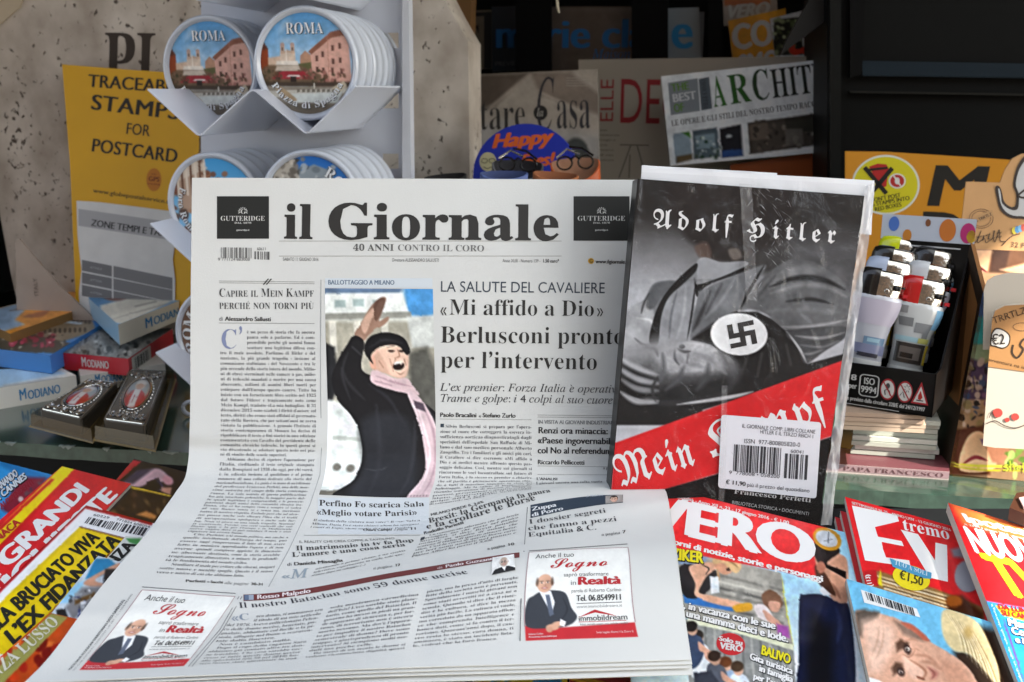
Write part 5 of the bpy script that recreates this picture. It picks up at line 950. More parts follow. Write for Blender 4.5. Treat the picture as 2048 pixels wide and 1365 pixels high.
mb = MB(); text(mb, NW, 'I dossier segreti', (1058, 1049), (1213, 1026), 9, 't', '36363a'); text(mb, NW, 'che fanno a pezzi', (1056, 1062), (1235, 1043), 9, 't', '36363a'); text(mb, NW, 'Equitalia & C.', (1056, 1075), (1194, 1060), 9, 't', '36363a'); text(mb, NW, 'a pagina', (1203, 1073), (1241, 1069), 5.5, 't', GREY); text(mb, NW, '7', (1245, 1068), (1252, 1067), 6, 'b', INK); rect(mb, NW, 1058, 1102, 1255, 1103.5, '6a6a68', nx=6, sk=-14); stroke(mb, NW, [(1055, 1015), (1049, 1090)], 1.2, '55585a'); stroke(mb, NW, [(1048, 1103), (1042, 1200), (1040, 1283)], 1.8, '45474a'); mb.build('column_heading', news)
# --- foot, red banner article
mb = MB(); A = NW.s2(487, 1191); B = NW.s2(1039, 1105.5); Cc = NW.s2(1040, 1118); D = NW.s2(487, 1203)
S_ = Sub(NW, [(487, 1190), (1039, 1105.5), (1039, 1116), (487, 1203)], 100, 10)
mb.sheet(lambda u, v: S_.to3(u * 100, v * 10, OFF * .7), 40, 1, mat('6d2f2f', .6)); text(mb, S_, 'Rosso Malpelo', (5, 8), (25, 8), 6.5, 'b', 'e8dede', OFF); text(mb, S_, 'di', (71, 8), (73, 8), 4, 'n', 'd9c5c5', OFF, fit=True); text(mb, S_, 'Paolo Guzzanti', (74, 8), (91, 8), 5.5, 'b', 'e8dede', OFF); rect(mb, S_, .3, 1, 3.8, 9, '9aa5b5', OFF); rect(mb, S_, .3, 1, 2, 9, '5c6f8a', OFF * 1.4)
mb.build('column_banner', news)
mb = MB(); cp = Cv(0, 0, 48, 40, 'd5d5d2', .8); cp.poly([(0, 40), (6, 30), (20, 27), (34, 27), (48, 34), (48, 40)], '2a2a2c', 1); cp.poly([(20, 27), (30, 27), (26, 36)], 'e4e4e2', 1); face(cp, 25, 15, 12, 'b7a596', 'c9c5c0', glasses=True, bald=True)
pic(mb, NW, [(985, 1117), (1028, 1110), (1031, 1142), (983, 1152)], cp, 1.2, OFF * 1.7, printed(.8), (48, 40)); mb.build('author_portrait', news)
mb = MB(); text(mb, NW, 'Il nostro Bataclan sono 59 donne uccise', (478, 1217), (938, 1148), 11.5, 't', '33333a'); mb.build('headline', news)
mb = MB(); colA = """#ara donna, ti ammazzo» era
#il titolo di un mio articolo
del 1976. Avevo collezionato l'elen-
co delle donne uccise, bruciate, pu-
gnalate, abbattute col fucile o la pi-
stola, affogate nel fiume o scaraven-
tate dalla finestra.|
~Non è cambiato nulla.|
~Dopo il rogo della ragazza Sara
abbiamo già contato altre tre don-
ne trucidate. Che cosa sarebbe suc-
cesso se tutte queste donne uccise
alla spicciolata (già 59 nel 2016) fos-
sero invece state giustiziate in una""".split('\n')
colB = """sola mostruosa carneficina
dell'Isis? L'eco sarebbe stato plane-
tario, come quello del Bataclan. Il
governo ha messo in piedi un gran-
de apparato di sicurezza e, per for-
tuna, di terrorismo non è ancora
morto nessuno. Ma dov'è l'appara-
to per impedire il nostro Bataclan
semestrale di donne? Dove sono
truppe, e giurisprudenza di pronto
intervento? Si riempiono molti mo-
duli ma poche celle.|
~Da meno di un secolo le donne si
vedono riconosciuta dignità quasi""".split('\n')
colC = """piena, ma la presa d'atto di larghe
fette della società non è pervenuta.
Specialmente i maschi giovani non
sono stati avvertiti né a casa né a
scuola. Quando si dice che il rime-
dio è la cultura, si dice la mezza
verità più facile. La cultura ci vuole,
ma corredata da un apparato effica-
ce che comprenda Intelligence e
banca dati, come si fa contro il ter-
rorismo. Quarant'anni dopo, il can-
cro resta lo stesso: cara donna, ti
ammazzo, è stato un incidente fata-
le, vedrai che la farò franca.|""".split('\n')
column(mb, NW, colA, (463, 1236), (645, 1222), (397, 1330), (593, 1319)); column(mb, NW, colB, (659, 1219), (837, 1192), (610, 1317), (809, 1299)); column(mb, NW, colC, (853, 1187), (1037, 1158), (825, 1295), (1027, 1278))
text(mb, NW, '«C', (463, 1243), (500, 1240), 13, 't', '8894a2'); stroke(mb, NW, [(478, 1194), (440, 1260), (377, 1334)], 1.2, '6a6a6c'); stroke(mb, NW, [(484, 1194), (446, 1260), (384, 1334)], 1.2, '6a6a6c'); mb.build('article_text', news)
# --- the two small advertisements
ca = Cv(0, 0, 100, 100, 'dedfda', .5)
ca.poly([(0, 84), (12, 85), (22, 88), (50, 87), (100, 85), (100, 100), (0, 100)], 'b8282f', 1)
ca.poly([(2, 60), (8, 54), (16, 50), (30, 50), (39, 54), (44, 68), (49, 78), (40, 86), (20, 88), (1, 84)], '34383f', 1, sm=True); ca.poly([(13, 50), (24, 50), (28, 62), (25, 74), (18, 60)], 'e4e6e8', .8); ca.poly([(19, 54), (23, 54), (27, 74), (23, 76)], '565f70', .8)
ca.line([(36, 58), (40, 70), (34, 80)], 1, '23262c', 1.5); face(ca, 18, 41, 10.5, 'd3a78c', '4a3a30', bald=True); ca.ell(25, 87, 6, 3.2, 'cfa084', 1); ca.ell(22, 89, 3, 3, 'c6957a', 1); ca.ell(31, 84, 6, 2.5, 'cfa084', 1); ca.poly([(33, 79), (38, 82), (36, 87), (32, 85)], 'e8e8ea', .8)
for corners in ([(284, 1181), (470, 1194), (368, 1333), (158, 1341)], [(1058, 1106), (1256, 1096), (1277, 1275), (1051, 1283)]):
    S_ = Sub(NW, corners, 100, 100); mb = MB(); RED = 'b3262e'
    pic(mb, S_, [(0, 0), (100, 0), (100, 100), (0, 100)], ca, .9, OFF * .5, printed(.8), (100, 100), .25); o = OFF * 1.1
    for p in ([(0, 0), (100, 0)], [(100, 0), (100, 85)], [(0, 0), (0, 85)]): stroke(mb, S_, np.linspace(p[0], p[1], 12), .7, 'a8868a', o)
    text(mb, S_, 'Anche il tuo', (7, 11), (46, 11), 6.5, 'n', '2b2b2b', o); text(mb, S_, 'Sogno', (22, 25), (80, 24), 13, 'c', RED, o); text(mb, S_, 'saprò trasformare', (36, 35.5), (80, 35.5), 4.2, 'n', '555555', o); text(mb, S_, 'in', (43, 45), (49, 45), 5, 'n', '555555', o); text(mb, S_, 'Realtà', (50, 45), (91, 45), 8.5, 'B', RED, o)
    text(mb, S_, 'parola di Roberto Carlino', (44, 53), (91, 53), 3.6, 'n', '6a6a6a', o); text(mb, S_, 'Tel. 06.8549911', (49, 62), (91.5, 62), 6, 'b', '1f1f1f', o); rect(mb, S_, 49, 64, 91, 64.8, '777777', o); text(mb, S_, 'www.immobildream.it', (49, 69), (91, 69), 2.8, 'n', '888888', o)
    shape(mb, S_, [(50, 78.5), (66, 71), (70, 72.4), (80, 76), (86, 78.5), (66, 74)], RED, o); text(mb, S_, 'immobildream', (50, 82), (94.5, 82), 5.4, 'm', '2f2f2f', o); rect(mb, S_, 50, 82.7, 93, 83.3, RED, o); text(mb, S_, 'Non vende sogni ma solide realtà', (51, 86.5), (94, 86.5), 2, 'n', '6a6a6a', o)
    text(mb, S_, 'Roberto Carlino', (3, 94), (16, 94), 1.8, 'b', 'e6c8ca', o); text(mb, S_, 'Presidente Immobildream', (3, 97), (28, 97), 1.8, 'b', 'e6c8ca', o); text(mb, S_, 'Sede legale: Roma Via Dora 2', (65, 95), (97, 95), 2, 'n', 'e6c8ca', o)
    mb.build('advertisement', news)
mb = MB(); text(mb, NW, '*FATTE SALVE ECCEZIONI TERRITORIALI (VEDI GERENZA)', (141, 1341), (250, 1201), 5, 'b', '55585c', up=(136, 1341)); text(mb, NW, 'SPED. IN ABB. POSTALE D.L. 353/03 CONV. L.46 ART. 1 C. 1 DCB MILANO', (148, 1343), (266, 1189), 3.4, 'n', '77797c', up=(144.5, 1343)); rect(mb, NW, 284, 1174, 471, 1175.4, '55585a', nx=8, sk=13); stroke(mb, NW, [(642, 560), (641, 760), (643, 900), (640, 950), (620, 1010), (578, 1100), (537, 1175)], 1, '8b8d8f'); mb.build('margin_print', news)

# ================================================================ the shrink-wrapped black book standing in front of the newspaper
BP = P3(at(1277, 358, .655), at(1730, 392, .662), at(1222, 985, .672))
book = thing('wrapped_book', 'black book with a red diagonal band and a white price sticker, wrapped in clear plastic', 'book', BP.px(1440, 1010, -.01))
K4 = [(1277, 358), (1730, 392), (1637, 1053), (1222, 985)]
def Z7(x, y): return (1200 + x / 3.593, 320 + y / 3.593)
def Z8(x, y): return (1200 + x / 3.593, 680 + y / 3.593)
def z7(*p): return [Z7(*q) for q in p]
def z8(*p): return [Z8(*q) for q in p]
mb = MB(); c3 = [BP.px(x, y, 0) for x, y in K4]; mb.prism(c3, -BP.n * .0012, mat('1a1918', .35)); mb.prism([q - BP.n * .0195 for q in c3], -BP.n * .0012, mat('1a1918', .35))
mb.prism([c3[3], c3[0], c3[0] - BP.n * .0207, c3[3] - BP.n * .0207], -unit(c3[1] - c3[0]) * .0006, mat('1a1918', .35))
mb.build('cover_boards', book)
mb = MB(); inn = [c3[0] * .99 + c3[2] * .01, c3[1] * .985 + c3[3] * .015, c3[2] * .985 + c3[0] * .015, c3[3] * .99 + c3[1] * .01]; mb.prism([q - BP.n * .0014 for q in inn], -BP.n * .0178, mat('d8d4c8', .9, bump=.4, bscale=1500)); mb.build('page_block', book)
def zb(*p): return [(1220 + x / 2.24, 440 + y / 2.24) for x, y in p]
c = Cv(1215, 350, 1735, 1060, '2a2827', 1.6); P_ = lambda pts, col, soft=4, a=1, sm=True: c.poly(zb(*pts), col, soft, a, sm=sm); N_ = lambda pts, wd, col, soft=4, a=1: c.line(zb(*pts), wd, col, soft, a)
c.grad((1440, 430), '2b2928', (1420, 600), 'a9abb0'); c.poly([(1500, 340), (1740, 340), (1740, 640), (1600, 600)], '4a4a4c', 110, .85); c.poly([(1200, 340), (1740, 340), (1740, 470), (1480, 462), (1200, 440)], '2b2928', 60)
P_(((250, -150), (760, -150), (800, 20), (760, 120), (640, 190), (520, 195), (420, 170), (388, 120), (330, 60)), '2b2726', 16); P_(((380, 120), (430, 100), (455, 150), (440, 180), (400, 165)), '5c4a42', 7, .8); P_(((530, 135), (575, 130), (590, 170), (550, 180)), '857b72', 6, .6)
P_(((600, 190), (720, 120), (800, 120), (800, 200), (690, 240)), '3a3939', 16)
P_(((386, 200), (420, 168), (500, 190), (600, 185), (612, 205), (500, 255), (392, 288)), '8b8d91', 3)
P_(((380, 205), (300, 268), (200, 284), (150, 360), (75, 430), (60, 600), (220, 570), (345, 545), (385, 300)), '727477', 4); P_(((80, 410), (150, 370), (190, 380), (190, 540), (60, 600)), 'a0a2a5', 5); P_(((200, 290), (290, 275), (240, 340), (190, 400), (160, 380)), '56585b', 6); N_(((175, 330), (150, 380), (140, 420)), 3, '3a3a3c'); N_(((120, 440), (180, 450), (190, 470)), 4, 'c2c4c6'); N_(((110, 530), (150, 560), (200, 560)), 4, '4a4b4e')
P_(((262, 350), (330, 290), (382, 275), (372, 420), (345, 545), (218, 545), (230, 440)), '85878b', 4); N_(((300, 320), (275, 420), (265, 530)), 3, '5a5c60', 5); N_(((340, 300), (330, 420), (300, 530)), 4, '9a9c9f', 6)
P_(((384, 196), (300, 270), (235, 350), (196, 440), (175, 545), (214, 560), (228, 440), (262, 350), (330, 285), (385, 230)), '232222', 2.5); N_(((384, 275), (366, 420), (345, 540)), 3.2, '29292a', 2.5); N_(((400, 330), (385, 430), (360, 530)), 3, '4c4d50', 4)
P_(((378, 262), (392, 290), (500, 256), (620, 205), (630, 225), (480, 275), (425, 305), (388, 345)), '1f1e1e', 2.5)
P_(((420, 310), (600, 232), (700, 205), (640, 300), (585, 400), (460, 470), (362, 535), (392, 345)), '66686b', 5); N_(((450, 320), (400, 440), (370, 500)), 7, '3b3b3d', 6); N_(((500, 290), (430, 420)), 4, '47474a', 6); N_(((560, 262), (500, 360), (430, 440)), 5, '7e8083', 7); N_(((370, 530), (470, 462), (570, 408)), 4, '3a3a3c', 4)
P_(((582, 402), (640, 312), (720, 232), (800, 182), (900, 186), (1000, 240), (1062, 305), (1080, 400), (1060, 478), (900, 505), (780, 490), (700, 425), (630, 402)), '5b5c5e', 5); P_(((640, 330), (740, 240), (860, 200), (960, 230), (900, 255), (760, 290)), '6d6e70', 10); N_(((690, 205), (625, 315), (585, 400)), 5, '1f1f20', 3)
N_(((715, 300), (830, 262), (950, 268), (1050, 312)), 9, '222223', 6); N_(((720, 330), (840, 295), (960, 300), (1060, 345)), 7, '757678', 7); N_(((790, 366), (900, 356), (1000, 378)), 6, '2b2b2c', 5); N_(((700, 410), (860, 400), (1060, 420)), 9, '68696b', 9); N_(((740, 250), (700, 300), (660, 350)), 5, '48494b', 7); N_(((760, 480), (900, 478), (1060, 450)), 5, '88898b', 5); N_(((780, 495), (900, 512), (1050, 488)), 6, '1d1d1e', 4)
P_(((360, 538), (450, 480), (560, 412), (660, 412), (725, 445), (780, 492), (840, 560), (885, 645), (1050, 600), (1060, 660), (320, 880), (40, 880), (40, 780), (560, 720), (540, 620), (450, 560)), '242323', 3, 1, False); P_(((800, 500), (1060, 478), (1050, 530), (960, 590), (876, 645), (840, 570)), '434446', 4); N_(((830, 520), (950, 530), (1050, 505)), 5, '7a7b7d', 4); N_(((850, 560), (950, 570), (1030, 540)), 4, '66676a', 4); N_(((800, 510), (850, 580), (880, 640)), 4, '9a9b9d', 3); N_(((860, 600), (900, 600), (960, 580)), 4, '6f7072', 4)
for q in ((620, 600, 590, 690), (680, 600, 660, 700), (730, 540, 745, 680), (790, 560, 810, 650)): N_(((q[0], q[1]), (q[2], q[3])), 4, '3a3938', 6)
P_(((-20, 600), (120, 600), (400, 700), (420, 920), (-20, 920)), '262525', 4, 1, False); P_(((55, 610), (85, 572), (200, 560), (330, 542), (405, 546), (485, 580), (548, 622), (574, 672), (560, 720), (510, 780), (380, 815), (200, 822), (130, 780), (60, 700)), '67686a', 14); P_(((200, 585), (330, 560), (470, 590), (545, 640), (520, 680), (400, 690), (260, 680)), '9b9c9f', 13); P_(((330, 548), (410, 552), (480, 585), (430, 600), (350, 580)), 'aeafb2', 6); c.noise(.05, 5, 5, (1240, 690, 1475, 800)); P_(((230, 730), (430, 705), (575, 670), (580, 730), (500, 800), (360, 830), (200, 830)), '2a2a2b', 30, .95); P_(((500, 600), (575, 650), (570, 720), (520, 700)), '4a4a4c', 20, .8); N_(((260, 590), (330, 640), (420, 660)), 6, '7f8083', 9, .8); N_(((380, 600), (450, 630), (520, 690)), 6, '808184', 9, .8)
c.noise(.10, 26, 8, (1235, 560, 1475, 800)); c.noise(.10, 22, 6, (1480, 520, 1710, 680)); c.ell(*zb((322, 568))[0], 6, 4.5, '141313', 2); N_(((300, 575), (330, 590), (360, 590)), 5, '3b3b3c', 4); N_(((292, 570), (290, 620), (310, 650)), 4, '55565a', 4); N_(((350, 600), (345, 640)), 3, '6a6b6e', 4); N_(((150, 570), (200, 580), (215, 610)), 6, '2d2e30', 6); P_(((60, 560), (200, 530), (330, 530), (340, 580), (200, 620), (60, 630)), '9a9b9e', 26, .75); N_(((330, 660), (300, 720), (250, 760)), 8, '505154', 10); N_(((440, 650), (430, 710), (390, 760)), 8, '4a4b4d', 12); N_(((235, 600), (240, 660), (225, 720)), 7, '5a5b5e', 9)
for k, (y, wd, col) in enumerate(((618, 9, '9c9da0'), (645, 7, '2c2c2d'), (668, 9, '8f9093'), (692, 6, '232324'), (712, 8, '77787a'), (738, 7, '1f1f1f'), (770, 8, '9fa0a2'))): N_(((45, y), (120, y + 45), (215, y + 78 - k * 6)), wd, col, 7)
N_(((215, 700), (190, 760), (205, 815)), 5, '3a3a3b', 5); N_(((300, 828), (450, 808), (560, 790), (640, 770)), 6, 'a9aaac', 3.5); N_(((60, 785), (150, 815), (215, 822)), 5, '8d8e90', 4)
c.ell(1478, 669, 57, 42, 'd3d5d6', 2, rot=.06)
c.poly(z8((105, 742), (1745, 148), (1668, 690), (850, 958), (470, 1072), (80, 1108)), 'c3272a', 2)
c.poly(z8((300, 1120), (480, 1068), (850, 962), (1668, 695), (1600, 1400), (300, 1400)), '1c1a1a', 2)
mb = MB(); pic(mb, BP, K4, c, 1.7, .0001, printed(.5, 0, 0, .12), ph=.6); mb.build('front_cover', book)
mb = MB(); WH = 'e2e2e2'
for s, p, q, h, up in (('Adolf', Z7(372, 487), Z7(940, 527), 34, None), ('Hitler', Z7(1052, 548), Z7(1690, 603), 34, None)): text(mb, BP, s, p, q, h, 'f', WH, .0003, .22)
mb.build('author_lettering', book); mb = MB()
text(mb, BP, 'Mein', Z8(140, 1058), Z8(695, 892), 58, 'f', WH, .0003, .03); text(mb, BP, 'Kampf', Z8(800, 845), Z8(1650, 555), 60, 'f', WH, .0003, .03); mb.build('title_lettering', book); mb = MB()
text(mb, BP, 'Francesco Perfetti', Z8(960, 1103), Z8(1515, 1168), 9, 's', 'c9c9c9', .0003); text(mb, BP, 'BIBLIOTECA STORICA • DOCUMENTI', Z8(945, 1178), Z8(1500, 1262), 6.6, 'n', 'b5b5b5', .0003); mb.build('publisher_lettering', book)
mb = MB(); o = np.array((1484, 669.)); k = 9.6; cs, sn = math.cos(-.20), math.sin(-.20)
def em(x, y): x, y = x * k * 1.12, y * k; return (o[0] + x * cs - y * sn - .02 * y, o[1] + x * sn + y * cs)
for a_, b_, c_, d_ in ((-.5, -2.5, .5, 2.5), (-2.5, -.5, 2.5, .5), (.5, -2.5, 2.5, -1.5), (1.5, .5, 2.5, 2.5), (-2.5, 1.5, -.5, 2.5), (-2.5, -2.5, -1.5, -.5)): shape(mb, BP, [em(a_, b_), em(c_, b_), em(c_, d_), em(a_, d_)], '232222', .0003 + .00002 * abs(a_))
mb.build('armband_emblem', book)
# sticker
mb = MB(); S4 = [(1441.6, 829), (1641, 844.5), (1631, 996.5), (1435, 975)]
def rr(c4, r, n=6):
    c4 = np.asarray(c4, float); out = []
    for i in range(4):
        p, a_, b_ = c4[i], c4[i - 1], c4[(i + 1) % 4]; u1 = (a_ - p) / np.linalg.norm(a_ - p); u2 = (b_ - p) / np.linalg.norm(b_ - p)
        for t in np.linspace(0, 1, n): out.append((1 - t) ** 2 * (p + u1 * r) + 2 * t * (1 - t) * p + t ** 2 * (p + u2 * r))
    return np.array(out)
shape(mb, BP, rr(S4, 7), mat('dfe0e6', .5), .0016); o = .0018; D_ = '3a3b42'
text(mb, BP, 'IL GIORNALE COMP. LIBRI COLLANE', Z8(1015, 628), Z8(1540, 672), 7.5, 'n', D_, o); text(mb, BP, 'HITLER E IL TERZO REICH 1', Z8(1143, 670), Z8(1530, 706), 7.5, 'n', D_, o); text(mb, BP, 'ISSN  977-800805820-0', Z8(1027, 738), Z8(1432, 767), 8.5, 'n', D_, o); text(mb, BP, '60041', Z8(1362, 808), Z8(1462, 818), 7, 'n', D_, o)
barcode(mb, BP, Z8(960, 747), Z8(1297, 774), Z8(950, 940), '2f3036', 62, 8, o); barcode(mb, BP, Z8(1325, 812), Z8(1497, 826), Z8(1315, 990), '2f3036', 26, 9, o)
text(mb, BP, '9  778008 • 058200', Z8(920, 960), Z8(1285, 992), 7, 'n', D_, o); text(mb, BP, '€ 11,90', Z8(897, 1031), Z8(1040, 1047), 8.2, 'N', '25262b', o); text(mb, BP, 'più il prezzo del quotidiano', Z8(1050, 1050), Z8(1500, 1094), 7.6, 'n', D_, o); mb.build('price_sticker', book)
# clear wrap: a film in front with crease glints painted as pale slivers, and a white card peeping out at top and right
def film(name, gloss_rough, milk, bump, scale, refl=.9):
    m = bpy.data.materials.new(name); m.use_nodes = True; n = m.node_tree; n.nodes.remove(n.nodes['Principled BSDF']); out = n.nodes['Material Output']
    tr = n.nodes.new('ShaderNodeBsdfTransparent'); tr.inputs[0].default_value = (.97, .97, .97, 1); gl = n.nodes.new('ShaderNodeBsdfGlossy'); gl.inputs['Roughness'].default_value = gloss_rough; gl.inputs['Color'].default_value = (refl, refl, refl, 1)
    di = n.nodes.new('ShaderNodeBsdfDiffuse'); di.inputs[0].default_value = (.8, .8, .8, 1); lw = n.nodes.new('ShaderNodeLayerWeight'); lw.inputs['Blend'].default_value = .35; pw = n.nodes.new('ShaderNodeMath'); pw.operation = 'POWER'; pw.inputs[1].default_value = 4; ma = n.nodes.new('ShaderNodeMath'); ma.operation = 'MULTIPLY_ADD'; ma.inputs[1].default_value = .5; ma.inputs[2].default_value = .05; n.links.new(lw.outputs['Facing'], pw.inputs[0]); n.links.new(pw.outputs[0], ma.inputs[0])
    tc = n.nodes.new('ShaderNodeTexCoord'); ns = n.nodes.new('ShaderNodeTexNoise'); ns.inputs['Scale'].default_value = scale; ns.inputs['Detail'].default_value = 6; ns.inputs['Distortion'].default_value = 1.2
    bp = n.nodes.new('ShaderNodeBump'); bp.inputs['Strength'].default_value = bump; bp.inputs['Distance'].default_value = .004
    n.links.new(tc.outputs['Object'], ns.inputs['Vector']); n.links.new(ns.outputs['Fac'], bp.inputs['Height'])
    for q in (gl, lw): n.links.new(bp.outputs[0], q.inputs['Normal'])
    mx = n.nodes.new('ShaderNodeMixShader'); mx.inputs[0].default_value = milk; n.links.new(tr.outputs[0], mx.inputs[1]); n.links.new(di.outputs[0], mx.inputs[2])
    m2 = n.nodes.new('ShaderNodeMixShader'); n.links.new(ma.outputs[0], m2.inputs[0]); n.links.new(mx.outputs[0], m2.inputs[1]); n.links.new(gl.outputs[0], m2.inputs[2]); n.links.new(m2.outputs[0], out.inputs['Surface']); return m
CLEAR = film('clear_film', .09, 0, .8, 45, .38); CREASE = film('creased_film', .10, .01, 1.0, 120, .6); MILKY = film('milky_film', .25, .42, .8, 60)
W4 = np.array([(1280, 345), (1746, 372), (1648, 1060), (1219, 990)], float)
def quad(c4, u, v): c4 = np.asarray(c4, float); u, v = u[:, None], v[:, None]; return (1 - v) * ((1 - u) * c4[0] + u * c4[1]) + v * ((1 - u) * c4[3] + u * c4[2])
NZ = RNG.random((64, 64))
def vn(x, y):
    i, j = np.floor(x).astype(int), np.floor(y).astype(int); fx, fy = x - i, y - j; fx, fy = fx * fx * (3 - 2 * fx), fy * fy * (3 - 2 * fy); g = lambda a, b: NZ[b % 64, a % 64]
    return (g(i, j) * (1 - fx) + g(i + 1, j) * fx) * (1 - fy) + (g(i, j + 1) * (1 - fx) + g(i + 1, j + 1) * fx) * fy
def wrapfn(c4, base, amp, fx, fy):
    def fn(u, v):
        q = quad(c4, u, v); d = vn(u * fx, v * fy) - .5 + .5 * (np.abs(vn(u * fx * 2.3 + 9, v * fy * 2.3) - .5) - .2)
        return BP.px(q[:, 0], q[:, 1]) + BP.n * (base + amp * d)[:, None]
    return fn
mb = MB(); mb.sheet(wrapfn(W4, .0028, .0018, 8, 10), 80, 100, CLEAR); mb.build('plastic_film', book, True)
SEAM = film('seam_film', .12, .08, .8, 90, .5)
for q in ([(1476, 368), (1500, 370), (1512, 600), (1490, 600)], [(1441, 770), (1452, 770), (1446, 1010), (1434, 1008)]): mb = MB(); mb.sheet(wrapfn(q, .0036, .0014, 2, 14), 6, 60, SEAM); mb.build('film_seam', book, True)
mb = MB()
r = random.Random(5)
for _ in range(130):                                 # pale slivers, the glint of crumpled film put into their colour
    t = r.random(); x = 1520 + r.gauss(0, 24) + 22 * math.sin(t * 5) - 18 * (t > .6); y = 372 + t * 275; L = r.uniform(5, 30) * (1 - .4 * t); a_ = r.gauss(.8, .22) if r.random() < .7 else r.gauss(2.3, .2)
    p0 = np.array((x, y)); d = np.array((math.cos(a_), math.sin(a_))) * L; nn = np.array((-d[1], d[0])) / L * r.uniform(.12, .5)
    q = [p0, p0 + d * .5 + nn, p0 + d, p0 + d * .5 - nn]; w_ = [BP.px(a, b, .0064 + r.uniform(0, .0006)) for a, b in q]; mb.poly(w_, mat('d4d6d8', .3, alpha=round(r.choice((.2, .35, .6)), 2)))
for _ in range(90):  # fainter painted glints scattered over the rest of the film
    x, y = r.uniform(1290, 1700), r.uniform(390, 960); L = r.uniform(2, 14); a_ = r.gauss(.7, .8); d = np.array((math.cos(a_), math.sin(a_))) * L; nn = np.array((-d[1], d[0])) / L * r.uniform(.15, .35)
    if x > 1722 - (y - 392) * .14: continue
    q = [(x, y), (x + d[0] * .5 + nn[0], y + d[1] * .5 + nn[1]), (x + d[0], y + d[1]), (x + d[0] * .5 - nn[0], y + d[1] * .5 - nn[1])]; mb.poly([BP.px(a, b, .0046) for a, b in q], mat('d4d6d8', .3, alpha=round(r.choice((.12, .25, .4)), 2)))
mb.build('painted_film_glints', book, True)
mb = MB(); mb.sheet(wrapfn([(1730, 372), (1750, 366), (1662, 1050), (1640, 1050)], .0004, .003, 3, 26), 10, 120, MILKY); mb.build('film_margin', book, True)
mb = MB(); WC = mat('d9dbde', .45, coat=.3, bump=.3, bscale=120)
def card(c4, off, amp):
    def fn(u, v): q = quad(c4, u, v); return BP.px(q[:, 0], q[:, 1]) + BP.n * (off + amp * (vn(u * 9, v * 3 + 4) - .5))[:, None]
    return fn
mb.sheet(card([(1285, 335), (1751, 361), (1744, 470), (1277, 420)], -.0017, .0015), 50, 10, WC); mb.sheet(card([(1287, 329), (1560, 345), (1560, 380), (1285, 360)], -.006, .002), 30, 6, WC); mb.build('backing_card', book, True)

# ================================================================ left: travertine pillar, posters, tin rack, card decks
PV = V(200, 300, 1.22, 8)
def outline(pl, pts, off=0): p = np.asarray(pts, float); return pl.px(p[:, 0], p[:, 1], off)
def travertine():
    m = bpy.data.materials.new('travertine'); m.use_nodes = True; n = m.node_tree; b = n.nodes['Principled BSDF']; tc = n.nodes.new('ShaderNodeTexCoord'); b.inputs['Roughness'].default_value = .6
    n1 = n.nodes.new('ShaderNodeTexNoise'); n1.inputs['Scale'].default_value = 22; n1.inputs['Detail'].default_value = 6
    r1 = n.nodes.new('ShaderNodeValToRGB'); r1.color_ramp.elements[0].position = .3; r1.color_ramp.elements[0].color = (*lin(rgb('a09486')), 1); r1.color_ramp.elements[1].position = .7; r1.color_ramp.elements[1].color = (*lin(rgb('c9bfb2')), 1)
    mp = n.nodes.new('ShaderNodeMapping'); mp.inputs['Rotation'].default_value = (0, .6, 0); mp.inputs['Scale'].default_value = (1.2, 1, 1.0)
    n2 = n.nodes.new('ShaderNodeTexNoise'); n2.inputs['Scale'].default_value = 120; n2.inputs['Detail'].default_value = 3; n2.inputs['Roughness'].default_value = .55
    n3 = n.nodes.new('ShaderNodeTexNoise'); n3.inputs['Scale'].default_value = 11; n3.inputs['Detail'].default_value = 2
    ad = n.nodes.new('ShaderNodeMath'); ad.operation = 'MULTIPLY_ADD'; ad.inputs[1].default_value = .35
    r2 = n.nodes.new('ShaderNodeMapRange'); r2.inputs['From Min'].default_value = .785; r2.inputs['From Max'].default_value = .87
    mx = n.nodes.new('ShaderNodeMix'); mx.data_type = 'RGBA'; mx.inputs['B'].default_value = (*lin(rgb('4e4239')), 1); bp = n.nodes.new('ShaderNodeBump'); bp.inputs['Strength'].default_value = .8; bp.inputs['Distance'].default_value = .002; bp.invert = True
    L = n.links.new; L(tc.outputs['Object'], mp.inputs['Vector']); L(mp.outputs[0], n1.inputs['Vector']); L(mp.outputs[0], n2.inputs['Vector']); L(mp.outputs[0], n3.inputs['Vector']); L(n1.outputs['Fac'], r1.inputs[0]); L(n3.outputs['Fac'], ad.inputs[0]); L(n2.outputs['Fac'], ad.inputs[2]); L(ad.outputs[0], r2.inputs['Value']); L(r2.outputs[0], mx.inputs['Factor']); L(r1.outputs[0], mx.inputs['A']); L(mx.outputs['Result'], b.inputs['Base Color']); L(r2.outputs[0], bp.inputs['Height']); L(bp.outputs[0], b.inputs['Normal']); return m
TRAV = travertine()
pil = thing('stone_pillar', 'pitted beige travertine pillar with carved dark letters behind the yellow poster', 'pillar', PV.px(460, 700))
mb = MB(); mb.prism(outline(PV, [(-60, -160), (-22, 200), (0, 430), (24, 560), (44, 640), (52, 900), (945, 900), (939, 330), (936, 84), (905, 30), (868, -40), (866, -160)]), KY * .07, TRAV); mb.build('shaft', pil)
mb = MB(); text(mb, PV, 'PI', (206, 178), (310, 180), 112, 's', mat('3c332c', .8), .0005); mb.build('carved_letters', pil)
mb = MB(); pv2 = PV.up(.004); mb.prism(outline(pv2, [(-40, -40), (56, -40), (40, 14), (0, 48), (-40, 60)]), -pv2.n * .003, mat('b3a48c', .8, var=.1)); o = mb.build('paper_scrap'); tag(o, 'beige paper corner stuck at the top left edge of the pillar', 'paper')
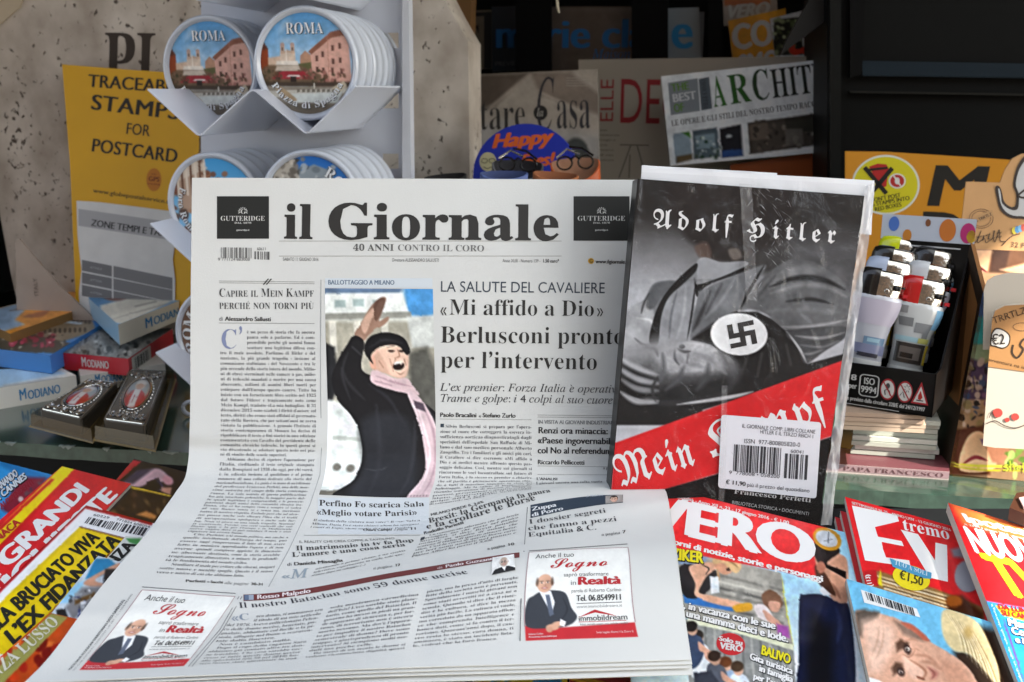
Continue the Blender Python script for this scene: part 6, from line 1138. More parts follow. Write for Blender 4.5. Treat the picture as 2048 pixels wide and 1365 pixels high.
mb = MB(); pv3 = V(110, 620, 1.16, 8); mb.prism(outline(pv3, [(30, 482), (38, 478), (118, 572), (190, 640), (190, 720), (36, 720)]), pv3.n * -.003, mat('a5978a', .8, var=.1)); text(mb, pv3, 'ITALY', (78, 592), (74, 556), 8, 'n', '6a6058', .0006); o = mb.build('card_folder'); tag(o, 'beige cardboard folder with a slanted edge reading ITALY behind the card decks', 'folder')
# yellow poster
QV = P3(at(124, 130, 1.185), at(410, 150, 1.155), at(152, 620, 1.165)); pos = thing('yellow_poster', 'yellow poster about stamps and postcards taped on the stone pillar', 'poster', QV.px(260, 600))
mb = MB(); mb.prism(outline(QV, [(124, 129), (260, 140), (400, 149), (397, 330), (378, 640), (153, 640), (140, 330)]), -QV.n * .0006, mat('dca600', .5, var=.03)); mb.build('sheet', pos)
mb = MB(); BK = '2b2519'
text(mb, QV, 'TRACEABLE', (176, 174), (366, 188), 25, 'b', BK, track=.01); text(mb, QV, 'STAMPS', (181, 219), (357, 240), 30, 'b', BK, track=.03); text(mb, QV, 'FOR', (251, 268), (299, 273), 22, 'm', BK); text(mb, QV, 'POSTCARD', (182, 303), (354, 326), 26, 'b', BK, track=.02); text(mb, QV, 'www.globepostalservice.com', (186, 385), (358, 411), 8, 'm', BK); mb.build('poster_lettering', pos)
mb = MB(); shape(mb, QV, ell(308, 360, 15, 23), 'c47a1c'); text(mb, QV, 'GPS', (297, 362), (319, 364), 9, 'b', '6a2a10', OFF * 1.4); text(mb, QV, 'with', (302, 350), (313, 351), 4, 'n', '8a3a14', OFF * 1.4); text(mb, QV, 'tracking', (295, 369), (320, 371), 3, 'b', '8a3a14', OFF * 1.4); mb.build('round_badge', pos)
NV = QV.up(.0015); notice = thing('price_notice', 'torn white notice of zones and tariffs taped over the foot of the yellow poster', 'notice', NV.px(250, 600))
mb = MB(); mb.prism(outline(NV, [(153, 402), (200, 405), (290, 416), (350, 424), (352, 470), (345, 520), (350, 560), (349, 640), (160, 640), (158, 585), (163, 540), (155, 470)]), -NV.n * .0005, mat('d6d6d2', .7, var=.06, vscale=40)); mb.build('sheet', notice)
mb = MB(); shape(mb, NV, [(157, 418), (350, 446), (350, 482), (157, 452)], 'aaaaaa'); text(mb, NV, 'ZONE TEMPI E TARIFFE', (182, 452), (360, 478), 13, 'b', '2a2a2a', OFF * 1.4)
for y in (520, 545, 570): shape(mb, NV, [(164, y), (224, y + 12), (224, y + 34), (164, y + 22)], '6f6f6f'); shape(mb, NV, [(227, y + 12), (345, y + 36), (345, y + 60), (227, y + 35)], '777777'); text(mb, NV, 'ATTESA', (180, y + 17), (204, y + 21), 4, 'n', 'aaaaaa', OFF * 1.4)
mb.build('notice_print', notice)
# ---- white tin rack
RY = 12; RX_ = np.array((math.cos(R(RY)), -math.sin(R(RY)), 0)); RYV = np.array((math.sin(R(RY)), math.cos(R(RY)), 0))
RB = V(620, 200, 1.00, RY); RF = V(612, 270, .872, RY)
WP = mat('cdd1da', .32, coat=.25, spec=.5); rack = thing('tin_rack', 'white sheet metal rack with zigzag trays holding round tins in front of the pillar', 'rack', RB.px(620, 800))
mb = MB()                                            # back panel with square holes, made of strips round the holes
def RBq(x0, y0, x1, y1, mb=mb): mb.prism([RB.px(x0, y0), RB.px(x1, y0), RB.px(x1, y1), RB.px(x0, y1)], RYV * .0015, WP)
RBq(402, -80, 765, 900); RBq(797, -80, 812, 900); y = -80
for a, b in ((66, 96), (187, 217), (308, 338)): RBq(765, y, 797, a); y = b
RBq(765, 338, 797, 900)
L = [RB.px(812, -80), RB.px(818, -80), RB.px(829, 900), RB.px(823, 900)]; mb.prism([RB.px(812, -80), RB.px(824, -80), RB.px(836, 900), RB.px(812, 900)], -RYV * .012, mat('c6c9d0', .3, coat=.3)); mb.build('back_panel', rack)
dep = (RB.px(612, 270) - RF.px(612, 270)) @ RYV
def tray(dy, dx, name='tray'):
    mb = MB(); z = [(295 + dx, 178 + dy), (398 + dx, 272 + dy), (505 + dx, 176 + dy), (613 + dx, 268 + dy), (712 + dx, 171 + dy)]; p = RF.px(*np.array(z, float).T); th = .0014
    pp = []                                          # rounded folds
    for i in range(len(p)):
        if 0 < i < 4: a = p[i] + unit(p[i - 1] - p[i]) * .004; b = p[i] + unit(p[i + 1] - p[i]) * .004; pp += [a, (a + b + 2 * p[i]) / 4, b]
        else: pp.append(p[i])
    pp = np.array(pp); k = len(pp); dn = np.array((0, 0, -th))
    v = np.vstack((pp, pp + RYV * dep, pp + dn, pp + dn + RYV * dep)); f = []
    for i in range(k - 1): f += [(i, i + 1, k + i + 1, k + i), (2 * k + i, 2 * k + i + 1, 3 * k + i + 1, 3 * k + i), (i, i + 1, 2 * k + i + 1, 2 * k + i)]
    f += [(0, k, 3 * k, 2 * k), (k - 1, 2 * k - 1, 4 * k - 1, 3 * k - 1)]; mb.add(v, f, WP); mb.build('tray', rack)
for dy, dx in ((-271, -4), (0, 0), (269, 5), (527, 16)): tray(dy, dx)
# ---- tins
RIM = mat('c3c9d2', .28, metal=.0, coat=.5, spec=.6); BODY = mat('a9adb3', .3, metal=.75)
TR_ = .0492
def square_pic():
    c = Cv(500, 5, 720, 250, '74acd6', 1.0)
    c.grad((600, 20), '4f93cc', (620, 150), 'b9d4e6'); c.blobs((520, 40, 700, 110), 16, ['cfe0ec', '9cc3e0'], 6, 18, 2, 10, .5, (.2, .5))
    c.poly([(508, 96), (525, 84), (536, 100), (536, 160), (508, 160)], '8a3f22', 1.5); c.poly([(508, 86), (526, 82), (537, 98), (528, 100)], '5a3326', 1.5)
    for y in (105, 120, 135): c.poly([(514, y), (520, y), (520, y + 8), (514, y + 8)], '5a2616', 1)
    c.poly([(535, 116), (562, 112), (562, 140), (535, 140)], 'd0b49c', 1.5); c.poly([(560, 104), (590, 104), (590, 140), (558, 140)], 'd9c4b0', 1.5); 
    for x in (561, 581): c.poly([(x, 90), (x + 8, 90), (x + 8, 108), (x, 108)], 'd6b59c', 1); c.ell(x + 4, 90, 4, 4, 'b8998a', 1); c.poly([(x + 2, 95), (x + 6, 95), (x + 6, 102), (x + 2, 102)], '6a5a55', .8)
    c.poly([(562, 106), (588, 106), (575, 100)], 'c0a48f', 1); c.poly([(552, 122), (594, 122), (598, 136), (548, 136)], 'e6dccf', 1.5); c.line([(572, 100), (572, 124)], 2, 'eee4d8', 1)
    c.poly([(600, 112), (610, 102), (620, 110), (628, 130), (598, 138)], 'b48a70', 1.5); c.poly([(596, 128), (626, 124), (630, 142), (594, 144)], '5b5a3a', 3)
    c.poly([(620, 100), (660, 68), (696, 70), (700, 190), (640, 190), (622, 150)], 'dbab9a', 1.5); c.poly([(616, 104), (662, 66), (690, 60), (695, 72), (662, 78), (622, 110)], '8a5a48', 1.5); c.poly([(620, 150), (700, 150), (700, 200), (640, 190)], 'd3a08e', 6, .7); c.line([(655, 72), (655, 170)], 1, 'b57b68', 1)
    for x, y in ((630, 112), (642, 104), (662, 92), (676, 88), (662, 118), (676, 116), (630, 134), (642, 136), (660, 136), (678, 138), (664, 158), (644, 156)): c.poly([(x, y), (x + 5, y), (x + 5, y + 11), (x, y + 11)], '5a3a33', 1)
    c.poly([(535, 130), (600, 132), (640, 150), (640, 172), (520, 172), (520, 140)], '6e5a46', 4); c.poly([(556, 142), (606, 142), (622, 158), (540, 158)], '9c2f38', 2.5); c.poly([(552, 132), (596, 132), (600, 142), (548, 142)], 'cdbfae', 2); c.poly([(575, 150), (595, 150), (600, 154), (570, 154)], 'e8e0d8', 1.5); c.poly([(578, 153), (590, 153), (590, 164), (578, 164)], '2c2420', 1.5)
    c.blobs((516, 136, 560, 168), 40, ['3c3a26', '4a3c30', '7a5a4a', '59402f'], 2, 5, 4); c.blobs((596, 140, 690, 172), 50, ['3c3a26', '6a4a3e', 'a06a60', '59402f'], 2, 5, 5); c.poly([(514, 164), (700, 164), (700, 174), (514, 172)], '453a30', 3); 
    c.poly([(508, 172), (700, 174), (700, 240), (508, 240)], '8d8476', 3); c.poly([(530, 182), (690, 176), (690, 186), (540, 196)], 'c9c4b6', 2); c.poly([(560, 188), (680, 184), (670, 206), (580, 206)], 'd3d8d2', 3); c.poly([(545, 170), (556, 172), (588, 198), (578, 202), (556, 190)], 'b39a78', 1.5, sm=True); c.poly([(660, 176), (684, 162), (690, 172), (668, 190)], 'd0c2a6', 1.5); c.line([(625, 168), (625, 186)], 3, 'd8d2c4', 1)
    for x in range(590, 665, 10): c.poly([(x, 179), (x + 6, 178), (x + 6, 184), (x, 185)], '6e675c', 1)
    c.poly([(520, 205), (700, 208), (680, 240), (540, 240)], '6f675a', 5); c.noise(.06, 8, 3); return c
def forum_pic(kind):
    c = Cv(500, 5, 720, 250, '3f9ad4', 1.0)
    if kind == 0:
        c.grad((600, 10), '3a97d6', (600, 160), '8cc6e8'); c.blobs((510, 10, 590, 250), 60, ['9c6a4e', 'b58a6c', '5a3c2e', 'd0b8a0', '7a4a38'], 6, 18, 3, 3, .9); c.poly([(540, 20), (600, 60), (600, 140), (530, 140)], 'b79a84', 3); c.poly([(520, 50), (580, 30), (600, 50), (530, 80)], 'd6c8b6', 3); c.blobs((590, 60, 640, 110), 20, ['7a4c38', '9a6a4e'], 4, 9, 5)
        for i in range(7): c.poly([(530 + i * 10, 40 - i * 2), (535 + i * 10, 40 - i * 2), (535 + i * 10, 110), (530 + i * 10, 110)], '6a4a3a' if i % 2 else 'e0d3c2', 1.5)
    elif kind == 1:
        c.grad((600, 10), '1f62b8', (600, 160), '5aa4dc'); c.poly([(505, 120), (520, 60), (575, 20), (600, 100), (600, 160), (505, 160)], 'b9b3a6', 3); c.blobs((515, 30, 600, 130), 60, ['6a645c', 'd8d2c6', '88827a', '4a4640'], 3, 8, 7); c.poly([(590, 60), (620, 45), (660, 60), (650, 130), (590, 130)], '8f9aa0', 4); c.blobs((590, 45, 660, 120), 25, ['6f7a80', 'b5bcc0', '59606a'], 4, 9, 8)
    else: c.grad((600, 10), '6a4c3c', (600, 240), '8a6a52'); c.blobs((505, 10, 705, 240), 40, ['7a5a46', '5a4032', '92745c'], 8, 22, 9, 6, .6)
    return c
def tin(px, py, ry, cv, words, label, group, deep, dmul=1.0, name='souvenir_tin'):
    d = TR_ * F / ry; o = at(px, py, d); ax = RYV; t = thing(name, label, 'tin', o, group)
    def shell(mb, off):
        mb.lathe(o + ax * off, ax, [(.0, .0009), (TR_ * .885, .0009), (TR_ * .90, .0002), (TR_ * .915, -.0016), (TR_ * .94, -.0028), (TR_ * .975, -.0026), (TR_, -.0008), (TR_, .0022), (TR_ * .985, .0030), (TR_ * .975, .0034), (TR_ * .975, .0165), (TR_ * .985, .0172), (TR_ * .985, .0182), (0, .0182)], RIM, 72)
    mb = MB(); shell(mb, 0); mb.build('tin_box', t, True)
    S_ = Frame(o, RX_ * TR_ / 100, np.array((0, 0, -TR_ / 100)), -ax)
    mb = MB(); n = 60; k = 30; 
    def fn(u, v): a = u * 2 * math.pi; return S_.to3(88 * v * np.cos(a), 88 * v * np.sin(a), -.0004)
    def col(u, v): a = u * 2 * math.pi; return cv.at(611 + 91 * v * np.cos(a), 128 + 100 * v * np.sin(a))
    mb.sheet(fn, 180, 55, printed(.3, .2), col); mb.build('lid_picture', t)
    mb = MB(); W_ = 'e4e6e6'; SH = '3a3a3a'
    for s, kind, a0, a1, hh, rad in words:
        if kind == 'flat':
            for dx, m in ((1.2, SH), (0, W_)): text(mb, S_, s, (a0[0] + dx, a0[1] + dx), (a1[0] + dx, a1[1] + dx), hh, 't' if s.isupper() else 's', m, .0004 if dx else .0006)
        else:                                        # round the rim
            v, f, wd = layout(s, kind, .05)
            for dx, m, oo in ((1.2, SH, .0004), (0, W_, .0006)):
                sg = 1 if a1 > a0 else -1; th = np.radians(a0 + (a1 - a0) * v[:, 0] / wd); rr_ = rad + (-sg) * v[:, 1] * hh * (1 if sg < 0 else -1) * -1
                rr_ = rad + (v[:, 1] * hh if sg > 0 else -v[:, 1] * hh)
                q = np.stack((rr_ * np.cos(th), rr_ * np.sin(th)), -1) + dx; mb.add(S_.to3(q[:, 0], q[:, 1], oo), f, mat(m, .5))
    mb.build('lid_lettering', t)
    for i in range(1, deep + 1):                     # the tins queued behind it
        oo = o + ax * .0205 * i + np.array((RNG.normal(0, .0006), 0, RNG.normal(0, .0004))); t2 = None
        m2 = MB(); m2.lathe(oo, ax, [(0, .0009), (TR_ * .9, .0002), (TR_ * .94, -.0028), (TR_ * .975, -.0026), (TR_, -.0008), (TR_, .0022), (TR_ * .975, .0034), (TR_ * .975, .0165), (TR_ * .985, .0172), (TR_ * .985, .0182), (0, .0182)], RIM, 72); b = m2.build('souvenir_tin', None, True)
        pos_ = ['second', 'third', 'fourth', 'fifth', 'sixth'][i - 1]; tag(b, f'white tin {pos_} in line behind {words_place(label)}', 'tin', 'tins queued in the rack')
def words_place(l): return {'u': 'the front tin of the upper right tray', 'l': 'the front tin of the upper left tray', 'm': 'the blue-sky tin', 'f': 'the ruins tin', 'b': 'the brown tin'}[KEY]
sp = square_pic(); PZ = [('ROMA', 'flat', (-36, -52), (36, -52), 19, 0), ('Piazza di Spagna', 's', 152, 27, 12, 78)]
KEY = 'u'; tin(612, 128, 111, sp, PZ, 'white round tin with a pink palace picture, whole and nearest in the upper right tray', 'tins with a square picture', 5)
KEY = 'l'; tin(421, 138, 103, sp, PZ, 'white round tin with a pink palace picture, partly overlapped in the upper left tray', 'tins with a square picture', 3)
KEY = 'm'; tin(622, 409, 108, forum_pic(1), [('ROMA', 's', -62, 10, 20, 60)], 'white round tin with deep blue sky rising over the newspaper top', None, 4)
KEY = 'f'; tin(430, 409, 103, forum_pic(0), [('Foro Romano', 's', 205, 110, 13, 78)], 'white round tin with ruins picture half hidden by the newspaper edge', None, 3)
KEY = 'b'; tin(443, 672, 100, forum_pic(2), [('ROMA', 's', 150, 235, 22, 62)], 'white round tin with a brown picture peeping out left of the newspaper', None, 2)
# ---- playing card decks on the shelf
def deck(name, label, q, z, t, top, front, side, cv=None, lets=(), pl=None, group='card decks on the shelf', side_bar=False):
    """q: photo corners of the top face: back left, back right, front right, front left"""
    pl = pl or H(z); p = [pl.px(x, y) for x, y in q]; dn = -pl.n * t; o = thing(name, label, 'card deck', sum(p) / 4 + dn, group)
    mb = MB(); mb.add(p + [a + dn for a in p], [(0, 1, 2, 3)], mat(top, .35, coat=.2)); mb.add([p[3], p[2], p[2] + dn, p[3] + dn], [(0, 1, 2, 3)], mat(front, .35, coat=.2)); mb.add([p[0], p[3], p[3] + dn, p[0] + dn], [(0, 1, 2, 3)], mat(side, .35, coat=.2)); mb.add([p[2], p[1], p[1] + dn, p[2] + dn], [(0, 1, 2, 3)], mat(side, .35, coat=.2)); mb.add([p[1], p[0], p[0] + dn, p[1] + dn], [(0, 1, 2, 3)], mat(side, .35, coat=.2)); mb.add([a + dn for a in p], [(0, 1, 2, 3)], mat(side, .4)); mb.build('box', o)
    if cv is not None: mb = MB(); pic(mb, pl, q, cv, 2, .0003, printed(.35, .2)); mb.build('top_print', o)
    FR = Frame(p[3], (p[2] - p[3]) / 100, dn / 100, np.cross(p[2] - p[3], dn) / np.linalg.norm(np.cross(p[2] - p[3], dn)) * -1)
    if (FR.n @ (p[3] - CAM)) > 0: FR.n = -FR.n
    mb = MB(); any_ = False
    for s, a0, a1, hh, m in lets: text(mb, FR, s[0], a0, (a0[0] + (a1[0] - a0[0]) * .18, a1[1]), hh * 1.25, 'b', m, .0004, up=(a0[0], a0[1] - hh * 1.25)); text(mb, FR, s[1:], (a0[0] + (a1[0] - a0[0]) * .2, a0[1]), a1, hh, 'b', m, .0004, up=(a0[0] + (a1[0] - a0[0]) * .2, a0[1] - hh)); any_ = True
    if any_: mb.build('maker_lettering', o)
    if side_bar:
        nn = np.cross(p[1] - p[2], dn); nn /= np.linalg.norm(nn); nn = nn if nn @ (CAM - p[2]) > 0 else -nn
        FS = Frame(p[2], (p[1] - p[2]) / 100, dn / 100, nn); mb = MB(); shape(mb, FS, [(6, 8), (46, 8), (46, 92), (6, 92)], 'b9b7ad', .0003); barcode(mb, FS, (12, 20), (40, 20), (12, 84), '2a2a2a', 30, 4, .0005); mb.build('barcode_label', o)
    return o
BL_, W1 = '2f74ae', 'd5d6d2'
# white box, lowest left
c = Cv(-40, 700, 200, 840, 'd6d3c6', 2); c.poly([(-40, 725), (110, 740), (130, 748), (-40, 780)], 'a4c0d0', 6); c.line([(-10, 776), (60, 766), (125, 756)], 3, '8a877c', 4, .5)
deck('card_deck', 'white card deck box lying lowest on the left of the shelf', [(-60, 742), (120, 735), (152, 752), (-70, 788)], -.277, .021, 'd6d3c6', 'd8d6cc', 'c2c0b4', c, [('MODIANO', (46, 76), (84, 70), 42, '3178a8')])
deck('card_deck', 'white card deck box half hidden under the red one', [(150, 700), (300, 690), (330, 728), (160, 752)], -.278, .018, 'd6d3c6', 'd8d6cc', 'c2c0b4', None, [('MODIANO', (16, 62), (52, 62), 45, '3178a8')])
# orange postcard pack at the back
c = Cv(-40, 560, 240, 680, 'de9234', 2); c.poly([(-40, 628), (40, 606), (56, 616), (30, 640), (50, 650), (-40, 680)], '8fa7bd', 4); c.line([(20, 622), (70, 616), (110, 604), (146, 604)], 3, '7a4420', 2); c.line([(48, 634), (80, 630), (100, 620)], 8, 'a5603a', 4); c.noise(.08, 14, 4)
deck('postcard_pack', 'orange topped card pack lying at the back of the shelf', [(-60, 632), (150, 578), (178, 612), (20, 668)], -.247, .02, 'de9234', '8d6a3a', '8d6a3a', c)
# blue box with an arena picture
c = Cv(-30, 590, 240, 750, '3a86c8', 1.6); c.poly([(30, 650), (110, 606), (180, 612), (190, 640), (110, 700), (-30, 700)], '3f86be', 8); c.poly([(50, 655), (120, 622), (172, 634), (188, 650), (180, 665), (100, 690), (20, 690)], '8a7c66', 3, sm=True)
for i in range(14): c.ell(75 + i * 8, 650 - 10 * math.sin(i * .2) - i * .6 + 6, 3, 6, '37302a', 1.5, .9)
for i in range(12): c.ell(60 + i * 10, 664 - i * .3, 3, 5, '3a322a', 1.5, .9)
c.poly([(112, 640), (165, 646), (162, 650), (112, 646)], 'a9bcc8', 2); c.poly([(-30, 668), (60, 668), (150, 690), (120, 708), (-30, 702)], '4a4840', 4); c.blobs((20, 668, 110, 694), 26, ['a2304e', 'b83c5c', '8a2840'], 3, 7, 3); c.blobs((-20, 660, 130, 700), 30, ['37352c', '2c2a26', 'c9c4b4'], 1, 3, 4)
o = deck('card_deck', 'blue card deck box with an arena picture on top', [(-70, 690), (112, 612), (218, 640), (100, 712)], -.257, .019, '3a86c8', '3480cc', '2f78bc', c, [('MODIANO', (44, 74), (92, 74), 44, 'd0d4d6')], side_bar=True)
mb = MB(); pl_ = H(-.257); text(mb, pl_, 'Roma', (128, 628), (186, 640), 12, 'i', 'cfd6da', .0006, up=(136, 616)); mb.build('top_lettering', o)
# red box
c = Cv(120, 640, 340, 730, '6f706a', 1.6); c.poly([(130, 712), (180, 660), (240, 672), (330, 680), (258, 722)], '8c8b84', 4); c.blobs((140, 660, 300, 720), 90, ['3c3c3a', 'b0aea6', '55544f', '2b2b2a', '96948c'], 2, 6, 6); c.noise(.12, 5, 7)
deck('card_deck', 'red card deck box with a grey statue picture on top', [(182, 658), (345, 658), (256, 718), (126, 706)], -.262, .018, '6f706a', 'c22832', 'b82530', c, [('MODIANO', (28, 70), (70, 70), 44, 'd9d5cf')], side_bar=True)
# pale blue box lying askew on the others
c = Cv(160, 545, 380, 685, '7fb2da', 1.6); c.poly([(160, 590), (310, 545), (330, 560), (200, 620)], '5a94c0', 8); c.poly([(205, 640), (200, 612), (330, 578), (372, 588), (248, 650)], 'dcd7c6', 3); c.poly([(215, 634), (350, 592), (372, 588), (250, 650)], 'e2ddcc', 3); c.ell(237, 588, 30, 15, 'b9ad9e', 3, rot=-.1); c.ell(233, 590, 26, 12, '7d4438', 5, rot=-.1); c.ell(245, 576, 20, 8, 'd9d3c8', 5); c.line([(222, 640), (300, 618), (350, 604)], 2.5, 'a59f8e', 2, .6); c.line([(270, 614), (312, 604)], 3, '8c8678', 2, .6); c.line([(278, 586), (330, 574)], 5, '8fb2c8', 4, .7)
deck('card_deck', 'pale blue and cream card deck box lying askew on top of the pile', [(166, 586), (306, 552), (384, 592), (236, 650)], -.232, .022, '7fb2da', 'd6cfbc', '92b8d0', c, [('MODIANO', (32, 70), (88, 74), 40, '2f78aa')])
# two silver framed decks in clear trays
def blister(label, tray, card, oval, z, seed):
    pl = H(z); o = thing('tarot_deck', label, 'card deck', pl.px(*np.mean(tray, 0)), 'silver framed decks in trays'); mb = MB(); AMB = mat('57462a', .12, coat=.6, alpha=.6)
    T_ = [pl.px(x, y) for x, y in tray]; B_ = [p - np.array((0, 0, .011)) for p in T_]; cen = sum(B_) / 4; B_ = [p + (p - cen) * .03 for p in B_]
    mb.add(T_ + B_, [(3, 2, 6, 7), (0, 3, 7, 4), (2, 1, 5, 6), (1, 0, 4, 5), (4, 5, 6, 7)], AMB); mb.add([p + (p - cen) * .05 for p in B_], [(0, 1, 2, 3)], mat('8a7444', .25, coat=.5)); mb.build('clear_tray', o)
    S_ = Sub(pl, card, 60, 100); mb = MB(); mb.prism([S_.to3(np.float64(a), np.float64(b), .003) for a, b in rr([(0, 0), (60, 0), (60, 100), (0, 100)], 4)], (0, 0, -.014), mat('5f5a52', .22, metal=.6)); mb.build('silver_card', o)
    mb = MB(); cv = Cv(0, 0, 40, 64, '8f8a82', .5); cv.ell(20, 32, 20, 32, 'b32f38', 1); cv.ell(20, 26, 19, 26, '9aa0a0', 3); cv.ell(21, 17, 9, 11, 'cbb8a6', 2); cv.ell(21, 10, 9, 6, 'dedad2', 3); cv.ell(21, 20, 6, 7, 'c79c84', 2); cv.poly([(4, 44), (10, 32), (18, 28), (26, 28), (34, 34), (38, 46), (30, 62), (10, 62)], 'b3262e', 2); cv.poly([(15, 28), (26, 28), (25, 62), (14, 62)], 'dcd6d0', 1.5); cv.line([(19, 40), (19, 56)], 1.4, '8a2630', 1); cv.line([(20, 44), (24, 44)], 1.2, '8a2630', 1)
    u = lambda U_, V_: (30 + 17 * V_ * np.cos(U_ * 2 * math.pi), 50 + 27 * V_ * np.sin(U_ * 2 * math.pi)); mb.sheet(lambda U_, V_: S_.to3(*u(U_, V_), .0042 + .002 * (1 - V_ ** 2)), 48, 14, printed(.2, .6), lambda U_, V_: cv.at(20 + 20 * V_ * np.cos(U_ * 2 * math.pi), 32 + 32 * V_ * np.sin(U_ * 2 * math.pi))); mb.build('portrait_medallion', o)
    SIL = mat('c9c6c0', .16, metal=.95); mb = MB(); q = ell(30, 50, 19, 29.5, 40); mb.tube(S_.to3(q[:, 0], q[:, 1], .0042), .0007, SIL, 6, True)
    q = rr([(2.5, 2.5), (57.5, 2.5), (57.5, 97.5), (2.5, 97.5)], 3); mb.tube(S_.to3(q[:, 0], q[:, 1], .0034), .0005, SIL, 5, True); r = random.Random(seed)
    for cx, cy in ((9, 12), (51, 12), (9, 88), (51, 88), (30, 10), (30, 91), (18, 14), (42, 14), (18, 87), (42, 87)):
        for k in range(3):
            a0 = r.uniform(0, 6); q = np.array([(cx + (1.2 + t) * math.cos(a0 + t * 1.5), cy + (1.2 + t) * math.sin(a0 + t * 1.5)) for t in np.linspace(0, 4.2, 12)]); mb.tube(S_.to3(q[:, 0], q[:, 1], .0038), .00055, SIL, 5)
    for t in np.linspace(0, 2 * math.pi, 36, endpoint=False): p = S_.to3(30 + 22 * math.cos(t), 50 + 33.5 * math.sin(t), .004); mb.lathe(p - np.array((0, 0, .0006)), (0, 0, 1), [(.0011, 0), (.0008, .0009), (0, .0012)], SIL, 6)
    mb.build('silver_ornament', o)
blister('silver framed card deck in a clear tray, the left one lying flat', [(172, 762), (252, 764), (182, 858), (62, 828)], [(178, 764), (236, 770), (164, 846), (78, 826)], None, -.276, 1)
blister('silver framed card deck in a clear tray, the right one resting on the other', [(258, 740), (346, 742), (306, 872), (190, 852)], [(262, 744), (334, 748), (292, 860), (206, 848)], None, -.272, 2)
mb = MB(); p0 = shelfH.px(384, 834); mb.tube([p0 + np.array((.008 * math.cos(t), 0, .0085 + .0065 * math.sin(t))) for t in np.linspace(0, 6.28, 16)[:-1]], .002, mat('a9acb2', .3), 8, True); o = mb.build('napkin_ring'); tag(o, 'small white ring on the shelf beside the newspaper edge', 'ring')

# ================================================================ dim back of the kiosk: magazines on the rack, sunglasses display
def mag(name, label, q, pl, t, cv, cover=None, cat='magazine', group=None, step=2.5, rough=.35, coat=.25, pages='bdb8ac', off=.0, parts=None, wave=0.0):
    """a magazine lying or standing in plane pl; q photo corners TL TR BR BL of its cover"""
    pl = pl.up(off) if off else pl; p = [pl.px(x, y) for x, y in q]; o = thing(name, label, cat, sum(p) / 4 - pl.n * t, group)
    mb = MB(); mb.prism([a - pl.n * .0003 for a in p], -pl.n * (t - .0003), mat(pages, .8, bump=.5, bscale=2500), mat(pages, .8, bump=.5, bscale=2500)); mb.build('pages', o)
    mb = MB()
    if cv is None: mb.prism(p, -pl.n * .00025, mat(cover, rough, coat=coat))
    else: pic(mb, pl, q, cv, step, .0, printed(rough, coat, wave)); mb.prism([a - pl.n * .0001 for a in p], -pl.n * .0002, mat(cover or '888888', rough))
    mb.build('cover', o)
    for nm, fn in (parts or {}).items(): mb = MB(); fn(mb, pl); mb.build(nm, o)
    return o
G3 = 'magazines in the back rack'
def Z3(x, y): return (900 + x / 3.592, y / 3.592)
def Z4(x, y): return (1300 + x / 3.412, y / 3.412)
B1 = V(1200, 80, 1.52, 10)
# rack ledges and black straps
rk = thing('magazine_rack', 'black magazine rack with upright straps at the dim back of the kiosk', 'rack', V(1250, 300, 1.5).px(1250, 420)); BS = V(1200, 60, 1.44, 10)
for a, b, y in ((1031, 1102, 146), (1263, 1336, 121), (1417, 1444, 116)): mb = MB(); mb.prism([BS.px(a, -120), BS.px(b, -120), BS.px(b, y), BS.px(a, y)], KY * .012, mat('070708', .6, spec=.1)); mb.build('strap', rk)
mb = MB(); B0 = V(1200, 200, 1.60, 10); mb.prism([B0.px(900, -150), B0.px(1760, -150), B0.px(1760, 560), B0.px(900, 560)], KY * .01, mat('0e0c0b', .8, spec=.1)); mb.build('back_board', rk)
def lit(s, *a, **k): return lambda mb, pl: text(mb, pl, s, *a, **k)
def many(*fs): return lambda mb, pl: [f(mb, pl) for f in fs]
mag('magazine', 'cream magazine with a big black C at the left end of the back rack', [(936, 22), (985, 20), (985, 138), (936, 140)], B1, .004, None, '6d6354', group=G3, parts={'cover_print': many(lambda mb, pl: [shape(mb, pl, q, '111214') for q in ([(936, 26), (983, 24), (983, 32), (936, 34)], [(968, 32), (983, 32), (983, 138), (968, 138)])], lit('C', (930, 104), (962, 102), 52, 's', '0d0d0f'))})
mag('magazine', 'dark magazine reading PREV in the back rack, between the C cover and a strap', [(983, 14), (1034, 12), (1034, 142), (984, 144)], B1.up(.006), .004, None, '26303a', group=G3, parts={'cover_print': many(lit('m', (990, 96), (1044, 95), 46, 'b', '163a66'), lit('PREVIEW', (990, 132), (1046, 131), 8, 'b', '5d6066'))})
c = Cv(1080, 0, 1270, 150, '5a5048', 3); c.poly([(1080, 0), (1270, 0), (1270, 14), (1080, 14)], '2c2622', 3); c.poly([(1200, 110), (1270, 100), (1270, 150), (1200, 150)], '6c5a50', 12)
mag('magazine', 'magazine with large blue lowercase letters behind the two straps', [(1096, 13), (1268, 13), (1268, 150), (1098, 150)], B1.up(.012), .005, c, group=G3, parts={'cover_print': many(lit('marie claire', (990, 96), (1390, 96), 56, 'b', '1d6fb0'), lit('Maison', (1186, 118), (1262, 117), 18, 'i', '1d6fb0'))})
mag('magazine', 'pale magazine with the blue letter e to the right of the straps', [(1334, 17), (1398, 15), (1402, 118), (1334, 120)], B1.up(.024), .005, None, '93a0a8', group=G3, parts={'cover_print': lit('e', (1342, 97), (1386, 97), 72, 'b', '2a90cc')})
mag('magazine', 'bluish magazine edge beside the pale cover with the letter e', [(1396, 24), (1409, 24), (1405, 118), (1398, 118)], B1.up(.018), .004, None, '66727e', group=G3)
c = Cv(1430, -30, 1560, 60, '9a8c80', 2); c.poly([(1448, -30), (1540, -30), (1540, 10), (1448, 12)], 'a35a2c', 3)
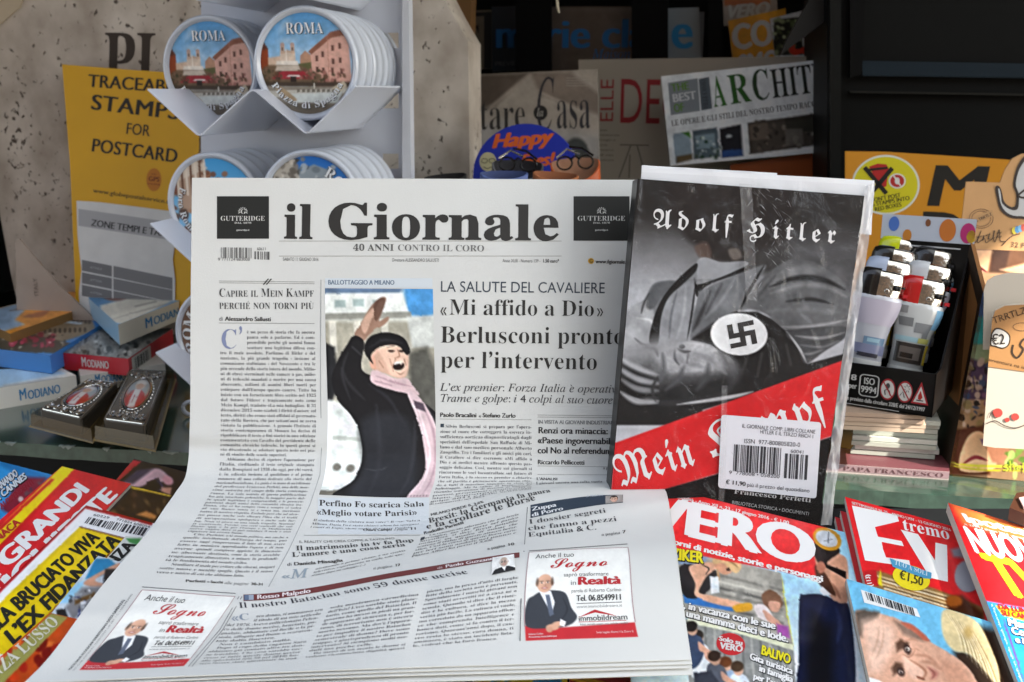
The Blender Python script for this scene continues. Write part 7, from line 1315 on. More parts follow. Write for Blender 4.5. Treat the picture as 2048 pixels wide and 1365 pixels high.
mag('magazine', 'magazine with white slanted VERO on orange at the top of the back rack', [(1444, -40), (1552, -44), (1556, 48), (1448, 52)], B1.up(.03), .005, c, group=G3, parts={'cover_print': lit('VERO', (1452, 38), (1536, 30), 26, 'B', 'c8c4bc', up=(1458, 12))})
c = Cv(1440, 0, 1560, 130, 'd8981c', 2); mag('magazine', 'mustard yellow magazine with big white CO letters in the back rack', [(1456, 42), (1571, 17), (1580, 118), (1468, 140)], B1.up(.045), .006, c, group=G3, parts={'cover_print': many(lit('CO', (1467, 100), (1548, 88), 46, 'B', 'e2e2de', up=(1462, 52)), lit('SMO', (1478, 152), (1560, 140), 38, 'B', 'e2e2de', up=(1476, 112)))})
c = Cv(1540, 20, 1660, 120, 'c4c6c8', 1.5); c.poly([(1548, 40), (1602, 34), (1606, 110), (1545, 112)], '1c2218', 2); c.blobs((1548, 38, 1602, 110), 70, ['8f9a72', '3f4a30', '12160f', 'a8b088', '56633f'], 2, 6, 3)
mag('magazine', 'magazine with a camouflage picture and red letters at the right of the back rack', [(1540, 38), (1668, 6), (1672, 108), (1552, 124)], B1.up(.06), .006, c, group=G3, parts={'cover_print': lit('CASA', (1570, 110), (1700, 100), 48, 'B', 'd83a1c', up=(1592, 52))})
def elle(mb, pl):
    text(mb, pl, 'DECOR', (1235, 246), (1470, 252), 88, 'n', 'a0252c'); text(mb, pl, 'ELLE', (1226, 246), (1228, 158), 26, 'n', 'a0252c', up=(1200, 246))
    for i, s in enumerate(('case', 'restaurate', 'luoghi e', 'arte', 'interni', 'di vita', 'cultura')): text(mb, pl, s, (1199, 262 + i * 10), (1199 + 4 * len(s), 262.5 + i * 10), 4, 'n', '4a4644')
    for q in ([(1240, 290), (1298, 291)], [(1262, 290), (1238, 356)], [(1274, 290), (1292, 356)], [(1260, 310), (1258, 356)]): stroke(mb, pl, q, 2, '55534f')
mag('magazine', 'large beige magazine with thin red capital letters, behind the green lettered one', [(1157, 120), (1670, 112), (1672, 420), (1160, 420)], V(1300, 250, 1.40, 10), .008, None, 'b4aa9a', group=G3, parts={'cover_print': elle})
c = Cv(925, 130, 1200, 400, 'a0978c', 2); c.poly([(925, 150), (1060, 145), (990, 210), (925, 240)], '5a5048', 14); c.poly([(1060, 145), (1140, 145), (1200, 190), (1200, 230), (1080, 190)], '7d7268', 10); c.poly([(925, 260), (1000, 240), (1200, 270), (1200, 400), (925, 400)], 'a19d98', 22); c.ell(1152, 318, 28, 42, '4f5250', 5); c.line([(1060, 150), (980, 215)], 3, 'a09588', 6); c.line([(1070, 180), (1190, 235)], 3, 'a59a8e', 6)
def casa(mb, pl):
    text(mb, pl, 'Abitare', (880, 262), (1052, 258), 62, 't', '33302f'); text(mb, pl, 'C', (1072, 262), (1108, 262), 100, 'i', '2f2d33'); text(mb, pl, 'asa', (1112, 258), (1182, 257), 82, 't', '2f2e33'); shape(mb, pl, ell(1081, 226, 14, 15), '22201f'); text(mb, pl, 'la', (1074, 233), (1088, 233), 15, 'i', 'b8b2a8', OFF * 1.5)
    for i in range(4): rect(mb, pl, 1132, 156 + i * 5, 1176, 157.5 + i * 5, 'a39a90')
mag('magazine', 'grey magazine with tall thin letters ending in Casa, left in the back rack', [(932, 150), (1195, 139), (1200, 400), (932, 400)], V(1060, 250, 1.34, 10), .008, c, group=G3, parts={'cover_print': casa})
c = Cv(1320, 110, 1700, 345, 'dde0e6', 1.6)
c.poly(Z4(160, 910) and [Z4(*q) for q in ((155, 915), (270, 900), (290, 1085), (175, 1118))], '8fa0ac', 2); c.poly([Z4(*q) for q in ((215, 905), (270, 900), (280, 945))], '4f8a2c', 2); c.poly([Z4(*q) for q in ((180, 1070), (290, 1050), (292, 1090), (180, 1118))], '6a5a40', 3)
c.poly([Z4(*q) for q in ((290, 895), (460, 870), (480, 1070), (300, 1090))], '56646c', 2); c.poly([Z4(*q) for q in ((305, 930), (440, 910), (450, 1010), (315, 1020))], '7f929c', 3); c.blobs((1390, 275, 1440, 318), 30, ['2f4a34', '9aa6a6', 'c4ccc8', '4a5648'], 2, 5, 4); c.poly([Z4(*q) for q in ((475, 880), (620, 850), (635, 1065), (490, 1080))], '23252c', 2); c.poly([Z4(*q) for q in ((490, 1030), (632, 1020), (635, 1065), (492, 1078))], '2f4f86', 2); c.ell(*Z4(540, 930), 6, 3, 'a8acac', 2)
c.poly([Z4(*q) for q in ((665, 840), (1140, 775), (1160, 990), (682, 1055))], '4b4540', 2); c.poly([Z4(*q) for q in ((670, 850), (800, 835), (820, 950), (680, 960))], '6a5e54', 4); c.blobs((1495, 245, 1635, 305), 40, ['2c2826', '5f564e', '7d7368', '3a3532', '8a8680'], 2, 7, 5); c.poly([Z4(*q) for q in ((920, 810), (1140, 780), (1150, 900), (930, 910))], '35352f', 5); c.poly([Z4(*q) for q in ((925, 880), (1040, 880), (1050, 985), (925, 1000))], '77726c', 4, .7); c.poly([Z4(*q) for q in ((1180, 770), (1400, 740), (1400, 980), (1190, 1000))], '3c3836', 3)
def archi(mb, pl):
    shape(mb, pl, [Z4(*q) for q in ((122, 568), (325, 535), (342, 758), (142, 788))], '83898f'); shape(mb, pl, [Z4(*q) for q in ((332, 540), (403, 526), (425, 742), (350, 756))], '555f68')
    text(mb, pl, 'THE', Z4(148, 628), Z4(268, 610), 15, 'b', '5d8a1f', OFF * 1.5); text(mb, pl, 'BEST', Z4(156, 700), Z4(318, 676), 16, 'b', 'd8dadc', OFF * 1.5); text(mb, pl, 'OF', Z4(166, 768), Z4(235, 758), 16, 'b', '5d8a1f', OFF * 1.5); text(mb, pl, 'VILLE CASALI', Z4(398, 738), Z4(376, 540), 8, 's', '2c333a', OFF * 1.5, up=Z4(366, 742))
    text(mb, pl, 'A', Z4(440, 733), Z4(526, 720), 60, 's', '2a6a14'); text(mb, pl, 'R', Z4(548, 715), Z4(694, 692), 58, 's', '235a14'); text(mb, pl, 'C', Z4(704, 690), Z4(826, 676), 60, 's', '1c3a18'); text(mb, pl, 'HITETTURA', Z4(836, 672), Z4(1760, 548), 57, 's', '1a211a'); text(mb, pl, 'LE OPERE E GLI STILI DEL NOSTRO TEMPO RACCONTATI', Z4(148, 862), Z4(1290, 706), 11, 's', '1f2022')
mag('magazine', 'white magazine with big green and black serif capitals, tilted in front of the beige one', [(1322, 153), (1716, 112), (1726, 298), (1341, 332)], V(1480, 230, 1.30, 10), .010, c, group=G3, coat=.4, parts={'cover_print': archi})
mag('magazine', 'orange magazine cover peeping out below the tilted white magazine', [(1460, 330), (1690, 296), (1700, 420), (1470, 430)], V(1560, 350, 1.32, 10), .006, None, '9a4a1c', group=G3)
# dark diagonal strut and a hanging string
mb = MB(); DS = V(1620, 60, 1.16, 10); mb.prism([DS.px(x, y) for x, y in ((1640, -40), (1706, -40), (1700, 4), (1560, 112), (1572, 82))], KY * .012, mat('1d1b18', .5)); o = mb.build('diagonal_strut'); tag(o, 'dark diagonal strut crossing the top of the back rack', 'strut')
mb = MB(); SS = V(1116, 10, 1.2, 0); mb.tube([SS.px(1110, -60), SS.px(1113, -10), SS.px(1115, 12), SS.px(1118, 26)], [.0012, .0014, .0016, .0012], mat('c9bfa8', .8), 6); o = mb.build('hanging_string'); tag(o, 'pale end of a string hanging at the top centre', 'string')
mb = MB(); gp = V(925, 50, 1.24, 8); mb.prism([gp.px(x, y) for x, y in ((868, -60), (944, -60), (940, 96), (932, 84), (912, 34))], KY * .03, mat('6a4c2c', .5)); o = mb.build('wooden_batten'); tag(o, 'brown wooden batten running down the right edge of the pillar', 'batten')
# sunglasses display: blue sign and cases
HP = V(1058, 320, 1.10, 6); hs_ = thing('sunglasses_sign', 'round blue sign with orange lettering behind the glasses cases', 'sign', HP.px(1058, 430)); mb = MB(); q = ell(1052, 352, 106, 104, 64); mb.prism(HP.px(q[:, 0], q[:, 1]), KY * .004, mat('1f2f9a', .4)); mb.build('disc', hs_)
mb = MB(); text(mb, HP, 'Happy', (983, 297), (1101, 286), 27, 'B', 'c85a1e', up=(991, 269)); text(mb, HP, 'Eyes!', (1040, 335), (1106, 330), 24, 'B', 'c85a1e', up=(1046, 310)); mb.build('sign_lettering', hs_)
mb = MB(); shape(mb, HP, ell(976, 324, 17, 19), 'b5b08a'); 
for x in (969, 984): stroke(mb, HP, ell(x, 322, 6, 4.5, 16), 1.3, '2a2a22', OFF * 1.4, True)
stroke(mb, HP, [(967, 334), (975, 338), (983, 334)], 1.5, '2a2a22', OFF * 1.4); mb.build('smiling_face', hs_)
def pouch(label, cx, top, wpx, d, col, inner, tilt, dip, glass=True):
    """an open glasses case standing upright, rim dipping at the front"""
    o = at(cx, top, d); r = wpx / 2 * d / F; t = thing('glasses_case', label, 'glasses case', o - np.array((0, 0, .1)), 'open glasses cases'); ax = np.array((math.sin(tilt), 0, math.cos(tilt))); ex = np.array((math.cos(tilt), 0, -math.sin(tilt))); ey = np.array((0, 1., 0)); n = 40
    th = np.arange(n) * 2 * math.pi / n; MO = mat(col, .5, bump=.2, bscale=600); MI = mat(inner, .8)
    def ring(k, z, rim=0): return np.array([o + ex * r * k * math.cos(a) + ey * r * .42 * k * math.sin(a) + ax * (z + rim * (-.55 * dip * (1 - math.sin(a)) + .3 * dip * abs(math.cos(a)) ** 3)) for a in th])
    f = [(i, (i + 1) % n, (i + 1) % n + n, i + n) for i in range(n)]; mb = MB(); mb.add(np.vstack((ring(1, 0, 1), ring(.98, -.05))), f, MO); mb.add(np.vstack((ring(.98, -.05), ring(.8, -.16))), f, MO); mb.add(ring(.8, -.16), [list(range(n))], MO); mb.add(np.vstack((ring(1, 0, 1), ring(.94, .0005, 1))), f, MO); mb.add(np.vstack((ring(.94, .0005, 1), ring(.9, -.1))), f, MI); mb.build('sleeve', t, True)
    if glass:
        g = thing('folded_glasses', 'folded dark glasses standing in ' + label.replace('glasses case ', 'case ').split(' open')[0], 'glasses', o, 'glasses in the cases'); mb = MB(); FR_ = mat('1c1a18', .25, coat=.5)
        for s in (-1, 1): mb.tube([o + ex * (s * r * .42 + r * .3 * math.cos(a)) + ax * (-.004 + r * .26 * math.sin(a)) + ey * .001 for a in np.linspace(0, 6.28, 18)[:-1]], .0011, FR_, 6, True)
        mb.tube([o + ex * -r * .14 + ax * .0, o + ax * .003, o + ex * r * .14 + ax * .0], .0011, FR_, 6); mb.build('frame', g)
        for s in (-1, 1): mb = MB(); mb.tube([o + ex * s * r * .74 + ax * .002, o + ex * s * r * .3 + ey * .004 + ax * .010, o - ex * s * r * .2 + ey * .006 + ax * (.012 if s > 0 else .004)], .0013, FR_ if s > 0 else mat('b8b4ae', .2, metal=.8), 6); mb.build('temple', g)
pouch('grey glasses case open at the top in front of the blue sign', 1036, 322, 104, 1.04, '6a6c70', '3a3a3e', .04, .018)
pouch('tan and orange glasses case at the right of the blue sign', 1150, 318, 100, 1.02, 'b0501f', 'b08468', -.06, .02)
pouch('blue glasses case short in front of the grey one', 1008, 344, 96, .97, '54679c', '3d4a74', .0, .006, False)
pouch('tan leather glasses case short beside the orange one', 1112, 346, 92, .98, 'a8683f', '8a5434', .08, .006, False)
pouch('black glasses case short at the left of the blue sign', 890, 350, 86, .99, '2a2926', '1c1b1a', -.1, .006, False)

# ================================================================ right: dark cabinet, orange poster, lighters, booklets, bracelet display
def Z5(x, y): return (1600 + x / 3.413, 250 + y / 3.413)
def Z6(x, y): return (1600 + x / 3.413, 600 + y / 3.413)
CP = V(1850, 150, 1.12, 10); cab = thing('dark_cabinet', 'black cabinet with a ledge filling the upper right corner', 'cabinet', CP.px(1850, 420)); CB = mat('090a09', .5, spec=.12)
mb = MB(); mb.prism([CP.px(x, y) for x, y in ((1655, -200), (2300, -200), (2300, 620), (1655, 620))], KY * .25, CB); mb.build('body', cab)
c2 = CP.up(.012); mb = MB(); mb.prism([c2.px(x, y) for x, y in ((1725, 122), (2300, 132), (2300, 160), (1725, 152))], KY * .012, mat('16222a', .4, spec=.2)); mb.build('ledge', cab)
mb = MB(); mb.prism([c2.px(x, y) for x, y in ((1660, -200), (1682, -200), (1682, 600), (1660, 600))], KY * .012, mat('0f100e', .5, spec=.15)); mb.prism([c2.px(x, y) for x, y in ((1700, -200), (1738, -200), (1724, 150), (1700, 156))], KY * .012, mat('070707', .5, spec=.1)); mb.build('upright_frame', cab)
mb = MB(); mb.prism([c2.px(x, y) for x, y in ((1700, 182), (2300, 192), (2300, 196), (1700, 186))], KY * .01, mat('1c1c18', .4, spec=.2)); mb.build('lower_rail', cab)
# orange poster with a round sticker
OP = V(1850, 380, 1.03, 12); pos2 = thing('orange_poster', 'orange poster with big black letters behind the lighters', 'poster', OP.px(1850, 480)); mb = MB(); mb.prism([OP.px(x, y) for x, y in ((1690, 303), (1770, 304), (1900, 312), (2080, 324), (2080, 620), (1692, 620))], KY * .0008, mat('c58420', .45, coat=.2)); mb.build('sheet', pos2)
mb = MB(); text(mb, OP, 'MARI', Z5(845, 552), Z5(2080, 590), 64, 'b', '17130c', up=Z5(905, 275)); text(mb, OP, 'DI', Z5(818, 860), Z5(1240, 880), 62, 'b', '17130c', up=Z5(822, 590)); mb.build('poster_lettering', pos2)
mb = MB(); cx, cy = Z5(585, 410); shape(mb, OP, ell(cx, cy, 68, 60), 'cfcfc4', OFF * .8); shape(mb, OP, ell(cx, cy, 64, 56), 'c8bc16', OFF * 1.3); o = OFF * 1.8
shape(mb, OP, [Z5(*q) for q in ((470, 285), (530, 265), (590, 270), (605, 300), (590, 420), (540, 440), (500, 340))], 'a81f1c', o); shape(mb, OP, [Z5(*q) for q in ((460, 300), (600, 285), (600, 302), (462, 318))], '20160f', o + OFF * .3)
for q in (((440, 290), (590, 470)), ((630, 295), (500, 450))): stroke(mb, OP, [Z5(*q[0]), Z5(*q[1])], 9, '1a1512', o + OFF * .6)
ix, iy = Z5(663, 383); shape(mb, OP, ell(ix, iy, 17, 15), 'd8d5cc', o + OFF); shape(mb, OP, ell(ix, iy, 14, 12.5), 'a81f1c', o + OFF * 1.4); shape(mb, OP, ell(ix, iy, 5, 7), 'cfcfcf', o + OFF * 1.8); stroke(mb, OP, [(ix - 7, iy - 10), (ix + 7, iy + 10)], 3, 'd8d5cc', o + OFF * 2.2)
text(mb, OP, 'DON’T POST', Z5(480, 530), Z5(688, 492), 8, 'b', '20180f', o); text(mb, OP, 'GPS STAMPS INTO', Z5(450, 566), Z5(750, 512), 8, 'b', '20180f', o); text(mb, OP, 'RED BOXES', Z5(512, 592), Z5(694, 556), 8, 'b', '20180f', o); mb.build('round_sticker', pos2)
# ---- booklets under the lighter tray, on the shelf
def stack(q, z0, n, t, cols, label, cat, name, group, jit=.0015, seed=1):
    r = random.Random(seed); pl = H(z0); p0 = [pl.px(x, y) for x, y in q]
    for i in range(n):
        o_ = np.array((r.uniform(-jit, jit), r.uniform(-jit, jit), 0)); mb = MB(); mb.prism([p + o_ + KZ * (t * (i + .92)) for p in p0], (0, 0, -t * .86), mat(r.choice(cols), .6, var=.04)); o = mb.build(name); tag(o, label[i] if isinstance(label, list) else label, cat, group)
pz = ZS; pl = H(pz + .0075)
papa = thing('prayer_book', 'thin maroon booklet titled PAPA FRANCESCO at the foot of the stack', 'book', shelfH.px(1790, 935)); q = [(1668, 896), (1896, 912), (1899, 944), (1640, 926)]; p = [pl.px(x, y) for x, y in q]; mb = MB(); mb.prism(p, (0, 0, -.0075), mat('6a3c42', .35, coat=.2), mat('b9a8a4', .6)); mb.build('cover', papa)
spine_face = Frame(p[3], (p[2] - p[3]) / 100, np.array((0, 0, -.000075)), unit(np.cross(p[2] - p[3], (0, 0, 1)))); 
if spine_face.n @ (p[3] - CAM) > 0: spine_face.n = -spine_face.n
mb = MB(); shape(mb, spine_face, [(0, 4), (100, 4), (100, 78), (0, 78)], '967c80', .0002); text(mb, spine_face, 'PAPA FRANCESCO', (18, 66), (96, 66), 46, 't', '5a3a3e', .0004, up=(18, 20)); mb.build('title', papa)
ords = ['lowest', 'second', 'third', 'fourth', 'fifth', 'sixth', 'seventh', 'eighth', 'ninth', 'tenth', 'eleventh', 'topmost']
stack([(1722, 884), (1862, 892), (1872, 920), (1704, 908)], pz + .008, 8, .0042, ['c3c6bd', 'b4b9ae', 'cfd0c8'], [f'white holy card pack, {a} of the uneven stack on the maroon booklet' for a in ords[:8]], 'card pack', 'card_pack', 'white card packs stacked on the booklet', .0022, 3)
stack([(1690, 838), (1838, 842), (1848, 868), (1680, 860)], pz + .0445, 4, .0036, ['b29a86', 'a58c7a', 'bda792'], [f'beige booklet, {a} of the four under the lighter tray' for a in ('lowest', 'second lowest', 'third', 'topmost')], 'booklet', 'booklet', 'beige booklets under the tray', .0012, 5)
# ---- lighter tray
TZ = pz + .060; lt = thing('lighter_display', 'black cardboard tray of lighters with warning signs on its front', 'display', H(TZ).px(1790, 800)); TB = mat('0f0e0e', .35, coat=.12, spec=.25)
fl, fr_ = H(TZ).px(1676, 806), H(TZ).px(1864, 836); ex_ = fr_ - fl; up_ = np.array((0, 0, 1.)) * .034; lean = -unit(np.cross(ex_, (0, 0, 1))); lean = lean if lean[1] > 0 else -lean; inw = unit(lean * np.array((1, 1, 0)))
mb = MB(); mb.prism([fl, fr_, fr_ + up_, fl + up_], inw * .0016, TB); mb.build('front_panel', lt)
mb = MB()
for a in (fl, fr_): mb.prism([a, a + inw * .10, a + inw * .10 + up_ * 3.2, a + inw * .02 + up_, a + up_], unit(ex_) * (.0014 if a is fl else -.0014), TB)
mb.prism([fl, fr_, fr_ + inw * .10, fl + inw * .10], (0, 0, .0015), TB); mb.build('tray_sides', lt)
b0, b1 = fl + inw * .10, fr_ + inw * .10; mb = MB(); mb.prism([b0, b1, b1 + KZ * .128, b0 + KZ * .128], inw * .0016, TB); mb.build('back_panel', lt)
FB = Frame(b0 + KZ * .128, (b1 - b0) / 100, np.array((0, 0, -  .00128)), -inw); mb = MB(); shape(mb, FB, [(0, -9), (104, -9), (104, 7), (0, 7)], mat('b9bfc9', .4), .001)
for x, y, r_, col in ((14, -3, 6, '4a6fb8'), (30, 4, 5, 'c07a2a'), (52, -5, 3, '7a4a2a'), (74, -1, 9, 'c2702a'), (96, 0, 8, 'b02a6a'), (100, 2, 5, 'c8a02a')): shape(mb, FB, np.clip(ell(x, y, r_, r_ * .8), (0, -9), (104, 7)), col, .0013)
mb.build('dotted_header', lt)
mb = MB(); text(mb, FB, 'Premium gas lighters for collectors', (8, 16), (52, 16), 3, 'b', 'b8b8b8', .0004); rect(mb, FB, 4, 10, 90, 10.8, 'c4c4c4', .0004); text(mb, FB, 'www.lighters', (58, 40), (58, 20), 2.6, 'n', '9a9a9a', .0004, up=(55, 40)); mb.build('back_lettering', lt)
FT = Frame(fl + up_, ex_ / 100, -up_ / 60, -inw)
mb = MB(); W_ = 'd2d2d0'; o = .0003; q = rr([(22, 14), (42, 14), (42, 44), (22, 44)], 5); stroke(mb, FT, q, 1.3, W_, o, True); text(mb, FT, 'ISO', (26, 27), (38, 27), 9, 'b', W_, o); text(mb, FT, '9994', (23.5, 39), (40.5, 39), 9, 'b', W_, o); text(mb, FT, '8', (12, 24), (18, 24), 8, 'b', W_, o); text(mb, FT, 'per', (10, 36), (19, 36), 8, 'b', W_, o)
for x in (52, 70):
    shape(mb, FT, ell(x, 30, 8, 15, 40), 'a82a30', o); shape(mb, FT, ell(x, 30, 6.8, 12.6, 40), 'd8d6d2', o * 1.5); stroke(mb, FT, [(x - 5, 20), (x + 5, 40)], 1.4, 'a82a30', o * 2.4)
stroke(mb, FT, [(50, 38), (49, 32), (52, 29), (54, 32), (55, 38)], 1.2, '333333', o * 2); shape(mb, FT, ell(52, 25, 2.2, 4), '444444', o * 2); 
for t in np.linspace(0, 5.5, 7): stroke(mb, FT, [(72 + 1.5 * math.cos(t), 25 + 3 * math.sin(t)), (72 + 3.4 * math.cos(t), 25 + 6 * math.sin(t))], .7, '333333', o * 2)
stroke(mb, FT, [(65, 36), (68, 30), (70, 38)], 1, '333333', o * 2)
shape(mb, FT, [(86, 13), (95, 44), (77, 44)], 'a82a30', o); shape(mb, FT, [(86, 19), (92.6, 41.5), (79.4, 41.5)], 'd8d6d2', o * 1.5); shape(mb, FT, [(86, 25), (88.5, 34), (86.5, 38), (84, 37), (84, 32)], 'b02a20', o * 2); rect(mb, FT, 82.5, 38, 89.5, 39.5, '333333', o * 2)
text(mb, FT, 'come previsto dalla circolare 328/E del 24/12/1997', (2, 53), (92, 53), 5.5, 'b', W_, o); rect(mb, FT, 0, 58, 66, 58.8, W_, o); mb.build('warning_print', lt)
# ---- lighters: two rows, stepping up towards the back
def make_lighter(capcol, bodycol, kind):
    t = thing('gas_lighter', 'x', 'lighter', (0, 0, 0), 'lighters in the black tray'); n = 28; th = np.arange(n) * 2 * math.pi / n
    def ring(w_, d_, z, dx=0): return np.stack((dx + w_ * np.cos(th), d_ * np.sin(th), np.full(n, z)), -1)
    def loft(mb, rings, m, cap=True):
        k = len(rings); mb.add(np.vstack(rings), [(i * n + j, i * n + (j + 1) % n, (i + 1) * n + (j + 1) % n, (i + 1) * n + j) for i in range(k - 1) for j in range(n)], m)
        if cap: mb.add(rings[-1], [list(range(n))], m); mb.add(rings[0], [list(range(n))[::-1]], m)
    mb = MB(); bm = mat(bodycol, .18, coat=.8, spec=.5); loft(mb, [ring(.0125, .0075, .006), ring(.0135, .0085, .0075), ring(.0135, .0085, .022), ring(.0150, .009, .036), ring(.0185, .0095, .046), ring(.0195, .0098, .054), ring(.0192, .0095, .0585), ring(.0175, .009, .0595)], bm); mb.build('body', t, True)
    mb = MB(); loft(mb, [ring(.0132, .0082, 0), ring(.0137, .0087, .001), ring(.0137, .0087, .0075)], mat('c4c6c4', .3)); mb.build('ribbed_foot', t, True)
    mb = MB(); r = random.Random(kind)
    def wrap(u0, u1, z0, z1, col, o=.0003):
        us = np.linspace(u0, u1, 8); zs = np.linspace(z0, z1, 6); 
        def wd(z): return np.interp(z, [.0075, .022, .036, .046, .054], [.0135, .0135, .0150, .0185, .0195]), np.interp(z, [.0075, .022, .036, .046, .054], [.0085, .0085, .009, .0095, .0098])
        v = [((wd(z)[0] + o) * math.sin(u), -(wd(z)[1] + o) * math.cos(u), z) for z in zs for u in us]; mb.add(v, [(i * 8 + j, i * 8 + j + 1, i * 8 + j + 9, i * 8 + j + 8) for i in range(5) for j in range(7)], mat(col, .25, coat=.6))
    if kind == 0:
        wrap(-1.1, -.5, .050, .056, '8a8a8a'); wrap(-.9, -.2, .040, .047, '77797a'); wrap(-.1, .7, .036, .044, '7d8082'); wrap(.35, .7, .030, .036, '7d8082'); wrap(-1.2, 1.0, .028, .032, '9fc0c8'); wrap(.2, .9, .028, .032, 'b9b86a', .0005); wrap(.7, 1.3, .040, .056, '7fb0d0'); wrap(-1.0, .75, .011, .027, '35302c', .0005); wrap(-.7, .5, .014, .024, '6a625c', .0007); wrap(-.6, .1, .015, .019, '201c1a', .0009); wrap(.8, 1.1, .011, .027, 'c0a83a', .0005)
    else:
        wrap(-1.3, 1.2, .036, .056, 'b4aebc'); wrap(-.4, .9, .020, .026, '6a86a0', .0005); wrap(-1.0, 1.1, .012, .020, '7a7f9a', .0005); wrap(-.6, .6, .010, .013, '2a2c38', .0007); wrap(-.2, .5, .022, .025, '8fb0c0', .0007)
    mb.build('printed_sleeve', t, True)
    mb = MB(); MT = mat('c9c4ba', .14, metal=1.0, bump=.3, bscale=300); half = lambda a0, a1, w_, d_, z: np.stack((w_ * np.cos(np.linspace(a0, a1, 16)), d_ * np.sin(np.linspace(a0, a1, 16)), np.full(16, z)), -1)
    rs = [half(-2.0, 2.0, .0178, .0092, .0585), half(-2.0, 2.0, .0178, .0092, .073), half(-1.9, 1.9, .0165, .0086, .0775), half(-1.8, 1.8, .0145, .0074, .079)]; mb.add(np.vstack(rs), [(i * 16 + j, i * 16 + j + 1, (i + 1) * 16 + j + 1, (i + 1) * 16 + j) for i in range(3) for j in range(15)] + [list(range(48, 64))], MT)
    for z, y in ((.068, .0), (.065, .004)): mb.box((.0172, -.003 + y, z), (.0012, 0, 0), (0, .0012, 0), (0, 0, .0008), mat('191715', .5))
    for a0, z in ((.2, .067), (.75, .067)): mb.box((.009 * math.cos(a0) + .004, -.0088, z), (.0011, 0, 0), (0, .0006, 0), (0, 0, .0022), mat('191715', .5))
    mb.lathe((.004, -.0089, .0635), (0, -1, 0), [(.0021, 0), (.0021, .0006), (.0014, .0009), (0, .0009)], MT, 16); mb.build('metal_hood', t, True)
    mb = MB(); cm = mat(capcol, .22, coat=.6); rs = [half(1.75, 4.53, .0182, .0095, .0585), half(1.75, 4.53, .0182, .0095, .074), half(1.75, 4.53, .0168, .0088, .0785), half(1.75, 4.53, .0125, .0065, .0805)]; mb.add(np.vstack(rs), [(i * 16 + j, i * 16 + j + 1, (i + 1) * 16 + j + 1, (i + 1) * 16 + j) for i in range(3) for j in range(15)] + [list(range(48, 64))], cm); mb.build('press_cap', t, True)
    mb = MB(); mb.box((.0195, -.004, .062), (.0018, 0, 0), (0, .0015, 0), (0, 0, .0014), mat('b82a30', .3)); mb.build('valve_lever', t); return t
rowsR = [('b8211f', 0, 'red capped lighter in front of the right row, its grey label facing out'), ('c4c7c9', 1, 'white capped lighter just behind the red capped one'), ('1c1b1b', 0, 'black capped lighter in the middle of the right row'), ('b9bdc6', 1, 'pale capped lighter second from the back of the right row'), ('9aa4b4', 0, 'rearmost lighter of the right row against the back panel')]
rowsL = [('1f1b18', 1, 'black capped lighter in front of the left row beside the book wrap'), ('aab4c8', 0, 'pale blue capped lighter second in the left row'), ('1d1c18', 1, 'black capped lighter behind the pale blue capped one'), ('c3cc10', 0, 'yellow capped lighter of the left row'), ('b8201c', 1, 'red capped lighter at the back of the left row')]
for rows, px0, py0, dx in ((rowsR, 1806, 752, .0088), (rowsL, 1724, 736, .0060)):
    base = at(px0, py0, .80)
    for i, (cap, kind, lab) in enumerate(rows):
        t = make_lighter(cap, 'b2b4bc' if kind else 'bcbfbe', kind); t['label'] = lab; q = base + inw * .0205 * i + KZ * (dx * i); t.location = q; t.rotation_euler = (R(-10), R(9), R(-10 - 3 * (i % 2)))
# ---- brown bracelet display at the right edge
dsp = thing('bracelet_display', 'brown cardboard counter display of bracelets at the right edge, half in the sun', 'display', H(pz).px(1990, 950)); BR = 'a87848'
f0, f1 = H(pz + .0012).px(1897, 948), H(pz + .0012).px(2330, 990)
fd = unit(f1 - f0); inn_ = unit(np.cross((0, 0, 1), fd)); inn_ = inn_ if inn_[1] > 0 else -inn_
FPl = P3(at(1897, 948, np.linalg.norm(1) * ((f0 - CAM) @ np.array((0, math.cos(TH), -math.sin(TH))))), f1, f0 + KZ * .2 + inn_ * .035)
top = [FPl.px(1966, 584), FPl.px(1966, 584) + inn_ * .09]
bk0 = f0 + inn_ * .085 - fd * .012
SPQ = [FPl.px(1966, 584), f0, bk0, H(pz).px(1890, 905) + KZ * .185]
mb = MB(); mb.prism(SPQ, fd * .003, mat('2e2013', .6, var=.2), mat('8a5c30', .7)); mb.build('side_panel', dsp)
HPl = P3(at(1918, 497, .895), at(2060, 505, .885), at(1932, 363, .90)); mb = MB()
mb.prism([HPl.px(x, y) for x, y in ((1916, 620), (1918, 497), (1932, 364), (2000, 366), (2010, 340), (2024, 318), (2044, 308), (2120, 306), (2300, 372), (2300, 620))], inn_ * .003, mat('b98d5c', .7, var=.05, vscale=60)); mb.build('header_card', dsp)
mb = MB(); DKB = '2e2118'
q = np.array([(2000, 376), (1994, 372), (1990, 378), (1994, 400), (2000, 420), (2016, 434), (2040, 438), (2100, 430), (2110, 300), (2060, 306), (2036, 330), (2026, 368), (2032, 390), (2030, 412), (2020, 414), (2008, 404), (2004, 388)]); shape(mb, HPl, catmull(q, 5), DKB, .0006)
q = np.array([(1999, 381), (1997, 378), (1996, 380), (1999, 400), (2005, 417), (2018, 429), (2040, 433), (2095, 426), (2105, 308), (2064, 312), (2041, 334), (2031, 368), (2037, 390), (2035, 418), (2020, 420), (2004, 408), (2001, 390)]); shape(mb, HPl, catmull(q, 5), 'b4b3b0', .0009); stroke(mb, HPl, catmull([(2050, 380), (2036, 392), (2050, 396), (2070, 380)], 5, False), 4, DKB, .0012)
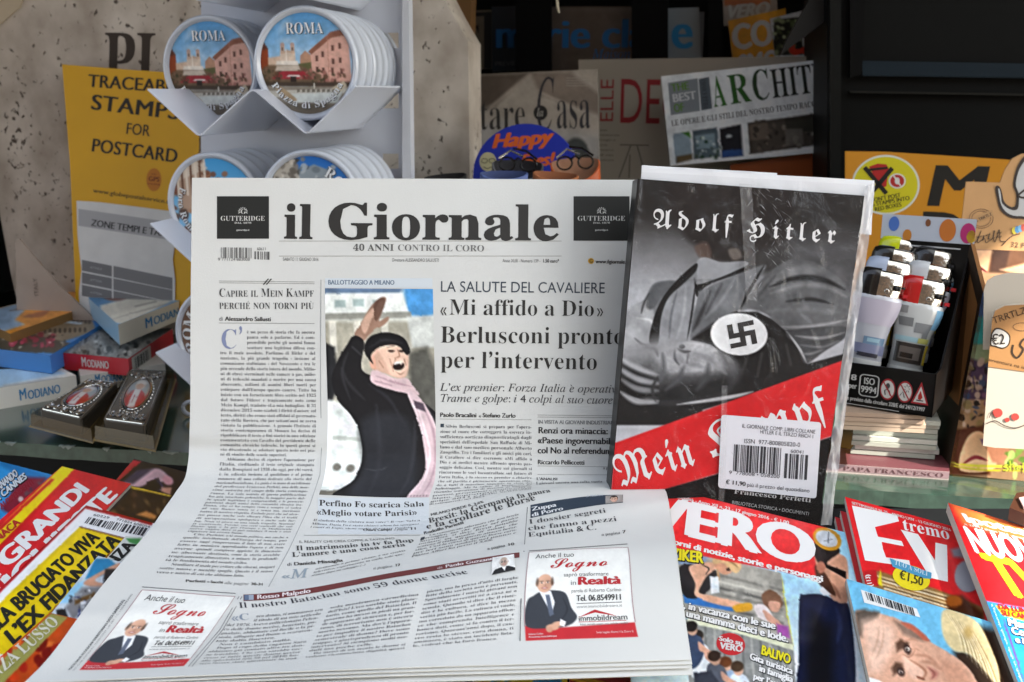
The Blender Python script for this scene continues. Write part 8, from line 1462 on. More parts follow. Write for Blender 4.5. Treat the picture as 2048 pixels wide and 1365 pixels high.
stroke(mb, HPl, catmull([(1928, 492), (1950, 486), (1962, 462), (1954, 486), (1968, 478), (1972, 486), (1985, 478), (1990, 484), (1998, 460), (2000, 482), (2010, 484), (2003, 492), (2022, 474), (2040, 468)], 6, False), 1.6, '40301f', .0006)
text(mb, HPl, 'trrtlz', (1944, 486), (2006, 474), 14, 'i', '40301f', .0007); text(mb, HPl, '32 PEZZI', (2020, 494), (2084, 500), 10, 'n', '40301f', .0006)
for rx_ in (24, 19): stroke(mb, HPl, ell(1962, 438, rx_, rx_ * .8, 40), 1, '5a4430', .0006, True)
shape(mb, HPl, [(1935, 443), (1984, 420), (1987, 432), (1938, 455)], 'ad8556', .0008); text(mb, HPl, '100% TRRTLZ', (1940, 451), (1984, 431), 6, 'b', '5a4430', .001)
for k, cc in enumerate(('c8b83a', '4a86b4', '6aa0c0', 'b84a3a')): shape(mb, HPl, ell(2028 + k * 6, 462 - k * 2, 5, 7), cc, .0008 + k * .0001)
mb.build('header_print', dsp)
# tall front with printed photograph
c = Cv(1890, 490, 2080, 970, '9a7a5c', 1.8); c.poly([(1910, 495), (2080, 498), (2080, 548), (1940, 545)], '6a4a36', 5); c.poly([(1940, 500), (1985, 500), (1975, 545), (1945, 545)], 'c49a76', 5); c.poly([(1985, 500), (2020, 500), (2010, 545), (1980, 545)], '4a342a', 5); c.poly([(2000, 540), (2080, 520), (2080, 560)], 'd0a680', 6); c.line([(1940, 540), (1955, 535), (1975, 545)], 5, '6a2a36', 2)
c.poly([(1958, 580), (1990, 586), (1985, 640), (1950, 636)], '3f6a9a', 6); c.poly([(1950, 632), (1986, 636), (1982, 690), (1942, 690)], '3a9a94', 6); c.poly([(1940, 690), (1985, 690), (1980, 730), (1935, 722)], '8a9a78', 5); c.poly([(1932, 715), (1980, 728), (1972, 800), (1920, 800)], '4a3a52', 6); c.blobs((1920, 720, 1978, 870), 70, ['2c2630', '6a4a6a', 'a08a7a', '3a4a66', '8a7a52', '1c1a1e', 'b09a8a'], 3, 10, 3); c.poly([(1912, 860), (1975, 850), (1980, 950), (1895, 950)], '5a3426', 6); c.poly([(1935, 875), (1968, 868), (1992, 935), (1920, 940)], 'd8ae88', 3, sm=True); c.poly([(1965, 880), (2010, 876), (2030, 930), (1985, 925)], 'b07a60', 5); c.poly([(1960, 878), (2010, 884), (2000, 892), (1965, 890)], '7a5a86', 3); c.line([(1924, 930), (1950, 915), (1975, 922)], 6, '8a3440', 2.5); c.blobs((2010, 880, 2080, 950), 24, ['5f8a3a', '7aa04a', 'a8c070'], 6, 14, 4); c.line([(1895, 924), (1950, 932), (2080, 934)], 4, 'd0c83a', 2); c.line([(1895, 930), (1960, 940), (2080, 942)], 3, 'c0b82a', 2)
mb = MB(); pic(mb, FPl, [(1966, 584), (2080, 560), (2080, 966), (1897, 948)], c, 2, 0, printed(.3, .3)); mb.build('front_panel', dsp)
bp = HPl.up(.004); mb = MB(); pic(mb, bp, [(1920, 497), (2080, 504), (2080, 640), (1925, 640)], c, 2, 0, printed(.3, .3)); mb.build('back_picture', dsp)
mb = MB(); text(mb, FPl, 'shop', (2008, 942), (2058, 938), 20, 'c', 'b8c83a', .0006); mb.build('front_lettering', dsp)
# bracelet cards hanging in front, the near one in full sun
def card_(label, q, pl, cv, prints=None):
    o = thing('bracelet_card', label, 'bracelet card', pl.px(*np.mean(q, 0)), 'bracelet cards on the brown display'); mb = MB(); mb.prism(pl.px(*np.array(q, float).T), inn_ * .0008, mat('c9bfae', .5)); mb.build('card', o)
    if cv: mb = MB(); cv(mb, pl); mb.build('card_print', o)
    return o
K1 = FPl.up(.010); K2 = FPl.up(.018)
card_('white rounded bracelet card behind the front one at the right edge', [(1966, 700), (1968, 580), (1974, 562), (1990, 552), (2020, 546), (2100, 548), (2100, 700)], K1, lambda mb, pl: [shape(mb, pl, ell(2044, 611, 10, 3), 'c87a3a', .0004)])
def cp2(mb, pl):
    shape(mb, pl, [(1984, 640), (1990, 622), (2010, 612), (2110, 606), (2110, 752), (1976, 734)], 'b0804e', .0004); text(mb, pl, 'TRRTLZ', (1987, 648), (2054, 626), 13, 'n', '4a3620', .0007)
    q = np.array([(1982, 668), (1992, 656), (2008, 660), (2020, 672), (2018, 690), (2006, 698), (1990, 694), (1980, 690)]); shape(mb, pl, catmull(q, 5), '3a2a1c', .0006); shape(mb, pl, catmull(q * .86 + q.mean(0) * .14, 5), 'cfcac2', .0009); text(mb, pl, '€2', (1983, 690), (2010, 688), 20, 'm', '2c2118', .0012)
    stroke(mb, pl, catmull([(2026, 690), (2024, 706), (2034, 716), (2046, 700), (2040, 690), (2050, 678), (2070, 690)], 5, False), 4, '3a2a1c', .0006); stroke(mb, pl, ell(2044, 654, 18, 8, 30), 1, '5a4430', .0006, True); text(mb, pl, 'avventura na isola', (1976, 722), (2064, 742), 6.5, 'n', '4a3620', .0006)
    for x, y, r_ in ((1995, 826, 10), (2030, 834, 8), (2014, 840, 5)): shape(mb, pl, ell(x, y, r_, r_ * .9), 'c0443c', .0006)
    stroke(mb, pl, catmull([(1972, 848), (1990, 842), (2010, 852), (2032, 856), (2060, 846)], 5, False), 2, '4a3a38', .0006); stroke(mb, pl, catmull([(1978, 836), (1984, 824), (1990, 838)], 5, False), 1.6, '5a4642', .0006)
card_('white bracelet card with a brown label and 2 euro price, nearest at the right edge', [(1966, 892), (1976, 740), (1984, 640), (1990, 620), (2010, 610), (2120, 604), (2120, 902), (1990, 896)], K2, cp2)

# ================================================================ the magazines in front
def ZV(x, y): return (1280 + x / 3.371, 960 + y / 3.371)
def ZR(x, y): return (1640 + x / 3.371, 960 + y / 3.371)
def ZL(x, y): return (x / 2.935, 900 + y / 2.935)
def zs(Z, *p): return [Z(*q) for q in p]
def T_(s, Z, a, b, up, st, m, **k): return lambda mb, pl: text(mb, pl, s, Z(*a), Z(*b), 10, st, m, k.get('off', OFF), k.get('track', 0.), up=Z(*up))
def out_(s, Z, a, b, up, st, m, dark='15161a', d=1.6):     # bright letters with a dark outline behind
    def fn(mb, pl):
        A, B, U_ = (np.array(Z(*t)) for t in (a, b, up))
        for k, (dx, dy) in enumerate(((d, d), (-d * .5, d * .6), (d * .6, -d * .5))): text(mb, pl, s, tuple(A + (dx, dy)), tuple(B + (dx, dy)), 10, st, dark, OFF + k * 8e-6, up=tuple(U_ + (dx, dy)))
        text(mb, pl, s, tuple(A), tuple(B), 10, st, m, OFF * 2, up=tuple(U_))
    return fn
PG = 'b9b5ab'
# ---- right: the VERO weekly, part under the newspaper
c = Cv(1225, 940, 1800, 1490, 'a9cfe4', 1.6)
c.grad((1500, 1150), '8fc3e2', (1560, 1330), 'd9e6ea')
c.poly(zs(ZV, (150, 455), (240, 470), (600, 545), (950, 628), (1035, 1125), (300, 930)), '9d9a90', 2)
for i in range(9): c.line([ZV(520 + i * 12, 640 + i * 46), ZV(960, 745 + i * 44)], 5, ['6d6c66', 'c3c0b4', '4a4b4a'][i % 3], 5, .8)
c.blobs((1440, 1110, 1570, 1240), 40, ['83827a', 'b9b6aa', '5d5d5a'], 4, 12, 2, 6, .5)
c.poly(zs(ZV, (240, 480), (480, 500), (420, 580), (250, 570)), '7f93b0', 4); c.poly(zs(ZV, (290, 770), (400, 760), (620, 850), (640, 890), (300, 830)), '2f6fb4', 3)
c.poly(zs(ZV, (262, 600), (340, 570), (470, 600), (520, 640), (470, 740), (380, 800), (290, 770)), '17171b', 2.5, sm=True); c.poly(zs(ZV, (330, 590), (420, 560), (500, 560), (520, 600), (460, 640), (420, 700), (400, 760), (480, 780), (560, 800), (680, 830), (700, 860), (560, 850), (380, 790), (372, 700)), 'd3a184', 2.5, sm=True); c.line(zs(ZV, (420, 575), (465, 600), (440, 640)), 2, '17171b', 1.5)
c.poly(zs(ZV, (500, 560), (540, 530), (600, 570), (620, 620), (570, 640), (520, 610)), 'c99274', 2.5, sm=True); c.poly(zs(ZV, (490, 540), (540, 510), (640, 520), (685, 580), (650, 630), (600, 600), (560, 560), (500, 570)), 'c9a878', 3, sm=True); c.line(zs(ZV, (530, 530), (600, 545), (660, 590)), 3, '8f6d42', 3); c.line(zs(ZV, (520, 600), (530, 660), (520, 690)), 4, 'b58a5a', 3); c.poly(zs(ZV, (580, 600), (600, 590), (610, 610), (585, 615)), '3a2a22', 2)
c.poly(zs(ZV, (470, 650), (530, 660), (535, 760), (480, 770)), 'd8e2e8', 3); c.poly(zs(ZV, (820, 780), (880, 740), (950, 790), (960, 850), (910, 880), (850, 860)), '7d5a44', 3, sm=True); c.poly(zs(ZV, (870, 820), (945, 830), (930, 890), (880, 880)), 'c99880', 3, sm=True); c.poly(zs(ZV, (770, 850), (830, 840), (880, 890), (900, 960), (800, 930)), 'e0d5d3', 3, sm=True); c.poly(zs(ZV, (830, 880), (870, 900), (960, 980), (930, 990), (860, 950)), 'd9a48c', 2.5, sm=True); c.poly(zs(ZV, (630, 850), (740, 830), (750, 880), (640, 890)), 'd09a2a', 3, sm=True); c.poly(zs(ZV, (920, 970), (1000, 990), (1010, 1070), (930, 1050)), '9a4f9a', 5)
c.line(zs(ZV, (955, 640), (990, 880), (1035, 1120)), 2, 'd6d64a', 1.5)
c.poly(zs(ZV, (300, 935), (1035, 1120), (1060, 1500), (340, 1500)), '8d8f8c', 2); 
for i in range(10): c.line([ZV(440 + i * 62, 990 + i * 15), ZV(450 + i * 64, 1380)], 4, ['5e605e', 'b5b4ac'][i % 2], 4, .7)
c.poly(zs(ZV, (320, 935), (640, 1000), (1030, 1110), (1036, 1150), (640, 1030), (320, 965)), 'd5d8b8', 3)
for x, y, hc, cl in ((385, 1060, '2e241e', 'd6dde4'), (575, 1240, '6a3f26', '8fa9c4'), (655, 1270, '4a3a2c', 'c9d4de'), (345, 1000, '1e1a1a', '3a4a66'), (500, 1200, '3a2c24', '5a5f6a')):
    c.poly(zs(ZV, (x - 45, y + 55), (x + 55, y + 50), (x + 90, y + 150), (x + 40, y + 260), (x - 40, y + 260)), cl, 3, sm=True); c.ell(*ZV(x + 8, y + 10), 10, 12, 'c79a80', 3); c.ell(*ZV(x, y - 12), 13, 11, hc, 3); c.poly(zs(ZV, (x + 50, y + 90), (x + 110, y + 140), (x + 160, y + 170), (x + 140, y + 190), (x + 60, y + 150)), 'c99880', 3, sm=True)
c.poly(zs(ZV, (360, 1300), (480, 1290), (560, 1400), (380, 1480)), '3a3e48', 4)
c.poly(zs(ZV, (-300, -120), (330, -60), (900, 60), (1500, 300), (1195, 330), (1215, 690), (960, 618), (560, 543), (150, 455)), 'd62c2e', 2)
# the man in sunglasses
c.poly(zs(ZV, (1165, 470), (1190, 420), (1290, 430), (1350, 500), (1400, 560), (1400, 820), (1330, 830), (1260, 760), (1200, 660), (1185, 560)), 'bd8b70', 3, sm=True); c.poly(zs(ZV, (1165, 470), (1190, 415), (1270, 420), (1350, 480), (1280, 540), (1250, 580), (1210, 570), (1180, 520)), '241e1e', 3, sm=True); c.poly(zs(ZV, (1180, 580), (1240, 620), (1290, 700), (1320, 780), (1260, 750), (1200, 690)), '4a2f22', 4, sm=True)
c.poly(zs(ZV, (1250, 570), (1310, 590), (1390, 620), (1390, 670), (1340, 640), (1250, 590)), '141214', 2); c.ell(*ZV(1220, 590), 9, 12, 'a86a54', 3); c.line(zs(ZV, (1300, 700), (1330, 760), (1350, 800)), 5, '8f5f4a', 4)
c.poly(zs(ZV, (1075, 810), (1110, 775), (1230, 775), (1340, 830), (1420, 900), (1430, 1500), (1085, 1500), (1070, 1180)), '1c2340', 3, sm=True); c.poly(zs(ZV, (1160, 900), (1300, 1000), (1310, 1450), (1120, 1450), (1110, 1200)), '0f1018', 26); c.line(zs(ZV, (1320, 860), (1350, 980), (1330, 1100)), 8, '2a3358', 6); c.poly(zs(ZV, (1230, 720), (1290, 775), (1240, 780), (1210, 745)), 'e2e6ea', 2)
c.ell(*ZV(1262, 400), 30, 21, 'c08a1e', 1.5, rot=.45); c.ell(*ZV(1258, 398), 23, 15, 'aeb4ba', 1.5, rot=.45); c.line(zs(ZV, (1272, 360), (1268, 425)), 2, '4a4e56', 1); c.line(zs(ZV, (1240, 415), (1298, 400)), 1.4, '5a5e66', 1); c.noise(.05, 9, 4)
VP_ = TP.up(.010)
mag('magazine', 'red topped VERO weekly with a holiday photo, right of the newspaper', [(1236, 952), (1742, 1078), (1800, 1490), (1270, 1480)], VP_, .006, c, step=2, wave=.18, coat=.5, parts={
    'masthead': many(T_('VERO', ZV, (30, 305), (1188, 590), (68, 90), 'B', 'ececea', track=-.02), T_('Settimanale di attualità - Anno XII n. 23 - 17 giugno 2016 - € 1,00', ZV, (40, 75), (1005, 303), (44, 55), 'b', 'e8e2de'), T_('Sette giorni di notizie, storie e personaggi', ZV, (20, 385), (1235, 690), (28, 350), 'B', 'eceae8')),
    'cover_lines': many(out_('HUNZIKER', ZV, (30, 512), (425, 566), (36, 440), 'B', 'ecdf22', d=2), out_('ze, in vacanza con le sue', ZV, (230, 855), (912, 1012), (238, 810), 'B', 'eeeeec'), out_('è una mamma dieci e lode.', ZV, (258, 912), (1000, 1100), (266, 866), 'B', 'eeeeec'), lambda mb, pl: shape(mb, pl, ell(*ZV(612, 1110), 29, 22, rot=.2), 'c3242a', OFF), T_('Solo su', ZV, (530, 1085), (690, 1120), (534, 1055), 'B', 'dcdcda', off=OFF * 1.6), T_('VERO', ZV, (538, 1140), (690, 1165), (544, 1098), 'B', 'dcdcda', off=OFF * 1.6), out_('BALIVO', ZV, (815, 1178), (1012, 1246), (822, 1118), 'B', 'ecdf22'), out_('Gita turistica', ZV, (738, 1212), (1028, 1316), (744, 1170), 'B', 'eeeeec'), out_('in famiglia', ZV, (800, 1292), (1030, 1372), (806, 1250), 'B', 'eeeeec'), out_('per l’arte', ZV, (762, 1345), (960, 1412), (768, 1305), 'B', 'eeeeec'))})
# ---- the EVA pile: three copies
c = Cv(1680, 985, 2080, 1330, 'd4292d', 1.8)
c.poly(zs(ZR, (290, 620), (395, 615), (780, 735), (1100, 860), (1120, 1100), (300, 800)), '8a6a3e', 4)
for i in range(9): c.line([ZR(390 + i * 8, 650 + i * 14), ZR(900, 800 + i * 12)], 4, ['d8c49a', '5a4026', 'ede0c4', '8a5c26'][i % 4], 3, .85)
c.poly(zs(ZR, (860, 790), (960, 780), (1100, 900), (1100, 1000), (860, 880)), '4a2612', 10); c.ell(*ZR(905, 820), 16, 12, 'a85a1e', 5); c.poly(zs(ZR, (385, 700), (410, 600), (420, 720)), 'd8c820', 2); c.poly(zs(ZR, (290, 610), (380, 610), (395, 720), (300, 700)), 'b5262a', 2)
c.poly(zs(ZR, (880, 470), (960, 450), (980, 530), (900, 520)), '7d8088', 8); c.ell(*ZR(995, 650), 26, 32, '8f9096', 3)
def eva(mb, pl):
    W_ = 'ececea'; shape(mb, pl, zs(ZR, (215, 175), (520, 240), (532, 282), (370, 320), (390, 385), (550, 415), (565, 450), (415, 420), (425, 470), (445, 525), (600, 545), (612, 590), (303, 545)), W_)
    shape(mb, pl, zs(ZR, (545, 338), (660, 368), (775, 545), (778, 425), (856, 442), (862, 690), (742, 662)), W_); text(mb, pl, 'tremo', ZR(560, 338), ZR(880, 408), 10, 's', W_, OFF * 1.5, up=ZR(548, 262)); text(mb, pl, 'SETTIMANALE N. 25 - ANNO LXIV - 13 GIUGNO 2016', ZR(216, 166), ZR(885, 350), 10, 'b', 'ded2cc', up=ZR(212, 148)); shape(mb, pl, ell(*ZR(1000, 655), 26, 30), '9a9ba2', OFF)
    text(mb, pl, '(113)', ZR(355, 720), ZR(330, 640), 10, 'b', W_, up=ZR(325, 724))
def price(mb, pl):
    shape(mb, pl, ell(*ZR(615, 665), 38, 24, rot=.28), 'ecd81e', OFF * 1.8); shape(mb, pl, zs(ZR, (468, 532), (752, 632), (748, 672), (700, 668), (490, 590)), '4a9ac0', OFF * 2.2); text(mb, pl, 'TUO A SOLI', ZR(500, 575), ZR(725, 655), 10, 't', 'd6e6ec', OFF * 2.8, up=ZR(503, 545)); text(mb, pl, '€1,50', ZR(532, 668), ZR(692, 722), 10, 'N', '3a3410', OFF * 2.4, up=ZR(540, 612))
EQ = [(1690, 994), (2010, 1082), (2085, 1340), (1752, 1262)]; EP = TP.up(.0165)
mag('magazine', 'red EVA weekly on top of its pile, price in a yellow oval', EQ, EP, .0045, c, step=2, wave=.18, coat=.5, group='red weeklies in the pile', parts={'masthead': eva, 'price_badge': price})
for k, (dx, dy, lab) in enumerate(((-9, 28, 'red weekly right under the top copy of the EVA pile, only its edge showing'), (-20, 40, 'red weekly lowest in the EVA pile, only its edge showing'))):
    mag('magazine', lab, [(x + dx, y + dy) for x, y in EQ], EP.up(-.0048 * (k + 1)), .0045, None, 'b3242a', group='red weeklies in the pile')
# ---- portrait weekly on a thick pile
c = Cv(1685, 1150, 2060, 1420, '6db2d4', 1.6)
c.poly(zs(ZR, (900, 1160), (960, 1150), (1100, 1200), (1240, 1290), (1320, 1500), (1000, 1500)), '3a2c24', 14); c.poly(zs(ZR, (1060, 980), (1400, 1080), (1400, 1500), (1230, 1400), (1130, 1150)), '33241c', 16)
c.poly(zs(ZR, (820, 900), (880, 870), (960, 900), (1060, 960), (1130, 1080), (1200, 1260), (1210, 1400), (1120, 1300), (1010, 1180), (900, 1150), (830, 1050)), 'cdbb8e', 4, sm=True)
for i in range(16): c.line(zs(ZR, (850 + i * 12, 900 + i * 8), (930 + i * 14, 1020 + i * 14), (960 + i * 17, 1160 + i * 18)), 2.2, ['e6dbb8', 'a58a5a', 'f0e8cc', '8a6c40'][i % 4], 2, .7)
c.ell(*ZR(1000, 1030), 9, 12, 'b59a62', 8)
c.poly(zs(ZR, (235, 900), (290, 880), (420, 905), (540, 950), (640, 1010), (740, 1090), (860, 1160), (960, 1230), (1040, 1330), (1070, 1500), (340, 1500), (300, 1250), (262, 1050)), 'c89c84', 3, sm=True)
c.poly(zs(ZR, (235, 890), (300, 870), (400, 890), (380, 940), (300, 980), (285, 1060), (262, 1050)), '5a5048', 9); c.poly(zs(ZR, (290, 960), (400, 930), (500, 1000), (500, 1130), (400, 1300), (330, 1300)), 'dcb9a4', 22); c.poly(zs(ZR, (500, 950), (600, 990), (730, 1080), (690, 1090), (560, 1040)), '6e5e54', 8, .8)
c.poly(zs(ZR, (545, 965), (610, 970), (690, 1030), (745, 1085), (700, 1080), (640, 1030)), 'b5614c', 4, sm=True)
c.poly(zs(ZR, (510, 1100), (540, 1080), (600, 1100), (560, 1140), (520, 1160)), '4a362c', 7, .85); c.ell(*ZR(588, 1140), 11, 7, '3a2a26', 4, rot=1.1); c.ell(*ZR(590, 1142), 5, 4, 'c9b8ae', 2); c.ell(*ZR(586, 1144), 2.5, 2.5, '15100e', 1.5); c.line(zs(ZR, (560, 1180), (610, 1190), (640, 1150)), 2, '8a5c4a', 4)
c.poly(zs(ZR, (480, 1270), (510, 1230), (560, 1240), (550, 1280), (500, 1320)), '4a362c', 7, .85); c.ell(*ZR(545, 1295), 10, 7, '3a2a26', 4, rot=1.0); c.ell(*ZR(545, 1298), 4, 3, 'c9b8ae', 2); c.ell(*ZR(545, 1300), 2.4, 2.4, '15100e', 1.5)
c.poly(zs(ZR, (560, 1190), (640, 1230), (700, 1280), (690, 1330), (630, 1340), (580, 1280)), 'd9b29c', 8, sm=True); c.line(zs(ZR, (600, 1210), (680, 1260), (715, 1300), (690, 1345)), 3, '99664f', 5); c.line(zs(ZR, (660, 1330), (700, 1345)), 4, '7a4a3a', 3)
c.poly(zs(ZR, (725, 1262), (770, 1280), (800, 1305), (780, 1335), (745, 1345), (755, 1310)), 'a8695f', 7, .8, sm=True); c.line(zs(ZR, (735, 1272), (772, 1305), (755, 1342)), 2, '7a4640', 4, .8); c.line(zs(ZR, (690, 1225), (765, 1240), (830, 1290)), 2.5, 'a5735c', 7, .8); c.line(zs(ZR, (560, 1095), (620, 1075), (660, 1090)), 2, 'a5735c', 4, .7); c.line(zs(ZR, (610, 1150), (640, 1140), (670, 1150)), 1.5, 'a5735c', 3, .7); c.line(zs(ZR, (430, 1000), (420, 1100), (380, 1200)), 2, 'b98f78', 5, .7); c.line(zs(ZR, (400, 990), (385, 1090), (350, 1180)), 2, 'b98f78', 5, .7); c.line(zs(ZR, (640, 1180), (720, 1190), (790, 1240)), 3, 'a5735c', 6, .8); c.poly(zs(ZR, (800, 1200), (960, 1250), (1040, 1380), (1000, 1500), (860, 1400)), 'b78870', 18, .8); c.noise(.035, 6, 5)
c.poly(zs(ZR, (330, 1330), (400, 1352), (470, 1400), (330, 1400)), 'd8d8d8', 2)
def bc(mb, pl): shape(mb, pl, zs(ZR, (274, 742), (652, 872), (676, 930), (298, 830)), 'e8e8e6', OFF); barcode(mb, pl, ZR(305, 758), ZR(415, 794), ZR(322, 812), '25282c', 20, 3, OFF * 1.8); barcode(mb, pl, ZR(430, 800), ZR(630, 868), ZR(446, 856), '25282c', 40, 6, OFF * 1.8)
mag('magazine', 'blue weekly with a big close portrait, on a thick pile in the lower right corner', [(1693, 1158), (2040, 1262), (2100, 1500), (1752, 1420)], TP.up(.026), .0035, c, step=1.8, wave=.16, coat=.5, parts={'barcode_label': bc})
for k in range(5): mag('magazine', ['weekly directly beneath the close portrait cover', 'weekly second beneath the close portrait cover', 'weekly third beneath the close portrait cover', 'weekly fourth beneath the close portrait cover', 'weekly lowest beneath the close portrait cover'][k] + ', only page edges showing', [(1693 + r2, 1160), (2038, 1264), (2098, 1500), (1752 + r2, 1420)] if False else [(1693 - (k % 2) * 2, 1160 + k), (2038, 1264), (2098, 1500), (1752 - (k % 2) * 2, 1422)], TP.up(.0222 - .0038 * k), .0036, None, ['8a2a2c', '4a6a8a', 'a8a49a', '7a2a30', '5f6a70'][k], group='weeklies under the portrait cover', pages='9a958a')
# ---- NUOVO TV weekly in the sun
c = Cv(1880, 1000, 2200, 1400, 'd4282e', 2); c.poly(zs(ZR, (870, 150), (1400, 320), (1400, 420), (960, 300)), 'd8743a', 14); c.poly(zs(ZR, (1110, 815), (1900, 960), (1900, 1500), (1330, 1500)), '2f86d0', 2); c.poly(zs(ZR, (1180, 845), (1800, 960), (1800, 1060), (1230, 915)), 'd8a01c', 2); c.line(zs(ZR, (1235, 930), (1300, 1130), (1380, 1380)), 2, '8a2a6a', 1.5)
mag('magazine', 'red and yellow NUOVO weekly lying in the sun at the right edge', [(1896, 1006), (2190, 1098), (2290, 1490), (2062, 1430)], TP.up(.030), .007, c, step=2, wave=.16, coat=.5, parts={
    'masthead': many(T_('NUOVO', ZR, (1042, 488), (1620, 608), (958, 315), 'B', 'ececea'), T_('TV', ZR, (1250, 770), (1620, 850), (1080, 500), 'B', 'ecd81e'), T_('Ipotesi', ZR, (985, 285), (1450, 395), (945, 225), 'B', 'dcd8d0'), T_('n. 23 - 13 giugno 2016 - settimanale', ZR, (975, 305), (1460, 425), (969, 292), 'b', 'dcd0c8')),
    'cover_lines': many(T_('DA LUNEDI', ZR, (1205, 872), (1480, 915), (1196, 838), 'B', 'a8201e'), T_('SU CANALE 5', ZR, (1228, 915), (1520, 962), (1220, 880), 'B', 'a8201e'), out_('Maria', ZR, (1270, 985), (1450, 1018), (1260, 938), 'B', 'dcdcdc'), out_('Con', ZR, (1295, 1042), (1420, 1066), (1284, 995), 'B', 'dcdcdc'), out_('e i suoi', ZR, (1320, 1100), (1500, 1134), (1310, 1058), 'B', 'dcdcdc'), T_('il giornale leader della tv italiana', ZR, (1160, 835), (1380, 1400), (1150, 845), 'b', 'b8d4e6'))})
kp = TP.up(.032); ch = thing('wooden_charm', 'small brown wooden charm with pale trim at the right edge', 'charm', kp.px(2036, 1030)); mb = MB(); mb.prism(kp.px(*np.array([(2016, 1040), (2030, 1010), (2100, 1000), (2100, 1060), (2046, 1052)], float).T), (0, 0, .008), mat('4a2c1e', .4)); mb.build('body', ch)
mb = MB(); mb.prism(kp.px(*np.array([(2034, 1024), (2100, 1012), (2100, 1040), (2044, 1044)], float).T) + np.array((0, 0, .0085)), (0, 0, .001), mat('c9a49a', .4)); mb.build('trim', ch)
# ---- left pile
LP = H(-.287)
GL_ = 'magazines fanned at the lower left'
c = Cv(-120, 900, 130, 1100, '3797d6', 2); c.poly(zs(ZL, (-40, 60), (60, 70), (300, 150), (240, 240)), '2a7ab4', 10); c.poly(zs(ZL, (120, 160), (270, 165), (230, 230), (60, 380), (10, 350)), '8a2a3c', 8); c.blobs((40, 960, 80, 1010), 12, ['6a5a5a', 'c9b8b0', '3a4a5a'], 2, 6, 3)
mag('magazine', 'bright blue weekly at the left edge with white slanted words', [(-130, 890), (104, 950), (-20, 1130), (-260, 1060)], LP, .004, c, group=GL_, parts={'cover_lines': many(out_('ORNANDO', ZL, (-26, 258), (108, 152), (-44, 218), 'B', 'd4dade'), out_('A CANNES', ZL, (-20, 312), (160, 168), (-36, 276), 'B', 'd4dade'), T_('AI DIPENDENTI', ZL, (10, 352), (200, 200), (-6, 322), 'B', '9a2232'))})
c = Cv(195, 900, 420, 1060, '1c1718', 2); c.poly(zs(ZL, (790, 60), (830, 70), (700, 180), (650, 170)), 'b5222a', 2); c.poly(zs(ZL, (720, 200), (840, 130), (930, 110), (990, 160), (950, 190), (890, 190), (810, 220)), 'c9a0a4', 5, sm=True); c.ell(*ZL(985, 180), 12, 9, 'd8949a', 4, rot=.5); c.poly(zs(ZL, (720, 190), (800, 120), (900, 110), (850, 150), (780, 200)), '3a3448', 6); c.poly(zs(ZL, (860, 190), (930, 165), (950, 220), (880, 250)), '0c0a0c', 3); c.line(zs(ZL, (910, 165), (950, 220), (930, 240)), 3, '3a3a6a', 2); c.poly(zs(ZL, (940, 220), (1010, 220), (1000, 265), (950, 250)), 'c98a70', 4)
mag('magazine', 'dark glossy weekly with a face in black sunglasses, farthest back on the left', [(268, 918), (440, 962), (350, 1060), (190, 1010)], LP.up(.002), .004, c, group=GL_)
c = Cv(180, 960, 360, 1060, '2a1d16', 2); c.poly(zs(ZL, (720, 200), (1010, 265), (1000, 275), (715, 215)), 'd0a81e', 2); c.blobs((220, 980, 330, 1030), 22, ['4a3222', '6a4a2c', '1c120e', '8a6a3a'], 3, 10, 4, 6, .6); c.poly(zs(ZL, (800, 380), (860, 360), (920, 390), (900, 410)), 'c07a3a', 5)
mag('magazine', 'dark brown weekly with a thin yellow edge under the newspaper edge', [(238, 966), (400, 1005), (330, 1120), (170, 1070)], LP.up(.0045), .004, c, group=GL_)
c = Cv(-260, 900, 290, 1330, 'cf282e', 2); c.poly(zs(ZL, (365, 95), (440, 110), (-300, 860), (-420, 860)), 'e8c81c', 2); c.poly(zs(ZL, (300, 170), (322, 172), (-300, 760), (-330, 760)), 'cf282e', 2)
mag('magazine', 'red weekly with a yellow band and huge white capitals GRANDI INCHIESTE', [(124, 933), (262, 968), (-80, 1330), (-300, 1300)], LP.up(.007), .004, c, group=GL_, wave=.08, parts={'cover_lines': many(T_('LE GRANDI', ZL, (-160, 895), (530, 235), (-238, 820), 'B', 'ececea'), T_('INCHIESTE', ZL, (-90, 985), (692, 268), (-164, 905), 'B', 'ececea'), T_('CRONACA', ZL, (-120, 640), (122, 432), (-150, 608), 'B', 'b0221e'))})
c = Cv(-160, 1000, 330, 1400, 'e6e5e2', 2); c.poly(zs(ZL, (505, 325), (900, 420), (890, 445), (500, 345), (-120, 960), (-160, 930)), 'b5222a', 2); c.poly(zs(ZL, (468, 452), (738, 522), (690, 580), (60, 1200), (-300, 1200), (-300, 1180)), 'e6c41a', 2); c.line(zs(ZL, (468, 452), (738, 522)), 2, '5a1a1e', 1.5); c.line(zs(ZL, (738, 522), (60, 1190)), 2, '7a2228', 1.5); c.poly(zs(ZL, (720, 540), (900, 520), (860, 600), (640, 700)), 'c9cac8', 2)
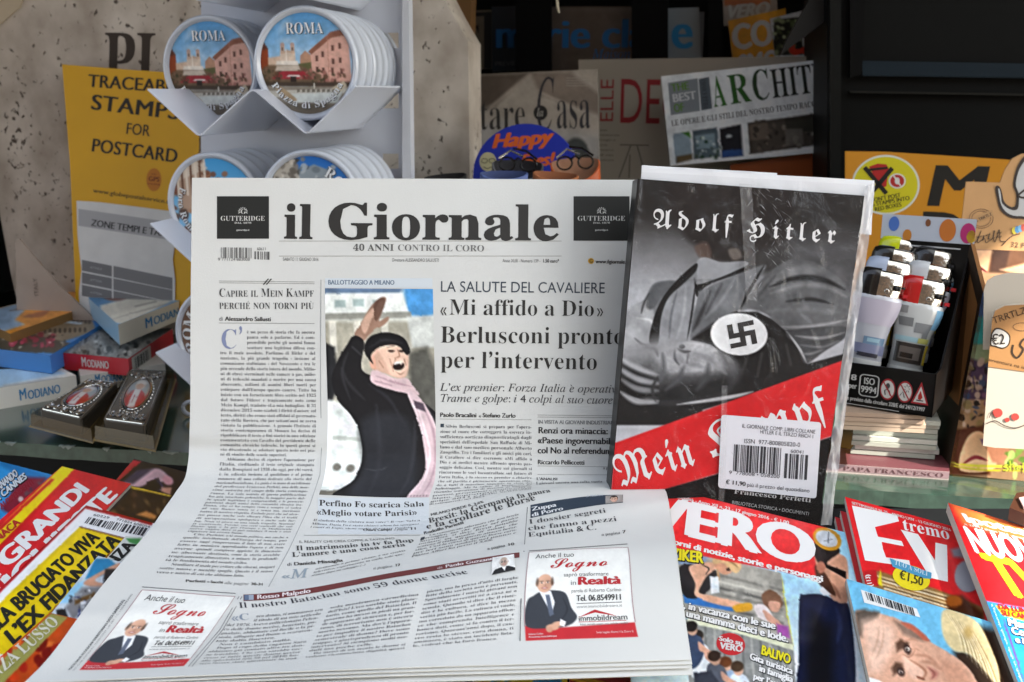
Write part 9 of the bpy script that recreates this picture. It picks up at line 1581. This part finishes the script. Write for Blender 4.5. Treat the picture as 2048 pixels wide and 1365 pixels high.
mag('magazine', 'white weekly with a yellow block of black capitals and a barcode on top', [(172, 1011), (312, 1048), (-20, 1420), (-220, 1390)], LP.up(.0095), .004, c, group=GL_, parts={'cover_lines': many(T_('SORELLA BRUCIATO VIVA', ZL, (-240, 1275), (588, 522), (-300, 1200), 'B', '17150f'), T_('L’EX FIDANZATA', ZL, (76, 1150), (708, 540), (18, 1080), 'B', '17150f')), 'barcode_label': lambda mb, pl: (barcode(mb, pl, ZL(522, 396), ZL(640, 424), ZL(495, 432), '35353a', 22, 4), barcode(mb, pl, ZL(650, 420), ZL(868, 462), ZL(620, 465), '35353a', 44, 2), text(mb, pl, '60229', ZL(545, 388), ZL(640, 408), 10, 'n', '35353a', up=ZL(552, 376)), text(mb, pl, '771824 608004', ZL(680, 415), ZL(878, 462), 10, 'n', '35353a', up=ZL(686, 403)))})
c = Cv(150, 1060, 320, 1200, 'c6c8c4', 2); c.poly(zs(ZL, (740, 520), (830, 520), (810, 560), (760, 545)), '4a9a5a', 3)
mag('magazine', 'white weekly with black letters ANZA and a green dab, close under the newspaper edge', [(252, 1072), (330, 1080), (230, 1220), (160, 1180)], LP.up(.012), .003, c, group=GL_, parts={'cover_lines': T_('VACANZA', ZL, (470, 880), (800, 560), (405, 850), 'B', '161616')})
c = Cv(80, 1100, 260, 1330, 'b9c4cc', 2); c.poly(zs(ZL, (560, 640), (640, 640), (690, 680), (600, 740), (500, 760)), '2a86b4', 4); c.poly(zs(ZL, (330, 900), (460, 780), (520, 760), (400, 900)), '8fc4de', 4); c.poly(zs(ZL, (500, 770), (680, 670), (695, 690), (560, 760), (610, 790), (600, 805), (520, 800)), 'c99478', 3, sm=True); c.poly(zs(ZL, (620, 700), (720, 700), (680, 760), (600, 790)), '2a2a30', 5); c.poly(zs(ZL, (380, 930), (480, 810), (600, 800), (540, 900), (430, 1000)), '7d7d80', 8); c.poly(zs(ZL, (440, 880), (555, 840), (560, 860), (440, 910)), '6f4f22', 3); c.poly(zs(ZL, (330, 940), (380, 930), (400, 980), (340, 1010)), '26282c', 4); c.blobs((140, 1180, 190, 1240), 26, ['2a3a7a', 'd0d0d2', '4a4a50', '9aa0a4'], 2, 5, 3)
mag('magazine', 'weekly with a blue and white beach photo, poking out beside the newspaper foot', [(196, 1112), (262, 1130), (150, 1330), (84, 1250)], LP.up(.014), .003, c, group=GL_)
c = Cv(-180, 1220, 200, 1460, 'b84a1c', 2); c.poly(zs(ZL, (300, 960), (395, 985), (-200, 1600), (-330, 1560)), '8a8a4a', 3); c.blobs((-20, 1280, 130, 1365), 36, ['c4401a', 'a8281a', 'd06a2a', '7a1a14', '8f3a1a'], 8, 20, 4, 4, 1, (.7, 1)); c.poly(zs(ZL, (310, 965), (392, 985), (-150, 1545), (-260, 1520)), '8f8c4c', 2)
mag('magazine', 'orange food weekly with an olive strip reading LUSSO, nearest in the lower left corner', [(100, 1226), (206, 1250), (20, 1480), (-130, 1430)], LP.up(.0165), .003, c, group=GL_, parts={'cover_lines': T_('RESIDENZA LUSSO', ZL, (-330, 1620), (352, 1015), (-382, 1560), 's', 'd2d0c0')})
# ---- under the foot of the newspaper
c = Cv(900, 1300, 1160, 1420, 'd0bc20', 2); c.poly([(985, 1345), (1010, 1348), (1000, 1362), (980, 1366)], '2a8ac0', 2); c.poly([(1080, 1340), (1125, 1346), (1120, 1400), (1040, 1400)], '2a8ac0', 2); c.ell(1070, 1350, 14, 8, 'd0bc20', 2); c.line([(1010, 1364), (1030, 1352)], 4, '2a8ac0', 2)
BPn = P3(at(965, 1345, .545), at(1290, 1336, .56), at(1100, 1420, .50))
mag('magazine', 'yellow and blue weekly peeping out below the newspaper foot', [(930, 1230), (1132, 1225), (1136, 1440), (958, 1440)], BPn, .004, c)
c = Cv(1130, 1300, 1300, 1420, 'a8221e', 2); c.poly([(1140, 1345), (1300, 1390), (1300, 1420), (1140, 1360)], 'd0a820', 2); c.poly([(1190, 1338), (1300, 1352), (1300, 1366), (1200, 1345)], 'c88a1e', 3)
mag('magazine', 'red and yellow weekly peeping out below the newspaper foot, beside the blue one', [(1138, 1225), (1290, 1222), (1310, 1440), (1140, 1440)], BPn.up(-.002), .004, c)
mag('magazine', 'dark weekly below the newspaper foot at its right corner', [(1296, 1222), (1400, 1220), (1420, 1440), (1310, 1440)], BPn.up(-.004), .004, None, '2c4a4a')
